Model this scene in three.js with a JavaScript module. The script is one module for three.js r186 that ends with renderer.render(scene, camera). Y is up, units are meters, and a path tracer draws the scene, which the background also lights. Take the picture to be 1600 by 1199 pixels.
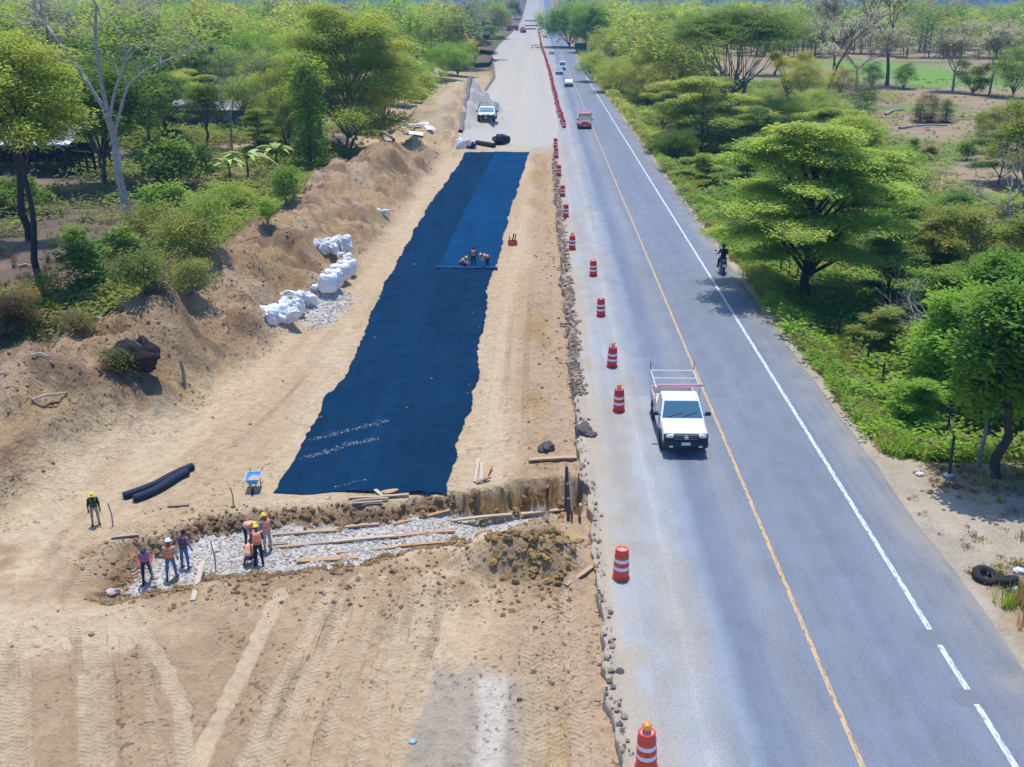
import * as THREE from 'three';
import { Sky } from 'three/addons/objects/Sky.js';
import { MarchingCubes } from 'three/addons/objects/MarchingCubes.js';
import { mergeGeometries, mergeVertices } from 'three/addons/utils/BufferGeometryUtils.js';
import { RoundedBoxGeometry } from 'three/addons/geometries/RoundedBoxGeometry.js';

// ------------------------------------------------------------------ camera, sky, sun, exposure
const scene = new THREE.Scene();
const CAM_H = 17, PITCH = 0.357400, YAW = 0.025171, FOCAL = 1600;   // focal length in pixels of a 1600 x 1199 frame
const camera = new THREE.PerspectiveCamera(2 * Math.atan(599.5 / FOCAL) * 180 / Math.PI, 1600 / 1199, 0.5, 12000);
camera.position.set(0, CAM_H, 0);
camera.rotation.set(-PITCH, YAW, 0, 'YXZ');
scene.add(camera);

const SUN = new THREE.Vector3(0.0, 1, -0.22).normalize();
const sky = new Sky();
sky.name = 'sky';
sky.scale.setScalar(10000);
sky.userData.kind = 'structure';
Object.assign(sky.material.uniforms.turbidity, { value: 3 });
sky.material.uniforms.rayleigh.value = 1.0;
sky.material.uniforms.mieCoefficient.value = 0.005;
sky.material.uniforms.mieDirectionalG.value = 0.8;
sky.material.uniforms.sunPosition.value.copy(SUN);
scene.add(sky);
scene.environmentIntensity = 0.2;
const sun = new THREE.DirectionalLight(new THREE.Color().setRGB(1, 0.955, 0.865), 4.6);
sun.position.copy(SUN).multiplyScalar(300).add(new THREE.Vector3(0, 0, -80));
sun.target.position.set(0, 0, -80);
sun.castShadow = true;
sun.shadow.mapSize.set(4096, 4096);
Object.assign(sun.shadow.camera, { left: -120, right: 120, top: 120, bottom: -120, near: 1, far: 700 });
scene.add(sun, sun.target);
scene.fog = new THREE.FogExp2(new THREE.Color().setRGB(0.16, 0.46, 1.0), 0.00030);

const renderer = new THREE.WebGLRenderer({ antialias: true });
renderer.setSize(1024, 767);
renderer.toneMapping = THREE.LinearToneMapping;
renderer.toneMappingExposure = 1.0;
renderer.shadowMap.enabled = true;

// ------------------------------------------------------------------ small helpers
const V = (x, y, z) => new THREE.Vector3(x, y, z);
const clamp = THREE.MathUtils.clamp, lerp = THREE.MathUtils.lerp;
const S = (a, b, x) => { const t = clamp((x - a) / (b - a), 0, 1); return t * t * (3 - 2 * t); };
const rngOf = (seed) => { let s = (seed * 2654435761) >>> 0 || 1; return () => { s = (s + 0x6d2b79f5) | 0; let t = Math.imul(s ^ (s >>> 15), 1 | s); t = (t + Math.imul(t ^ (t >>> 7), 61 | t)) ^ t; return ((t ^ (t >>> 14)) >>> 0) / 4294967296; }; };
function hash(ix, iy, s) { let h = Math.imul(ix, 374761393) ^ Math.imul(iy, 668265263) ^ Math.imul(s, 1274126177); h = Math.imul(h ^ (h >>> 13), 1274126177); return ((h ^ (h >>> 16)) >>> 0) / 4294967296; }
function noise(x, y, s = 0) {
  const ix = Math.floor(x), iy = Math.floor(y); let fx = x - ix, fy = y - iy;
  fx = fx * fx * (3 - 2 * fx); fy = fy * fy * (3 - 2 * fy);
  const a = hash(ix, iy, s), b = hash(ix + 1, iy, s), c = hash(ix, iy + 1, s), d = hash(ix + 1, iy + 1, s);
  return a + (b - a) * fx + (c - a + (a - b - c + d) * fx) * fy;
}
function fbm(x, y, o, s = 0) { let v = 0, a = 0.5, n = 0; for (let i = 0; i < o; i++) { v += a * noise(x, y, s + i * 17); n += a; a *= 0.5; x = x * 2.03 + 3.1; y = y * 2.03 - 1.7; } return v / n; }
const table = (pts, x) => { if (x <= pts[0][0]) return pts[0][1]; for (let i = 1; i < pts.length; i++) if (x <= pts[i][0]) return lerp(pts[i - 1][1], pts[i][1], (x - pts[i - 1][0]) / (pts[i][0] - pts[i - 1][0])); return pts[pts.length - 1][1]; };
const lin = (r, g, b) => new THREE.Color().setRGB(r, g, b);

// where a sight line from the surveyor's position (the drone) meets a level plane, in metres
function spot(px, py, h = 0) {
  const u = (px - 800) / FOCAL, v = -(py - 599.5) / FOCAL;
  const y = v * Math.cos(PITCH) - Math.sin(PITCH), z = -Math.cos(PITCH) - v * Math.sin(PITCH);
  const X = u * Math.cos(YAW) + z * Math.sin(YAW), Z = -u * Math.sin(YAW) + z * Math.cos(YAW), t = (h - CAM_H) / y;
  return V(X * t, h, Z * t);
}
// height above the plain of a sight line where it passes the distance of p
function heightAt(px, py, p) { const a = spot(px, py, 0), k = Math.hypot(p.x, p.z) / Math.hypot(a.x, a.z); return CAM_H * (1 - k); }
const metres = (px, p) => px / FOCAL * (Math.hypot(p.x, p.z) * Math.cos(PITCH) + (CAM_H - p.y) * Math.sin(PITCH));

const used = new Map();
const numbered = (name) => { const n = used.get(name) || 0; used.set(name, n + 1); return n ? `${name}_${String(n).padStart(3, '0')}` : name; };
function tag(o, label, category, group, kind) { if (label) o.userData.label = label; if (category) o.userData.category = category; if (group) o.userData.group = group; if (kind) o.userData.kind = kind; return o; }
function thing(name, p, turn, label, category, group) { const o = new THREE.Group(); o.name = numbered(name); o.position.copy(p); o.rotation.y = turn || 0; scene.add(o); return tag(o, label, category, group); }
function part(name, geo, mat, parent) { const m = new THREE.Mesh(geo, mat); m.name = name; m.castShadow = m.receiveShadow = true; parent.add(m); return m; }
function solo(name, geo, mat, label, category, group) { const m = new THREE.Mesh(geo, mat); m.name = numbered(name); m.castShadow = m.receiveShadow = true; scene.add(m); return tag(m, label, category, group); }
function struct(name, geo, mat) { const m = solo(name, geo, mat); m.userData.kind = 'structure'; return m; }
const moved = (g, x = 0, y = 0, z = 0, rx = 0, ry = 0, rz = 0) => { g.applyMatrix4(new THREE.Matrix4().compose(V(x, y, z), new THREE.Quaternion().setFromEuler(new THREE.Euler(rx, ry, rz)), V(1, 1, 1))); return g; };
const strip = (g) => { g = g.index ? g.toNonIndexed() : g; for (const k of Object.keys(g.attributes)) if (!['position', 'normal', 'uv'].includes(k)) g.deleteAttribute(k); if (!g.attributes.uv) g.setAttribute('uv', new THREE.BufferAttribute(new Float32Array(g.attributes.position.count * 2), 2)); return g; };
const merge = (list) => mergeGeometries(list.map(strip));
const box = (w, h, d, x, y, z, r = 0.01, rx, ry, rz) => moved(r > 0 ? new RoundedBoxGeometry(w, h, d, 2, Math.min(r, w * 0.45, h * 0.45, d * 0.45)) : new THREE.BoxGeometry(w, h, d), x, y, z, rx, ry, rz);
const bar = (a, b, r, n = 6, r2 = r) => { const d = b.clone().sub(a), g = new THREE.CylinderGeometry(r2, r, d.length(), n); g.applyQuaternion(new THREE.Quaternion().setFromUnitVectors(V(0, 1, 0), d.normalize())); g.translate((a.x + b.x) / 2, (a.y + b.y) / 2, (a.z + b.z) / 2); return g; };
const std = (c, rough = 0.8, o = {}) => new THREE.MeshStandardMaterial({ color: c, roughness: rough, ...o });
const phys = (c, rough = 0.8, o = {}) => new THREE.MeshPhysicalMaterial({ color: c, roughness: rough, ...o });

function dataTex(w, h, fn, srgb = true, wrap = THREE.RepeatWrapping) {   // fn(i, j) gives linear r, g, b in 0..1
  const d = new Uint8Array(w * h * 4), enc = (c) => Math.round(255 * (srgb ? (c <= 0.0031308 ? 12.92 * c : 1.055 * Math.pow(c, 1 / 2.4) - 0.055) : c));
  for (let j = 0, o = 0; j < h; j++) for (let i = 0; i < w; i++, o += 4) { const c = fn(i, j); d[o] = enc(clamp(c[0], 0, 1)); d[o + 1] = enc(clamp(c[1], 0, 1)); d[o + 2] = enc(clamp(c[2], 0, 1)); d[o + 3] = 255; }
  return asTex(d, w, h, srgb, wrap);
}
function asTex(d, w, h, srgb, wrap) { const t = new THREE.DataTexture(d, w, h); t.magFilter = THREE.LinearFilter; t.minFilter = THREE.LinearMipmapLinearFilter; t.generateMipmaps = true; t.wrapS = t.wrapT = wrap; if (srgb) t.colorSpace = THREE.SRGBColorSpace; t.needsUpdate = true; return t; }
// noise that repeats every n cells
const pnoise = (x, y, n, s) => { const ix = Math.floor(x), iy = Math.floor(y); let fx = x - ix, fy = y - iy; fx = fx * fx * (3 - 2 * fx); fy = fy * fy * (3 - 2 * fy); const m = (k) => ((k % n) + n) % n; const a = hash(m(ix), m(iy), s), b = hash(m(ix + 1), m(iy), s), c = hash(m(ix), m(iy + 1), s), d = hash(m(ix + 1), m(iy + 1), s); return a + (b - a) * fx + (c - a + (a - b - c + d) * fx) * fy; };
const pfbm = (u, v, n, o, s) => { let a = 0.5, r = 0, t = 0; for (let i = 0; i < o; i++) { r += a * pnoise(u * n, v * n, n, s + i); t += a; a *= 0.55; n *= 2; } return r / t; };

// ------------------------------------------------------------------ the lie of the land
const FOOT = [[30, -20], [34, -19.4], [37, -18.4], [42, -16], [50, -14.3], [63, -12.8], [88, -11.8], [115, -11.2], [135, -12.5]];
const footX = (d) => table(FOOT, d) + (noise(d * 0.35, 3.3, 5) - 0.5) * 0.9;
const gravelL = (d) => table([[118, -9.6], [128, -10.2], [150, -10.6], [200, -10.8], [255, -10.4], [310, -13], [370, -16], [460, -16.5], [900, -14]], d);
const gravelR = (d) => table([[118, 1.2], [150, 2.6], [230, 2.2], [330, 1.6], [430, 0.6], [680, -0.6], [900, -0.6]], d);
const roadL = (d) => table([[10, 2.05], [28, 2.0], [35, 1.9], [40, 1.75], [48, 1.75], [66, 1.75], [90, 1.7], [118, 1.7], [140, 2.6], [150, 3.0], [230, 2.6], [330, 2.0], [430, 1.0], [680, -0.2], [3000, -0.2]], d);
const hill = (d) => S(700, 1500, d) * 24;
const HEAPS = [];   // x, z, height, radius x, radius z
for (const [px, py, a, rx, rz] of [
  [60, 690, 1.5, 3.2, 3.0], [20, 640, 1.3, 4, 3], [185, 575, 1.9, 3.4, 3.6], [285, 560, 1.0, 2.0, 2.0], [330, 490, 2.1, 3.6, 4.2], [400, 445, 1.1, 2.6, 4.0], [430, 395, 2.0, 3.6, 5.0], [490, 345, 1.5, 3.2, 5],
  [520, 305, 2.0, 3.6, 6.5], [580, 280, 1.2, 3, 6], [610, 262, 1.6, 3.0, 6], [655, 245, 0.9, 2.4, 5], [702, 182, 5.2, 6.0, 15], [728, 172, 2.4, 4, 10], [660, 196, 1.0, 5, 9],
  [820, 866, 0.85, 1.9, 1.0], [872, 862, 0.6, 0.8, 0.8], [760, 870, 0.5, 1.1, 0.9], [700, 900, 0.3, 1.4, 1.2], [640, 800, 0.2, 1.2, 0.6], [250, 800, 0.16, 1.6, 0.5], [500, 805, 0.18, 2, 0.6], [690, 965, 0.18, 1.2, 1.5], [845, 990, 0.14, 1, 2],
]) { const p = spot(px, py, 0); HEAPS.push([p.x, p.z, a, rx, rz]); }
{ const R = rngOf(404); for (let i = 0; i < 95; i++) { const d = 33 * Math.pow(128 / 33, R()), q = 0.5 + 1.1 * R(); HEAPS.push([table(FOOT, d) - 0.8 - 8.5 * R(), -d, (0.14 + 0.34 * R()) * q, q * (0.8 + 0.5 * R()), q * (0.8 + 0.6 * R())]); } }
const trFloor = (x) => lerp(-1.15, -1.85, S(-4.2, -1.6, x));
const TR = [[232, 880, 926], [300, 842, 914], [350, 836, 900], [420, 828, 890], [560, 830, 880], [720, 818, 850], [830, 806, 830], [893, 802, 818]].map(([x, a, b]) => { const f = trFloor((x - 843) * 0.0215), p = spot(x, a, f), q = spot(x, b, f); return { x: (p.x + q.x) / 2, zn: p.z, zs: q.z }; });
function trench(x, z) {   // 1 on the floor, 0 outside
  const a = TR[0], b = TR[TR.length - 1];
  let i = 1; while (i < TR.length - 1 && x > TR[i].x) i++;
  const t = clamp((x - TR[i - 1].x) / (TR[i].x - TR[i - 1].x), 0, 1), zn = lerp(TR[i - 1].zn, TR[i].zn, t), zs = lerp(TR[i - 1].zs, TR[i].zs, t);
  const w = (noise(x * 1.7, z * 1.7, 31) - 0.5) * 0.5 + (noise(x * 5, z * 5, 32) - 0.5) * 0.22, right = S(-3.4, -2.0, x);
  const north = 1 - S(0, lerp(0.8, 0.38, right), zn - z + w), south = 1 - S(0, 2.0, z - zs + w * 1.3);
  return north * south * S(-2.7, 0, x - a.x + w) * (1 - S(b.x + 0.18, b.x + 0.42, x));
}
function bedMask(x, z) { const d = -z, f = footX(d); return S(f - 1.8, f + 0.6, x) * (1 - S(129, 137, d)); }
function H(x, z) {
  const d = -z;
  const rough = fbm(x * 0.12, z * 0.12, 3, 7) - 0.5;
  let nat = rough * (x > 0 ? 1.2 : 0.9);
  const rl = roadL(d);
  if (x > 0) {                                   // verge and ditch right of the carriageway
    const turn = S(-41, -36, z) * (1 - S(-24, -19, z) * 0);
    const dip = S(13.6, 16.5, x) * (1 - turn * (1 - S(19, 26, x)));
    nat = -0.03 + dip * (-1.15 + rough * 1.4) + S(24, 60, x) * 0.9;
  } else nat += -0.1 + S(-60, -120, x) * 1.2;
  let h = nat;
  const bed = -0.55 + (fbm(x * 0.3, z * 0.3, 2, 9) - 0.5) * 0.10 + S(-34, -24, z) * 0.12;
  if (x < rl + 0.3) {
    const m = bedMask(x, z);
    h = lerp(h, bed, m);
    if (d > 112) {                                // the dirt ramp up to the gravel base course, and its side slope
      const gl = gravelL(d), gm = S(gl - 1.6, gl - 0.05, x), up = S(118, 131, d);
      const low = lerp(nat, -1.5 + rough, S(gl - 26, gl - 4, x) * (1 - S(330, 480, d)));
      if (d > 131) h = lerp(low, -0.12, gm); else h = lerp(h, lerp(bed, -0.12, up), gm);
    }
    if (d > 30 && d < 140 && x < -8) {             // the spoil berm
      const c = footX(d) - 5.2, t = (x - c) / (x > c ? 4.6 : 4.2);
      h += Math.max(0, 1 - t * t) * (0.55 + 0.55 * noise(d * 0.16, 1.5, 41)) * S(30, 36, d) * (1 - S(125, 140, d)) * (0.75 + 0.5 * fbm(x * 0.6, z * 0.6, 3, 42));
    }
    for (const q of HEAPS) {
      const a = (x - q[0]) / q[3], b = (z - q[1]) / q[4], r2 = a * a + b * b;
      if (r2 < 6) { const r = Math.sqrt(r2) * (0.8 + 0.4 * noise(x * 0.7, z * 0.7, 44)); h += q[2] * (r < 1.6 ? (1 - r / 1.6) * (1 - r / 1.6) * (1 + r / 0.8) : 0); }
    }
    const spoil = (1 - S(footX(d) - 1.2, footX(d) + 0.8, x)) * S(footX(d) - 12, footX(d) - 9, x) * S(30, 34, d) * (1 - S(128, 145, d));
    if (spoil > 0) h += spoil * ((fbm(x * 0.9, z * 0.9, 4, 51) - 0.5) * 1.15 + Math.abs(noise(x * 0.55, z * 0.55, 58) - 0.5) * 0.7 - 0.15 + (noise(x * 3.1, z * 3.1, 52) - 0.5) * 0.22);
    if (d > 17 && d < 42) {
      const near = (1 - S(36, 41, d)) * S(-1.6, -0.4, x) * 0 + S(-1.5, 0.5, x) * (1 - S(1.4, 1.7, x));
      h += near * ((fbm(x * 1.3, z * 1.3, 3, 53) - 0.5) * 0.28);
      const clod = S(-26.2, -28.4, z) * (1 - S(-33.5, -34.2, z)) * S(-15, -12, x);
      h += clod * ((fbm(x * 1.6, z * 1.6, 4, 54) - 0.5) * 0.34);
      const t = trench(x, z);
      if (t > 0) h = lerp(h, trFloor(x) + (noise(x * 2, z * 2, 55) - 0.5) * 0.16, t);
    }
    if (d <= 131) h += S(0.2, 0.9, x) * (fbm(x * 0.8, z * 0.5, 3, 57) - 0.5) * 0.22;
  }
  if (x > rl - 0.05 && x < 13.6) h = Math.min(h, -0.06);
  h += hill(d) * (1 - S(30, 80, Math.abs(x - 5)));
  return h;
}
function onLand(px, py, lift = 0) {   // where a sight line first meets the land
  let hi = 7, lo = 7; for (; lo > -4; lo -= 0.1) { const p = spot(px, py, lo); if (H(p.x, p.z) >= lo) break; hi = lo; }
  for (let i = 0; i < 10; i++) { const m = (lo + hi) / 2, p = spot(px, py, m); if (H(p.x, p.z) >= m) lo = m; else hi = m; }
  const p = spot(px, py, lo); p.y = H(p.x, p.z) + lift; return p;
}

// ------------------------------------------------------------------ soil colours (the soil's own colour, dry and moist, dust, litter, stone)
const C = { tan: [0.415, 0.286, 0.158], dust: [0.486, 0.360, 0.217], brown: [0.278, 0.176, 0.087], dark: [0.166, 0.097, 0.047], ochre: [0.332, 0.203, 0.067], pink: [0.382, 0.255, 0.150], gravel: [0.415, 0.381, 0.327], white: [0.52, 0.485, 0.42], litter: [0.135, 0.092, 0.062], straw: [0.299, 0.207, 0.100], grass: [0.10, 0.15, 0.03], lush: [0.15, 0.27, 0.03], old: [0.265, 0.215, 0.154], field: [0.307, 0.223, 0.137] };
const mix3 = (a, b, t) => [a[0] + (b[0] - a[0]) * t, a[1] + (b[1] - a[1]) * t, a[2] + (b[2] - a[2]) * t];
const LITE = [];   // pale tracks and dusty wheel paths: [points, half width, strength, tread]
const trackAt = (pts, hw, s, tread, dark) => LITE.push({ dark, p: pts.map(([x, y]) => spot(x, y, -0.5)), hw, s, tread });
function soil(x, z) {
  const d = -z, n1 = fbm(x * 0.22, z * 0.22, 3, 71), n2 = fbm(x * 0.9, z * 0.9, 3, 72);
  let c;
  if (x > 0.9 && !(d > 124 && x < roadL(d) + 0.6)) {
    c = mix3(C.field, C.straw, S(0.4, 0.7, n1));
    c = mix3(c, C.grass, S(0.56, 0.68, fbm(x * 0.07, z * 0.07, 3, 73)) * 0.7 * S(20, 26, x));
    c = mix3(c, C.lush, S(222, 234, d) * (1 - S(320, 345, d)) * S(74, 84, x + (n1 - 0.5) * 14) * (1 - S(106, 118, x + (n1 - 0.5) * 14)) * S(0.25, 0.4, noise(x * 0.03, z * 0.02, 80) + 0.15));
    c = mix3(c, C.litter, (1 - S(26, 34, x)) * S(14.5, 16, x) * 0.55 * (1 - S(200, 260, d)));
    c = mix3(c, [0.373, 0.303, 0.220], (1 - S(16.5, 21, x + (n1 - 0.5) * 4)) * S(-39, -36.5, z + (n2 - 0.5) * 2) * (1 - S(-30, -28.2, z + (n2 - 0.5) * 1.5 - (x - 14) * 0.25)));
    c = mix3(c, [0.357, 0.295, 0.220], (1 - S(13.6, 14.3, x + (n2 - 0.5) * 0.8)));
    c = mix3(c, C.litter, S(14.2, 14.8, x) * S(-28.9, -27.9, z + (n2 - 0.5) * 1.2) * 0.8 + 0); c = mix3(c, C.brown, S(14.6, 15.6, x - (z + 36) * -0.3) * (1 - S(-35.2, -34.2, z + (n2 - 0.5) * 1.6)) * S(-38.5, -37, z) * 0.8);
    if (x < 2.3) c = mix3(c, C.pink, 0.9);
  } else {
    const f = footX(d), b = bedMask(x, z);
    // woodland floor and yards on the left
    c = mix3(C.litter, C.straw, S(0.5, 0.72, fbm(x * 0.1, z * 0.1, 3, 74)) * 0.75);
    c = mix3(c, C.grass, S(0.54, 0.66, fbm(x * 0.13 + 9, z * 0.13, 3, 75)) * 0.6);
    const p1 = Math.hypot((x + 33) / 7, (z + 135) / 14), p2 = Math.hypot((x + 54) / 9, (z + 172) / 22);
    c = mix3(c, C.tan, (1 - S(0.6, 1.1, Math.min(p1, p2) + (n1 - 0.5) * 0.5)) * 0.9);
    const sp = S(f - 11.5, f - 8.5, x + (n1 - 0.5) * 3) * S(28, 33, d) * (1 - S(140, 160, d));
    let spoilC = mix3(mix3(C.brown, C.pink, S(0.42, 0.7, n1) * 0.8), C.tan, S(0.52, 0.78, n2) * 0.6);
    spoilC = mix3(spoilC, mix3(C.brown, C.ochre, n2), S(0.4, 0.6, fbm(x * 0.25, z * 0.25, 3, 82)) * 0.6); spoilC = mix3(spoilC, C.dark, S(0.52, 0.68, fbm(x * 0.55, z * 0.55, 4, 76)) * 0.8);
    c = mix3(c, spoilC, sp);
    // the levelled bed
    let bedC = mix3(C.tan, C.dust, S(0.3, 0.7, fbm(x * 0.5, z * 0.06, 3, 77)) * 0.9);
    const rightSide = S(-1.5, -0.1, x + (n1 - 0.5) * 1.2);
    let rc = mix3(C.pink, C.ochre, S(0.42, 0.7, fbm(x * 0.6, z * 0.18, 3, 78)) * 0.75);
    rc = mix3(rc, C.brown, S(0.55, 0.75, fbm(x * 0.9, z * 0.35, 3, 79)) * 0.45);
    bedC = mix3(bedC, rc, rightSide);
    c = mix3(c, bedC, b);
    if (d > 112) {
      const gl = gravelL(d), up = S(124, 134, d + (n2 - 0.5) * 5 + (n1 - 0.5) * 6);
      const side = S(gl - 30, gl - 16, x + (n1 - 0.5) * 8) * S(112, 130, d) * (1 - S(270, 330, d));
      c = mix3(c, mix3(C.tan, C.dust, n1), side * (1 - b) * 0.92);
      c = mix3(c, mix3([0.440, 0.394, 0.319], C.gravel, S(0.3, 0.7, fbm(x * 0.4, z * 0.02, 3, 81))), S(gl - 0.7, gl + 0.1, x + (n2 - 0.5) * 0.5) * up);
    }
    if (d < 48) {
      // foreground: moist cut ground, dusty turning area, remains of old pavement
      const fg = 1 - S(24.6, 28.6, d + (n1 - 0.5) * 3);
      c = mix3(c, mix3(C.brown, [0.357, 0.246, 0.141], S(0.3, 0.7, n1) * 0.8 + 0.2), fg * (1 - S(-7.2, -5.2, x + (d - 20) * 0.25 + (n2 - 0.5) * 1.4) * 0.75) * (1 - S(-3.2, -2.4, x + (n2 - 0.5) * 0.8)) * 0.95);
      const dustX = Math.hypot((x + 14.2) / 4.2, (z + 25.6) / 1.9);
      c = mix3(c, C.dust, (1 - S(0.5, 1.15, dustX + (n2 - 0.5) * 0.5)) * 0.9);
      const slab = S(-3.25, -3.0, x + (n2 - 0.5) * 0.5 - (d - 20) * 0.09) * (1 - S(23.6, 24.3, d + (n2 - 0.5) * 1.2)) * (1 - S(-0.6, 0.6, x + (n1 - 0.5)));
      c = mix3(c, mix3(C.old, [0.33, 0.275, 0.21], n1), slab * 0.85);
      c = mix3(c, [0.515, 0.451, 0.357], 0.75 * slab * S(-1.6, -1.25, x + (n2 - 0.5) * 0.35) * (1 - S(-0.85, -0.6, x)) * 0.9);
      const t = trench(x, z);
      if (t > 0.02) {
        const wall = t * (1 - S(0.8, 0.97, t));
        c = mix3(c, mix3(mix3(C.brown, C.dark, S(0.35, 0.6, n2) * 0.75), C.ochre, S(-3.5, -1.5, x) * 0.9), Math.min(1, t * 2.6));
        c = mix3(c, C.white, S(0.86, 0.98, t) * S(0.22, 0.4, n2 + 0.1) * (0.93 - 0.5 * wall) * (1 - 0.55 * S(-0.4, 0.8, x)));
      }
      { const hp = spot(835, 868, 0), hr = Math.hypot((x - hp.x) / 1.9, (z - hp.z) / 1.2); c = mix3(c, C.ochre, (1 - S(0.4, 1.3, hr + (n2 - 0.5) * 0.6)) * 0.7 * (1 - t)); }
      const cl = S(-26.4, -28.0, z) * (1 - S(-30.2, -31, z)) * (1 - t);
      c = mix3(c, C.brown, cl * S(0.35, 0.6, n2) * 0.75);
    }
    // pale spill of gravel beside the bulk bags
    const gp = Math.hypot((x + 12.9) / 1.9, (z + 59.5) / 4.4);
    c = mix3(c, C.white, (1 - S(0.4, 1.0, gp + (n2 - 0.5) * 0.9)) * 0.75);
    if (d > 300) c = mix3(c, mix3(C.grass, C.straw, n1), S(300, 420, d) * (1 - S(gravelL(d) - 9, gravelL(d) - 3, x)) * 0.8);
  }
  return c;
}
// tracks of wheels and crawlers over the near ground
trackAt([[700, 935], [672, 1010], [640, 1100], [615, 1199]], 0.16, 0.45, 1);
trackAt([[655, 915], [622, 1010], [585, 1110], [555, 1199]], 0.22, 0.6, 1);
trackAt([[600, 905], [565, 1010], [520, 1120], [490, 1199]], 0.20, 0.5, 1);
trackAt([[560, 905], [510, 1010], [455, 1120], [415, 1199]], 0.26, 0.85, 1);
trackAt([[520, 910], [478, 1000], [420, 1110], [385, 1199]], 0.22, 0.75, 1);
trackAt([[440, 925], [400, 1010], [345, 1120], [310, 1199]], 0.25, 0.9, 0);
trackAt([[125, 975], [140, 1060], [142, 1199]], 0.27, 0.9, 1);
trackAt([[150, 975], [165, 1060], [168, 1199]], 0.22, 0.7, 1);
trackAt([[200, 960], [255, 1040], [285, 1110], [290, 1199]], 0.22, 0.85, 1);
trackAt([[15, 1010], [18, 1100], [5, 1199]], 0.32, 0.8, 1);
trackAt([[40, 980], [32, 1060], [38, 1199]], 0.25, 0.6, 1);
trackAt([[225, 1020], [235, 1100], [250, 1199]], 0.14, 0.4, 1);
trackAt([[20, 960], [60, 880], [130, 800], [230, 720], [360, 650], [470, 570], [560, 470], [640, 360], [690, 270]], 0.9, 0.5, 0);
trackAt([[70, 940], [110, 860], [200, 770], [330, 690], [440, 610], [530, 510]], 0.35, 0.6, 1);
trackAt([[120, 920], [170, 850], [270, 765], [390, 690], [480, 600]], 0.35, 0.5, 1);
trackAt([[830, 1000], [838, 1199]], 0.3, 0.5, 1);
trackAt([[885, 930], [900, 1050], [915, 1199]], 0.28, 0.45, 1);
trackAt([[780, 560], [765, 690], [745, 760]], 0.22, 0.5, 0);
trackAt([[815, 360], [790, 480], [775, 640], [765, 740]], 0.35, 0.55, 0);
for (const q of [[[530, 935], [512, 985], [490, 1045]], [[552, 915], [540, 970]], [[605, 925], [592, 985], [570, 1060]], [[622, 915], [610, 970], [596, 1030]], [[640, 940], [632, 1000]], [[520, 1080], [500, 1150], [490, 1199]], [[692, 940], [675, 1010], [655, 1060]], [[470, 1020], [448, 1085], [430, 1150]], [[20, 1015], [22, 1080]], [[118, 990], [122, 1060]], [[178, 1000], [182, 1090], [180, 1199]], [[60, 900], [100, 830], [170, 765]], [[330, 720], [430, 640], [500, 560]], [[820, 700], [822, 560], [832, 420]], [[786, 640], [800, 480]]]) trackAt(q, 0.12, 0.95, 0, true);
trackAt([[850, 930], [862, 1060], [872, 1199]], 0.2, 0.5, 1);

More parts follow.
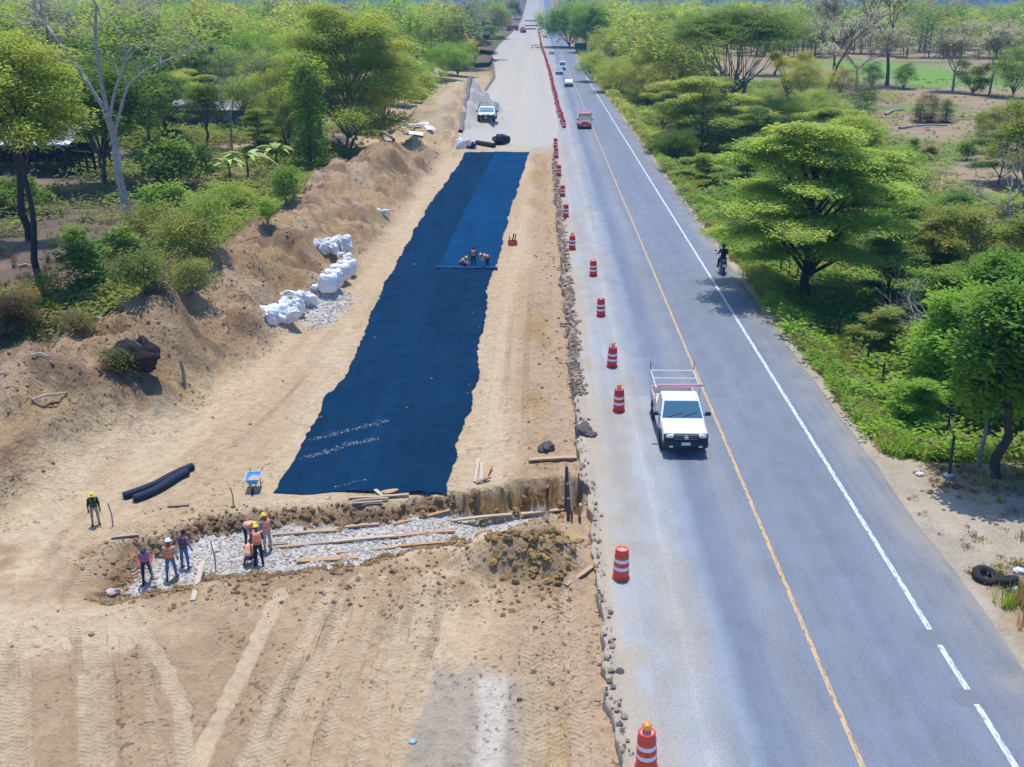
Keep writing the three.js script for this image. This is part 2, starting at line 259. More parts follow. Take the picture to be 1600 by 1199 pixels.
function siteTextures(x0, x1, z0, z1, w, h) {   // colour and relief of a rectangle of ground, row 0 at z1 (near)
  const n = w * h, lift = new Float32Array(n), deep = new Float32Array(n), bump = new Float32Array(n);
  for (const t of LITE) for (let k = 1; k < t.p.length; k++) {
    const a = t.p[k - 1], b = t.p[k], hw = t.hw * 1.9;
    const i0 = Math.max(0, Math.floor((Math.min(a.x, b.x) - hw - x0) / (x1 - x0) * w)), i1 = Math.min(w - 1, Math.ceil((Math.max(a.x, b.x) + hw - x0) / (x1 - x0) * w));
    const j0 = Math.max(0, Math.floor((z1 - Math.max(a.z, b.z) - hw) / (z1 - z0) * h)), j1 = Math.min(h - 1, Math.ceil((z1 - Math.min(a.z, b.z) + hw) / (z1 - z0) * h));
    const dx = b.x - a.x, dz = b.z - a.z, L2 = dx * dx + dz * dz, L = Math.sqrt(L2);
    for (let j = j0; j <= j1; j++) for (let i = i0; i <= i1; i++) {
      const x = x0 + (i + 0.5) / w * (x1 - x0), z = z1 - (j + 0.5) / h * (z1 - z0);
      const s = clamp(((x - a.x) * dx + (z - a.z) * dz) / L2, 0, 1), ox = x - a.x - s * dx, oz = z - a.z - s * dz, r = Math.hypot(ox, oz) + (noise(x * 3, z * 3, 90) - 0.5) * t.hw * 0.5;
      const m = 1 - S(t.hw * 0.75, t.hw * 1.25, r);
      const o = j * w + i; let val = m * t.s * (0.75 + 0.5 * noise(x * 0.8, z * 0.8, 91));
      const along = s * L + k * 2.3, side = (ox * dz - oz * dx) / L;
      if (t.tread && m > 0.05) { const ph = Math.sin((along + Math.abs(side) * 0.7) * 36); val *= 0.72 + 0.4 * S(-0.5, 0.5, ph) * (0.5 + 0.5 * noise(x * 1.5, z * 1.5, 92)); bump[o] = Math.max(-0.3, bump[o] * (1 - m)) + m * 0.22 * (ph > 0 ? 1 : -0.4) - m * 0.25; }
      else if (m > 0) bump[o] -= 0.15 * m * t.s;
      const rim = S(t.hw * 0.95, t.hw * 1.3, r) * (1 - S(t.hw * 1.3, t.hw * 1.8, r)); if (!t.tread || t.hw < 0.5) bump[o] += rim * 0.25 * t.s;
      if (t.dark) { const u = (k - 1 + s) / (t.p.length - 1), f = S(0, 0.3, u) * (1 - S(0.65, 1, u)) * (0.35 + 0.65 * noise(x * 1.1, z * 0.7, 93)), q = (1 - S(0, t.hw * 1.5, r)) * f; deep[o] = Math.max(deep[o], q * t.s); bump[o] -= q * 0.3; } else if (val > lift[o]) lift[o] = val;
    }
  }
  const col = new Uint8Array(n * 4), bmp = new Uint8Array(n * 4), enc = (c) => { c = clamp(c, 0, 1); return Math.round(255 * (c <= 0.0031308 ? 12.92 * c : 1.055 * Math.pow(c, 1 / 2.4) - 0.055)); };
  const step = 4, gw = Math.ceil(w / step) + 2, gh = Math.ceil(h / step) + 2, grid = new Float32Array(gw * gh * 3);
  for (let j = 0; j < gh; j++) for (let i = 0; i < gw; i++) { const c = soil(x0 + i * step / w * (x1 - x0), z1 - j * step / h * (z1 - z0)); grid.set(c, (j * gw + i) * 3); }
  for (let j = 0; j < h; j++) for (let i = 0; i < w; i++) {
    const x = x0 + (i + 0.5) / w * (x1 - x0), z = z1 - (j + 0.5) / h * (z1 - z0), o = j * w + i;
    const gi = i / step, gj = j / step, ii = Math.floor(gi), jj = Math.floor(gj), fx = gi - ii, fy = gj - jj, g0 = (jj * gw + ii) * 3, g1 = g0 + gw * 3;
    let c = [0, 0, 0];
    for (let k = 0; k < 3; k++) c[k] = lerp(lerp(grid[g0 + k], grid[g0 + 3 + k], fx), lerp(grid[g1 + k], grid[g1 + 3 + k], fx), fy);
    c = mix3(c, C.dust, lift[o] * 0.8); c = mix3(c, [C.brown[0] * 0.85, C.brown[1] * 0.85, C.brown[2] * 0.85], deep[o] * 0.75);
    const fine = noise(x * 13, z * 13, 95), grain = noise(x * 34, z * 34, 96), mid = noise(x * 4.3, z * 4.3, 97);
    const peb = S(0.80, 0.9, noise(x * 9.7 + 3, z * 9.7, 98)) * S(0.45, 0.65, noise(x * 0.9, z * 0.9, 99)) * (1 - lift[o]);
    const k = (0.74 + 0.22 * mid + 0.18 * fine + 0.14 * grain) * (1 - 0.42 * peb);
    col[o * 4] = enc(c[0] * k); col[o * 4 + 1] = enc(c[1] * k); col[o * 4 + 2] = enc(c[2] * k); col[o * 4 + 3] = 255;
    const b = clamp(0.42 + bump[o] * 0.5 + (mid - 0.5) * 0.30 * (1 - lift[o] * 0.7) + (fine - 0.5) * 0.24 * (1 - lift[o] * 0.6) + (grain - 0.5) * 0.10 + peb * 0.25, 0, 1) * 255;
    bmp[o * 4] = bmp[o * 4 + 1] = bmp[o * 4 + 2] = b; bmp[o * 4 + 3] = 255;
  }
  return [asTex(col, w, h, true, THREE.ClampToEdgeWrapping), asTex(bmp, w, h, false, THREE.ClampToEdgeWrapping)];
}
const NX0 = -33, NX1 = 2.4, NZ0 = -64, NZ1 = -16, MZ0 = -190;
{
  const xs = [], zs = [], push = (a, b, step, grow = 1) => { let x = a; while (Math.abs(x - a) < Math.abs(b - a) - Math.abs(step) * 0.5) { xs.push(x); x += step; step *= grow; } };
  const left = []; { let x = NX0, s = 0.35; while (x > -3500) { x -= s; s *= 1.07; left.unshift(x); } }
  xs.push(...left); push(NX0, NX1, 0.13); push(NX1, 30, 0.4); { let x = 30, s = 0.5; while (x < 3500) { xs.push(x); x += s; s *= 1.075; } }
  zs.push(60, 20, -5); { let z = NZ1, st; while (z > NZ0 + 0.1) { zs.push(z); z += -0.0075 * -z; } zs.push(NZ0); z = NZ0 * 1.0065; while (z > MZ0 + 0.4) { zs.push(z); z *= 1.0065; } zs.push(MZ0); z = MZ0 - 1.4; while (z > -7000) { zs.push(z); z *= 1.018; } }
  const nx = xs.length, nz = zs.length, pos = new Float32Array(nx * nz * 3), col = new Float32Array(nx * nz * 3), uv = new Float32Array(nx * nz * 2);
  const ix0 = xs.findIndex((x) => x >= NX0 - 1e-6), ix1 = xs.findIndex((x) => x >= NX1 - 1e-6), jz1 = zs.indexOf(NZ1), jz0 = zs.indexOf(NZ0), jm = zs.indexOf(MZ0);
  for (let j = 0; j < nz; j++) for (let i = 0; i < nx; i++) {
    const o = j * nx + i, x = xs[i], z = zs[j]; pos.set([x, H(x, z), z], o * 3); uv.set([x / 6, z / 6], o * 2);
    const out = i < ix0 || i > ix1 || j < jz1 || j > jm; const c = out || i === ix0 || i === ix1 || j === jm || j === jz1 ? soil(x, z) : [1, 1, 1]; col.set(c.map((v) => v * 1.18), o * 3);
  }
  // vertices of the textured rectangles are separate so that they keep their own uv and a white tint
  const P = [], N = [], U = [], K = [], idx = [], groups = [];
  const smooth = new THREE.BufferGeometry(); smooth.setAttribute('position', new THREE.BufferAttribute(pos, 3));
  const all = []; for (let j = 0; j < nz - 1; j++) for (let i = 0; i < nx - 1; i++) { const a = j * nx + i; all.push(a, a + 1, a + nx, a + 1, a + nx + 1, a + nx); }
  smooth.setIndex(all); smooth.computeVertexNormals(); const nor = smooth.attributes.normal.array;
  const region = (i, j) => (i >= ix0 && i < ix1 && j >= jz1 ? (j < jz0 ? 1 : j < jm ? 2 : 0) : 0);
  const maps = [null, (x, z) => [(x - NX0) / (NX1 - NX0), (NZ1 - z) / (NZ1 - NZ0)], (x, z) => [(x - NX0) / (NX1 - NX0), (NZ0 - z) / (NZ0 - MZ0)]];
  for (let r = 0; r < 3; r++) {
    const id = new Map(), start = idx.length;
    const vert = (o) => { if (!id.has(o)) { id.set(o, P.length / 3); P.push(pos[o * 3], pos[o * 3 + 1], pos[o * 3 + 2]); N.push(nor[o * 3], nor[o * 3 + 1], nor[o * 3 + 2]); if (r) { U.push(...maps[r](pos[o * 3], pos[o * 3 + 2])); K.push(1, 1, 1); } else { U.push(uv[o * 2], uv[o * 2 + 1]); K.push(col[o * 3], col[o * 3 + 1], col[o * 3 + 2]); } } return id.get(o); };
    for (let j = 0; j < nz - 1; j++) for (let i = 0; i < nx - 1; i++) if (region(i, j) === r) { const a = j * nx + i; idx.push(vert(a), vert(a + 1), vert(a + nx), vert(a + 1), vert(a + nx + 1), vert(a + nx)); }
    groups.push([start, idx.length - start, r]);
  }
  const g = new THREE.BufferGeometry();
  g.setAttribute('position', new THREE.Float32BufferAttribute(P, 3)); g.setAttribute('normal', new THREE.Float32BufferAttribute(N, 3)); g.setAttribute('uv', new THREE.Float32BufferAttribute(U, 2)); g.setAttribute('color', new THREE.Float32BufferAttribute(K, 3)); g.setIndex(idx);
  for (const q of groups) g.addGroup(...q);
  const tile = dataTex(512, 512, (i, j) => { const u = i / 512, v = j / 512, k = 0.55 + 0.35 * pfbm(u, v, 8, 4, 3) + 0.25 * pnoise(u * 96, v * 96, 96, 5); return [k, k, k * 0.98]; });
  const [nc, nb] = siteTextures(NX0, NX1, NZ0, NZ1, 2048, 2048), [mc, mb] = siteTextures(NX0, NX1, MZ0, NZ0, 1024, 2048);
  struct('ground', g, [std(0xffffff, 0.97, { map: tile, vertexColors: true }), std(0xffffff, 0.97, { map: nc, bumpMap: nb, bumpScale: 0.19, vertexColors: true }), std(0xffffff, 0.97, { map: mc, bumpMap: mb, bumpScale: 0.11, vertexColors: true })]);
}

// ------------------------------------------------------------------ the old carriageway
const roadRight = (d) => table([[10, 13.55], [28, 13.45], [60, 13.3], [120, 13.2], [300, 13.0], [3000, 12.6]], d);
const roadEdge = (d) => roadL(d) + (fbm(d * 0.9, 0.5, 3, 101) - 0.5) * 0.55 + (noise(d * 4, 1, 102) - 0.5) * 0.14;
{
  const ds = []; let d = 4; while (d < 3000) { ds.push(d); d += d < 150 ? 0.22 + d * 0.002 : d * 0.02; }
  const NXR = 26, P = [], U = [], I = [];
  ds.forEach((d, j) => {
    const l = roadEdge(d), r = roadRight(d) + (noise(d * 0.6, 7, 103) - 0.5) * 0.25, y = hill(d);
    P.push(l - 0.03, y - 1.3 + (noise(d * 3, 2, 104)) * 0.1, -d); U.push((l - 0.3) / 14, d / 44);
    P.push(l + (noise(d * 5, 2, 105) - 0.5) * 0.12, y - 0.22, -d); U.push((l - 0.1) / 14, d / 44);
    for (let i = 0; i <= NXR; i++) { const x = lerp(l, r, i / NXR); P.push(x, y + (i === 0 ? -0.03 : i === NXR ? -0.06 : 0), -d); U.push(x / 14, d / 44); }
    P.push(r + 0.12, y - 0.3, -d); U.push((r + 0.1) / 14, d / 44);
    const w = NXR + 4; if (j) for (let i = 0; i < w - 1; i++) { const a = (j - 1) * w + i, b = j * w + i; I.push(a, a + 1, b, a + 1, b + 1, b); }
  });
  const g = new THREE.BufferGeometry(); g.setAttribute('position', new THREE.Float32BufferAttribute(P, 3)); g.setAttribute('uv', new THREE.Float32BufferAttribute(U, 2)); g.setIndex(I); g.computeVertexNormals();
  const W = 1024, Hh = 2048;
  const t = dataTex(W, Hh, (i, j) => {
    const x = (i + 0.5) / W * 14, v = (j + 0.5) / Hh, u = i / W;
    const streak = pnoise(u * 64, v * 2, 64, 110), broad = pnoise(u * 14 + 3, v * 2, 64, 111), grain = pnoise(u * 512, v * 1024, 1024, 112), patch = pnoise(u * 28, v * 44, 44, 113);
    const wheel = (c, w) => Math.exp(-(((x - c) / w) ** 2));
    let c = [0.183, 0.204, 0.244];
    c = mix3(c, [0.230, 0.266, 0.309], 0.75 * wheel(5.25, 0.42) + 0.5 * wheel(6.75, 0.35));
    c = mix3(c, [0.375, 0.369, 0.354], (1 - S(4.3, 5.6, x + (broad - 0.5) * 0.8)) * 0.85);
    c = mix3(c, [0.149, 0.175, 0.229], 0.8 * wheel(5.95, 0.42) * (0.6 + 0.5 * broad));
    c = mix3(c, [0.157, 0.184, 0.225], 0.5 * wheel(10.0, 0.5) * (0.5 + 0.6 * patch));
    c = mix3(c, [0.255, 0.253, 0.251], 0.55 * wheel(7.0, 0.35));
    c = mix3(c, [0.442, 0.421, 0.378], 0.55 * wheel(4.22, 0.09) * S(0.25, 0.6, pnoise(u * 20, v * 30, 60, 116) + 0.25));
    c = mix3(c, [0.425, 0.335, 0.229], (1 - S(2.5, 3.3, x + (patch - 0.5) * 1.0 + (broad - 0.5) * 0.6)) * 0.9);
    c = mix3(c, [0.340, 0.295, 0.233], S(12.3, 13.5, x + (patch - 0.5) * 0.9) * 0.85);
    c = mix3(c, [0.230, 0.221, 0.218], S(11.7, 12.1, x) * 0.4);
    const wob = (pnoise(u * 40, v * 120, 120, 117) - 0.5) * 0.5 + (pnoise(u * 160, v * 480, 480, 118) - 0.5) * 0.12, zz = v * 44;
    const crack = Math.max(S(0.985, 0.998, 1 - Math.abs(((x + wob * 0.9) % 3.1) - 1.55 + wob) * 0.9) * S(0.55, 0.75, pnoise(u * 8, v * 24, 48, 119)), S(0.988, 0.998, 1 - Math.abs(((zz + wob * 2 + x * 0.15) % 7.3) - 3.6) * 0.7) * S(0.6, 0.75, pnoise(u * 10, v * 14, 42, 121)));
    c = mix3(c, [c[0] * 0.5, c[1] * 0.5, c[2] * 0.55], crack * 0.6);
    const oil = S(0.62, 0.85, pnoise(u * 20, v * 60, 60, 122)) * (wheel(6.0, 0.7) + wheel(9.5, 0.8)); c = mix3(c, [c[0] * 0.78, c[1] * 0.79, c[2] * 0.82], oil * 0.32);
    const scab = S(0.78, 0.80, pnoise(u * 12, v * 26, 52, 123)); c = mix3(c, [c[0] * 0.88, c[1] * 0.87, c[2] * 0.85], scab * 0.35);
    const blow = S(0.5, 0.8, pnoise(u * 9, v * 5, 45, 124)) * (1 - S(3.5, 6.2, x)); c = mix3(c, [0.370, 0.305, 0.221], blow * 0.5);
    const k = 0.92 + 0.14 * (streak - 0.5) + 0.26 * (grain - 0.5) + 0.14 * (patch - 0.5);
    return [c[0] * k, c[1] * k, c[2] * k];
  });
  const b = dataTex(512, 512, (i, j) => { const k = 0.5 + 0.5 * (pnoise(i / 512 * 128, j / 512 * 128, 128, 115) - 0.5); return [k, k, k]; }, false); b.repeat.set(7, 22);
  const road = struct('road', g, std(0xffffff, 0.72, { map: t, bumpMap: b, bumpScale: 0.006 }));
  // painted lines
  const wear = dataTex(256, 256, (i, j) => { const k = 0.45 + 0.55 * S(0.28, 0.5, pfbm(i / 256, j / 256, 16, 4, 120)); return [k, k, k]; });
  const paint = (list, w, col, name) => {
    const geos = list.map(([x0, d0, x1, d1]) => { const n = Math.max(1, Math.ceil((d1 - d0) / 6)), p = [], u = [], ix = []; for (let i = 0; i <= n; i++) { const t = i / n, d = lerp(d0, d1, t), x = lerp(x0, x1, t), y = 0.005 + hill(d); p.push(x - w / 2, y, -d, x + w / 2, y, -d); u.push(0, d / 3, 0.2, d / 3); if (i) { const a = i * 2 - 2; ix.push(a, a + 1, a + 2, a + 1, a + 3, a + 2); } } const q = new THREE.BufferGeometry(); q.setAttribute('position', new THREE.Float32BufferAttribute(p, 3)); q.setAttribute('uv', new THREE.Float32BufferAttribute(u, 2)); q.setIndex(ix); q.computeVertexNormals(); return q; });
    const m = struct(name, merge(geos), std(col, 0.7, { map: wear })); return m;
  };
  paint([[7.82, 5, 7.72, 700]], 0.13, lin(0.55, 0.37, 0.19), 'centre_line');
  paint([[11.45, 5, 11.44, 22.15], [11.44, 22.75, 11.43, 24.75], [11.43, 25.5, 11.35, 330]], 0.16, lin(0.60, 0.61, 0.63), 'edge_line');
  // two darker repair patches that interrupt the edge line
  for (const [d, w, l, x] of [[22.45, 0.62, 0.8, 11.3], [25.1, 0.62, 0.95, 11.25]]) {
    const sh = new THREE.Shape(), r = rngOf(d * 10); for (let i = 0; i < 16; i++) { const a = i / 16 * Math.PI * 2, k = 0.85 + 0.3 * r(); (i ? sh.lineTo : sh.moveTo).call(sh, Math.cos(a) * w * 0.5 * k * 1.2, Math.sin(a) * l * 0.5 * k); }
    const q = new THREE.ShapeGeometry(sh); q.rotateX(-Math.PI / 2); q.translate(x, 0.004, -d); struct('road_patch', q, std(lin(0.165, 0.172, 0.195), 0.85));
  }
}

// ------------------------------------------------------------------ vegetation
function tubePath(pts, radii, sides = 6) {
  const P = [], U = [], I = [], n = pts.length, up = V(0, 0, 1), t = V(), a = V(), b = V(); let len = 0;
  for (let i = 0; i < n; i++) {
    t.copy(pts[Math.min(i + 1, n - 1)]).sub(pts[Math.max(i - 1, 0)]).normalize(); if (i) len += pts[i].distanceTo(pts[i - 1]);
    a.crossVectors(t, Math.abs(t.z) > 0.95 ? V(1, 0, 0) : up).normalize(); b.crossVectors(t, a);
    for (let k = 0; k <= sides; k++) { const c = k / sides * Math.PI * 2, r = radii[i]; P.push(pts[i].x + (a.x * Math.cos(c) + b.x * Math.sin(c)) * r, pts[i].y + (a.y * Math.cos(c) + b.y * Math.sin(c)) * r, pts[i].z + (a.z * Math.cos(c) + b.z * Math.sin(c)) * r); U.push(k / sides, len * 0.5); }
    if (i) for (let k = 0; k < sides; k++) { const q = (i - 1) * (sides + 1) + k, s = q + sides + 1; I.push(q, q + 1, s, q + 1, s + 1, s); }
  }
  const g = new THREE.BufferGeometry(); g.setAttribute('position', new THREE.Float32BufferAttribute(P, 3)); g.setAttribute('uv', new THREE.Float32BufferAttribute(U, 2)); g.setIndex(I); g.computeVertexNormals(); return g;
}
const barkTex = dataTex(128, 256, (i, j) => { const k = 0.45 + 0.5 * pfbm(i / 128, j / 256, 8, 4, 130) + 0.2 * (pnoise(i / 128 * 32, j / 256 * 4, 32, 131) - 0.5); return [k, k, k]; });
const bark = (r, g, b) => std(lin(r, g, b), 0.95, { map: barkTex, bumpMap: barkTex, bumpScale: 0.03 });
const BARK = { brown: bark(0.22, 0.17, 0.135), dark: bark(0.085, 0.06, 0.05), grey: bark(0.34, 0.30, 0.28), pale: bark(0.55, 0.49, 0.44), dead: bark(0.50, 0.44, 0.40) };
const leafMat = phys(0xffffff, 1.0, { transmission: 0.52, thickness: 0, side: THREE.DoubleSide, ior: 1.3, specularIntensity: 0.4 });
const dryMat = std(0xffffff, 0.95, { side: THREE.DoubleSide });
function spray(seed, n, flat, size, up = 0.6, long = 1.7) {   // a clump of single leaves inside a unit ball
  const r = rngOf(seed), P = [], I = [];
  for (let i = 0; i < n; i++) {
    let x, y, z; do { x = r() * 2 - 1; y = r() * 2 - 1; z = r() * 2 - 1; } while (x * x + y * y + z * z > 1);
    y *= flat; const out = V(x, y + 0.25, z).normalize(), nrm = V(r() - 0.5, up + r() * 0.6, r() - 0.5).normalize();
    const dir = out.addScaledVector(V(r() - 0.5, r() - 0.6, r() - 0.5), 1.1); dir.addScaledVector(nrm, -dir.dot(nrm) * 0.75).normalize();
    const side = V().crossVectors(dir, nrm).normalize(), L = size * long * (0.65 + 0.7 * r()), w = size * (0.4 + 0.3 * r()), b = P.length / 3, dip = -0.15 * L;
    const c = V(x, y, z);
    for (const [u, s, h] of [[0, 0, 0], [0.5, 1, dip], [1, 0, dip * 1.4], [0.5, -1, dip]]) { const q = c.clone().addScaledVector(dir, u * L).addScaledVector(side, s * w).addScaledVector(nrm, h * 0.6); P.push(q.x, q.y, q.z); }
    I.push(b, b + 1, b + 2, b, b + 2, b + 3);
  }
  const g = new THREE.BufferGeometry(); g.setAttribute('position', new THREE.Float32BufferAttribute(P, 3)); g.setIndex(I); const q = g.toNonIndexed(); q.computeVertexNormals(); return q;
}
const SPRAY = { round: [spray(1, 46, 0.9, 0.17), spray(2, 46, 0.8, 0.19)], flat: [spray(3, 64, 0.20, 0.15, 1.4), spray(4, 64, 0.26, 0.14, 1.4)], fine: [spray(5, 80, 0.7, 0.10, 0.7, 2), spray(6, 80, 0.5, 0.10, 0.8, 2)], coarse: [spray(7, 26, 0.8, 0.27), spray(8, 26, 0.7, 0.30)] };
const dummy = new THREE.Object3D(), tintC = new THREE.Color();
function instanced(name, geo, mat, list, parent) {   // list of [x, y, z, sx, sy, sz, turn, tilt, r, g, b]
  const m = new THREE.InstancedMesh(geo, mat, list.length); m.name = parent === scene ? numbered(name) : name; m.castShadow = m.receiveShadow = true;
  list.forEach((q, i) => { dummy.position.set(q[0], q[1], q[2]); dummy.scale.set(q[3], q[4], q[5]); dummy.rotation.set(q[7], q[6], 0, 'YXZ'); dummy.updateMatrix(); m.setMatrixAt(i, dummy.matrix); if (q.length > 8) m.setColorAt(i, tintC.setRGB(q[8], q[9], q[10])); });
  parent.add(m); return m;
}
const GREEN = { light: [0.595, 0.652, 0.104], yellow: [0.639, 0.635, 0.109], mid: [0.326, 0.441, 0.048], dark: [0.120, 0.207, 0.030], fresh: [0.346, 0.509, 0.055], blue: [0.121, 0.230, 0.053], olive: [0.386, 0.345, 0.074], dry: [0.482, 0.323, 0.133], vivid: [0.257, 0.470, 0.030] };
const vary = (c, r, k = 0.35) => { const v = 1 - k / 2 + k * r(), w = (r() - 0.5) * 0.25; return [c[0] * v * (1 + w), c[1] * v, c[2] * v * (1 - w)]; };

// a tree at p: h high, crown radius r that begins at height base; limbs run from the forks to the leaf masses
function tree(name, p, o, label, group) {
  const t = thing(name, p, 0, label, o.category || 'tree', group), R = rngOf(o.seed || 1), geos = [];
  const h = o.h, r = o.r, base = o.base ?? h * 0.35, style = o.style || 'round', tr = o.trunk ?? 0.018 * h + 0.06, lean = o.lean || [(R() - 0.5) * 0.1 * h, (R() - 0.5) * 0.1 * h];
  const stems = o.stems || 1, forks = [];
  for (let s = 0; s < stems; s++) {
    const fh = base * (0.75 + 0.3 * R()) + (o.fork || 0), a = s / stems * 6.28 + R(), off = stems > 1 ? 0.25 + 0.12 * r : 0;
    const f = V(lean[0] * fh / h + Math.cos(a) * off, fh, lean[1] * fh / h + Math.sin(a) * off), pts = [], rad = [];
    for (let i = 0; i <= 6; i++) { const k = i / 6; pts.push(V(f.x * k + (noise(k * 3, s, o.seed) - 0.5) * 0.06 * h * Math.sin(k * 3.1), -0.25 + (fh + 0.25) * k, f.z * k + (noise(k * 3, s + 9, o.seed) - 0.5) * 0.06 * h * Math.sin(k * 3.1))); rad.push(tr / Math.sqrt(stems) * (1.12 - 0.45 * k) * (i ? 1 : 1.35)); }
    geos.push(tubePath(pts, rad, 8)); forks.push([pts[6], rad[6]]);
  }
  const n = o.lobes || 9, lobes = [];
  if (style === 'feather') {   // limbs at many heights, each carrying flat sprays that thin out towards the tip
    const m = Math.ceil(n * 0.46), axis = (y) => V(lean[0] * y / h, y, lean[1] * y / h); geos.push(tubePath([forks[0][0], axis(h * 0.7), axis(h * 0.9)], [forks[0][1], forks[0][1] * 0.5, 0.03], 6));
    for (let i = 0; i < m; i++) {
      const k = (i + 0.5) / m, a = i * 2.39996 + R() * 0.8, wide = k > 0.33 ? Math.sqrt(Math.max(0.04, 1 - ((k - 0.33) / 0.72) ** 2)) : 0.8 + 0.2 * k / 0.33, L = r * wide * (0.72 + 0.42 * R()), y0 = base + (h - base) * (0.03 + 0.80 * k), rise = (h - base) * (0.08 + 0.12 * R()), bend = (R() - 0.5) * 0.7, pts = [axis(Math.max(base * 0.8, y0 - 0.2 * (h - base)))], rad = [Math.max(0.03, tr * 0.42 * (1 - 0.6 * k))];
      [0.36, 0.58, 0.78, 0.96].forEach((t, j) => { const q = axis(y0).add(V(Math.cos(a + bend * t) * L * t, rise * Math.sin(t * 2.0) - 0.10 * L * t * t * (1 - k), Math.sin(a + bend * t) * L * t)); pts.push(q); rad.push(rad[0] * (0.75 - 0.2 * j)); lobes.push([q.x, q.y, q.z, r * (0.30 - 0.17 * t) * (0.8 + 0.45 * R()) * (o.lobe || 1), o.flat || 0.26, true]); });
      geos.push(tubePath(pts, rad, 5));
    }
  } else for (let i = 0; i < n; i++) {
    const a = i * 2.39996 + R() * 0.7, q = (i + 0.5) / n;
    let x, y, z, lr, ly;
    if (style === 'umbrella') { const d = Math.sqrt(q) * 0.78; x = Math.cos(a) * d * r; z = Math.sin(a) * d * r; y = h - 0.12 * r - d * d * (h - base) * 0.45 - R() * 0.12 * r; lr = r * (0.30 + 0.1 * R()); ly = 0.38; }
    else if (style === 'layered') { const d = Math.sqrt(R()) * 0.82, k = q; const wide = k > 0.33 ? Math.sqrt(Math.max(0.03, 1 - ((k - 0.33) / 0.70) ** 2)) : 0.72 + 0.28 * k / 0.33; x = Math.cos(a) * (0.25 + 0.75 * d) * r * wide * 0.8; z = Math.sin(a) * (0.25 + 0.75 * d) * r * wide * 0.8; y = base + (h - base) * (0.08 + 0.86 * k); lr = r * (0.24 + 0.14 * R()) * (o.lobe || 1); ly = o.flat || 0.36; }
    else if (style === 'column') { x = Math.cos(a) * r * 0.35 * R(); z = Math.sin(a) * r * 0.35 * R(); y = base + (h - base) * q; lr = r * (0.7 + 0.35 * R()); ly = 0.9; }
    else if (style === 'sparse') { const el = Math.acos(1 - 1.5 * R()); x = Math.cos(a) * Math.sin(el) * r * (0.55 + 0.4 * R()); z = Math.sin(a) * Math.sin(el) * r * (0.55 + 0.4 * R()); y = base + (h - base) * (0.2 + 0.75 * R()); lr = r * (0.20 + 0.12 * R()); ly = 0.6; }
    else { const el = Math.acos(1 - 1.65 * q), d = 0.45 + 0.3 * R(); x = Math.cos(a) * Math.sin(el) * r * d; z = Math.sin(a) * Math.sin(el) * r * d; y = base + (h - base) * (0.5 + 0.36 * Math.cos(el)) ; lr = r * (0.36 + 0.14 * R()); ly = 0.72 * Math.min(1.2, (h - base) / (2 * r)) + 0.12; }
    lobes.push([x + lean[0] * y / h, y, z + lean[1] * y / h, lr, ly]);
  }
  for (const [x, y, z, lr, , own] of lobes) {
    if (own) continue;
    const [f, fr] = forks[Math.floor(R() * forks.length)], e = V(x, y - lr * 0.1, z), pts = [], rad = [], start = f.clone().multiplyScalar(1); start.y *= 0.86 + 0.12 * R();
    for (let i = 0; i <= 5; i++) { const k = i / 5, q = start.clone().lerp(e, k); q.y += Math.sin(k * Math.PI) * (style === 'umbrella' ? -0.10 : 0.05) * e.distanceTo(start) + (R() - 0.5) * 0.03 * h; q.x += (R() - 0.5) * 0.03 * h; q.z += (R() - 0.5) * 0.03 * h; pts.push(i ? q : start); rad.push(Math.max(0.018, fr * (0.62 - 0.5 * k))); }
    geos.push(tubePath(pts, rad, 5));
    if (o.twigs) for (let k = 0; k < o.twigs; k++) { const s = pts[2 + Math.floor(R() * 4)], d = V(R() - 0.5, R() * 0.8 - 0.1, R() - 0.5).normalize().multiplyScalar(lr * (0.8 + 0.8 * R())), m = s.clone().addScaledVector(d, 0.5).add(V(R() - 0.5, R() * 0.4, R() - 0.5).multiplyScalar(lr * 0.3)); geos.push(tubePath([s, m, s.clone().add(d)], [fr * 0.12 + 0.01, fr * 0.08 + 0.008, 0.008], 3)); }
  }
  part('trunk', merge(geos), o.bark || BARK.brown, t);
  const cs = (o.cs || 0.75), per = o.per || Math.max(5, Math.round(13 * (o.density || 1))), list = [[], []], c0 = o.tint || GREEN.mid, c1 = o.tint2 || c0;
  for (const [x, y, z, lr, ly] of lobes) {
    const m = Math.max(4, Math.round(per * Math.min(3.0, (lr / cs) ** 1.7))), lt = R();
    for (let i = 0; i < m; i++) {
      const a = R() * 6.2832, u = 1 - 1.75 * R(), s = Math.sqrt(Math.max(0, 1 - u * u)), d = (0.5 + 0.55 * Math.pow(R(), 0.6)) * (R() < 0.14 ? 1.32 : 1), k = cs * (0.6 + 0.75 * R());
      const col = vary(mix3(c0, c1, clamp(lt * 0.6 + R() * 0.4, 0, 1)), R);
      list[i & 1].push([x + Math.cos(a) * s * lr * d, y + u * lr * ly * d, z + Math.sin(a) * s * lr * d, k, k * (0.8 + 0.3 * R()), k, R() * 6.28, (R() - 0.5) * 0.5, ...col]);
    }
  }
  const sp = SPRAY[o.spray || (style === 'feather' || style === 'umbrella' ? 'flat' : 'round')];
  list.forEach((l, k) => { if (l.length) { const c = instanced('crown', sp[k], o.leaf || leafMat, l, t); c.userData.kind = 'stuff'; } });
  return t;
}
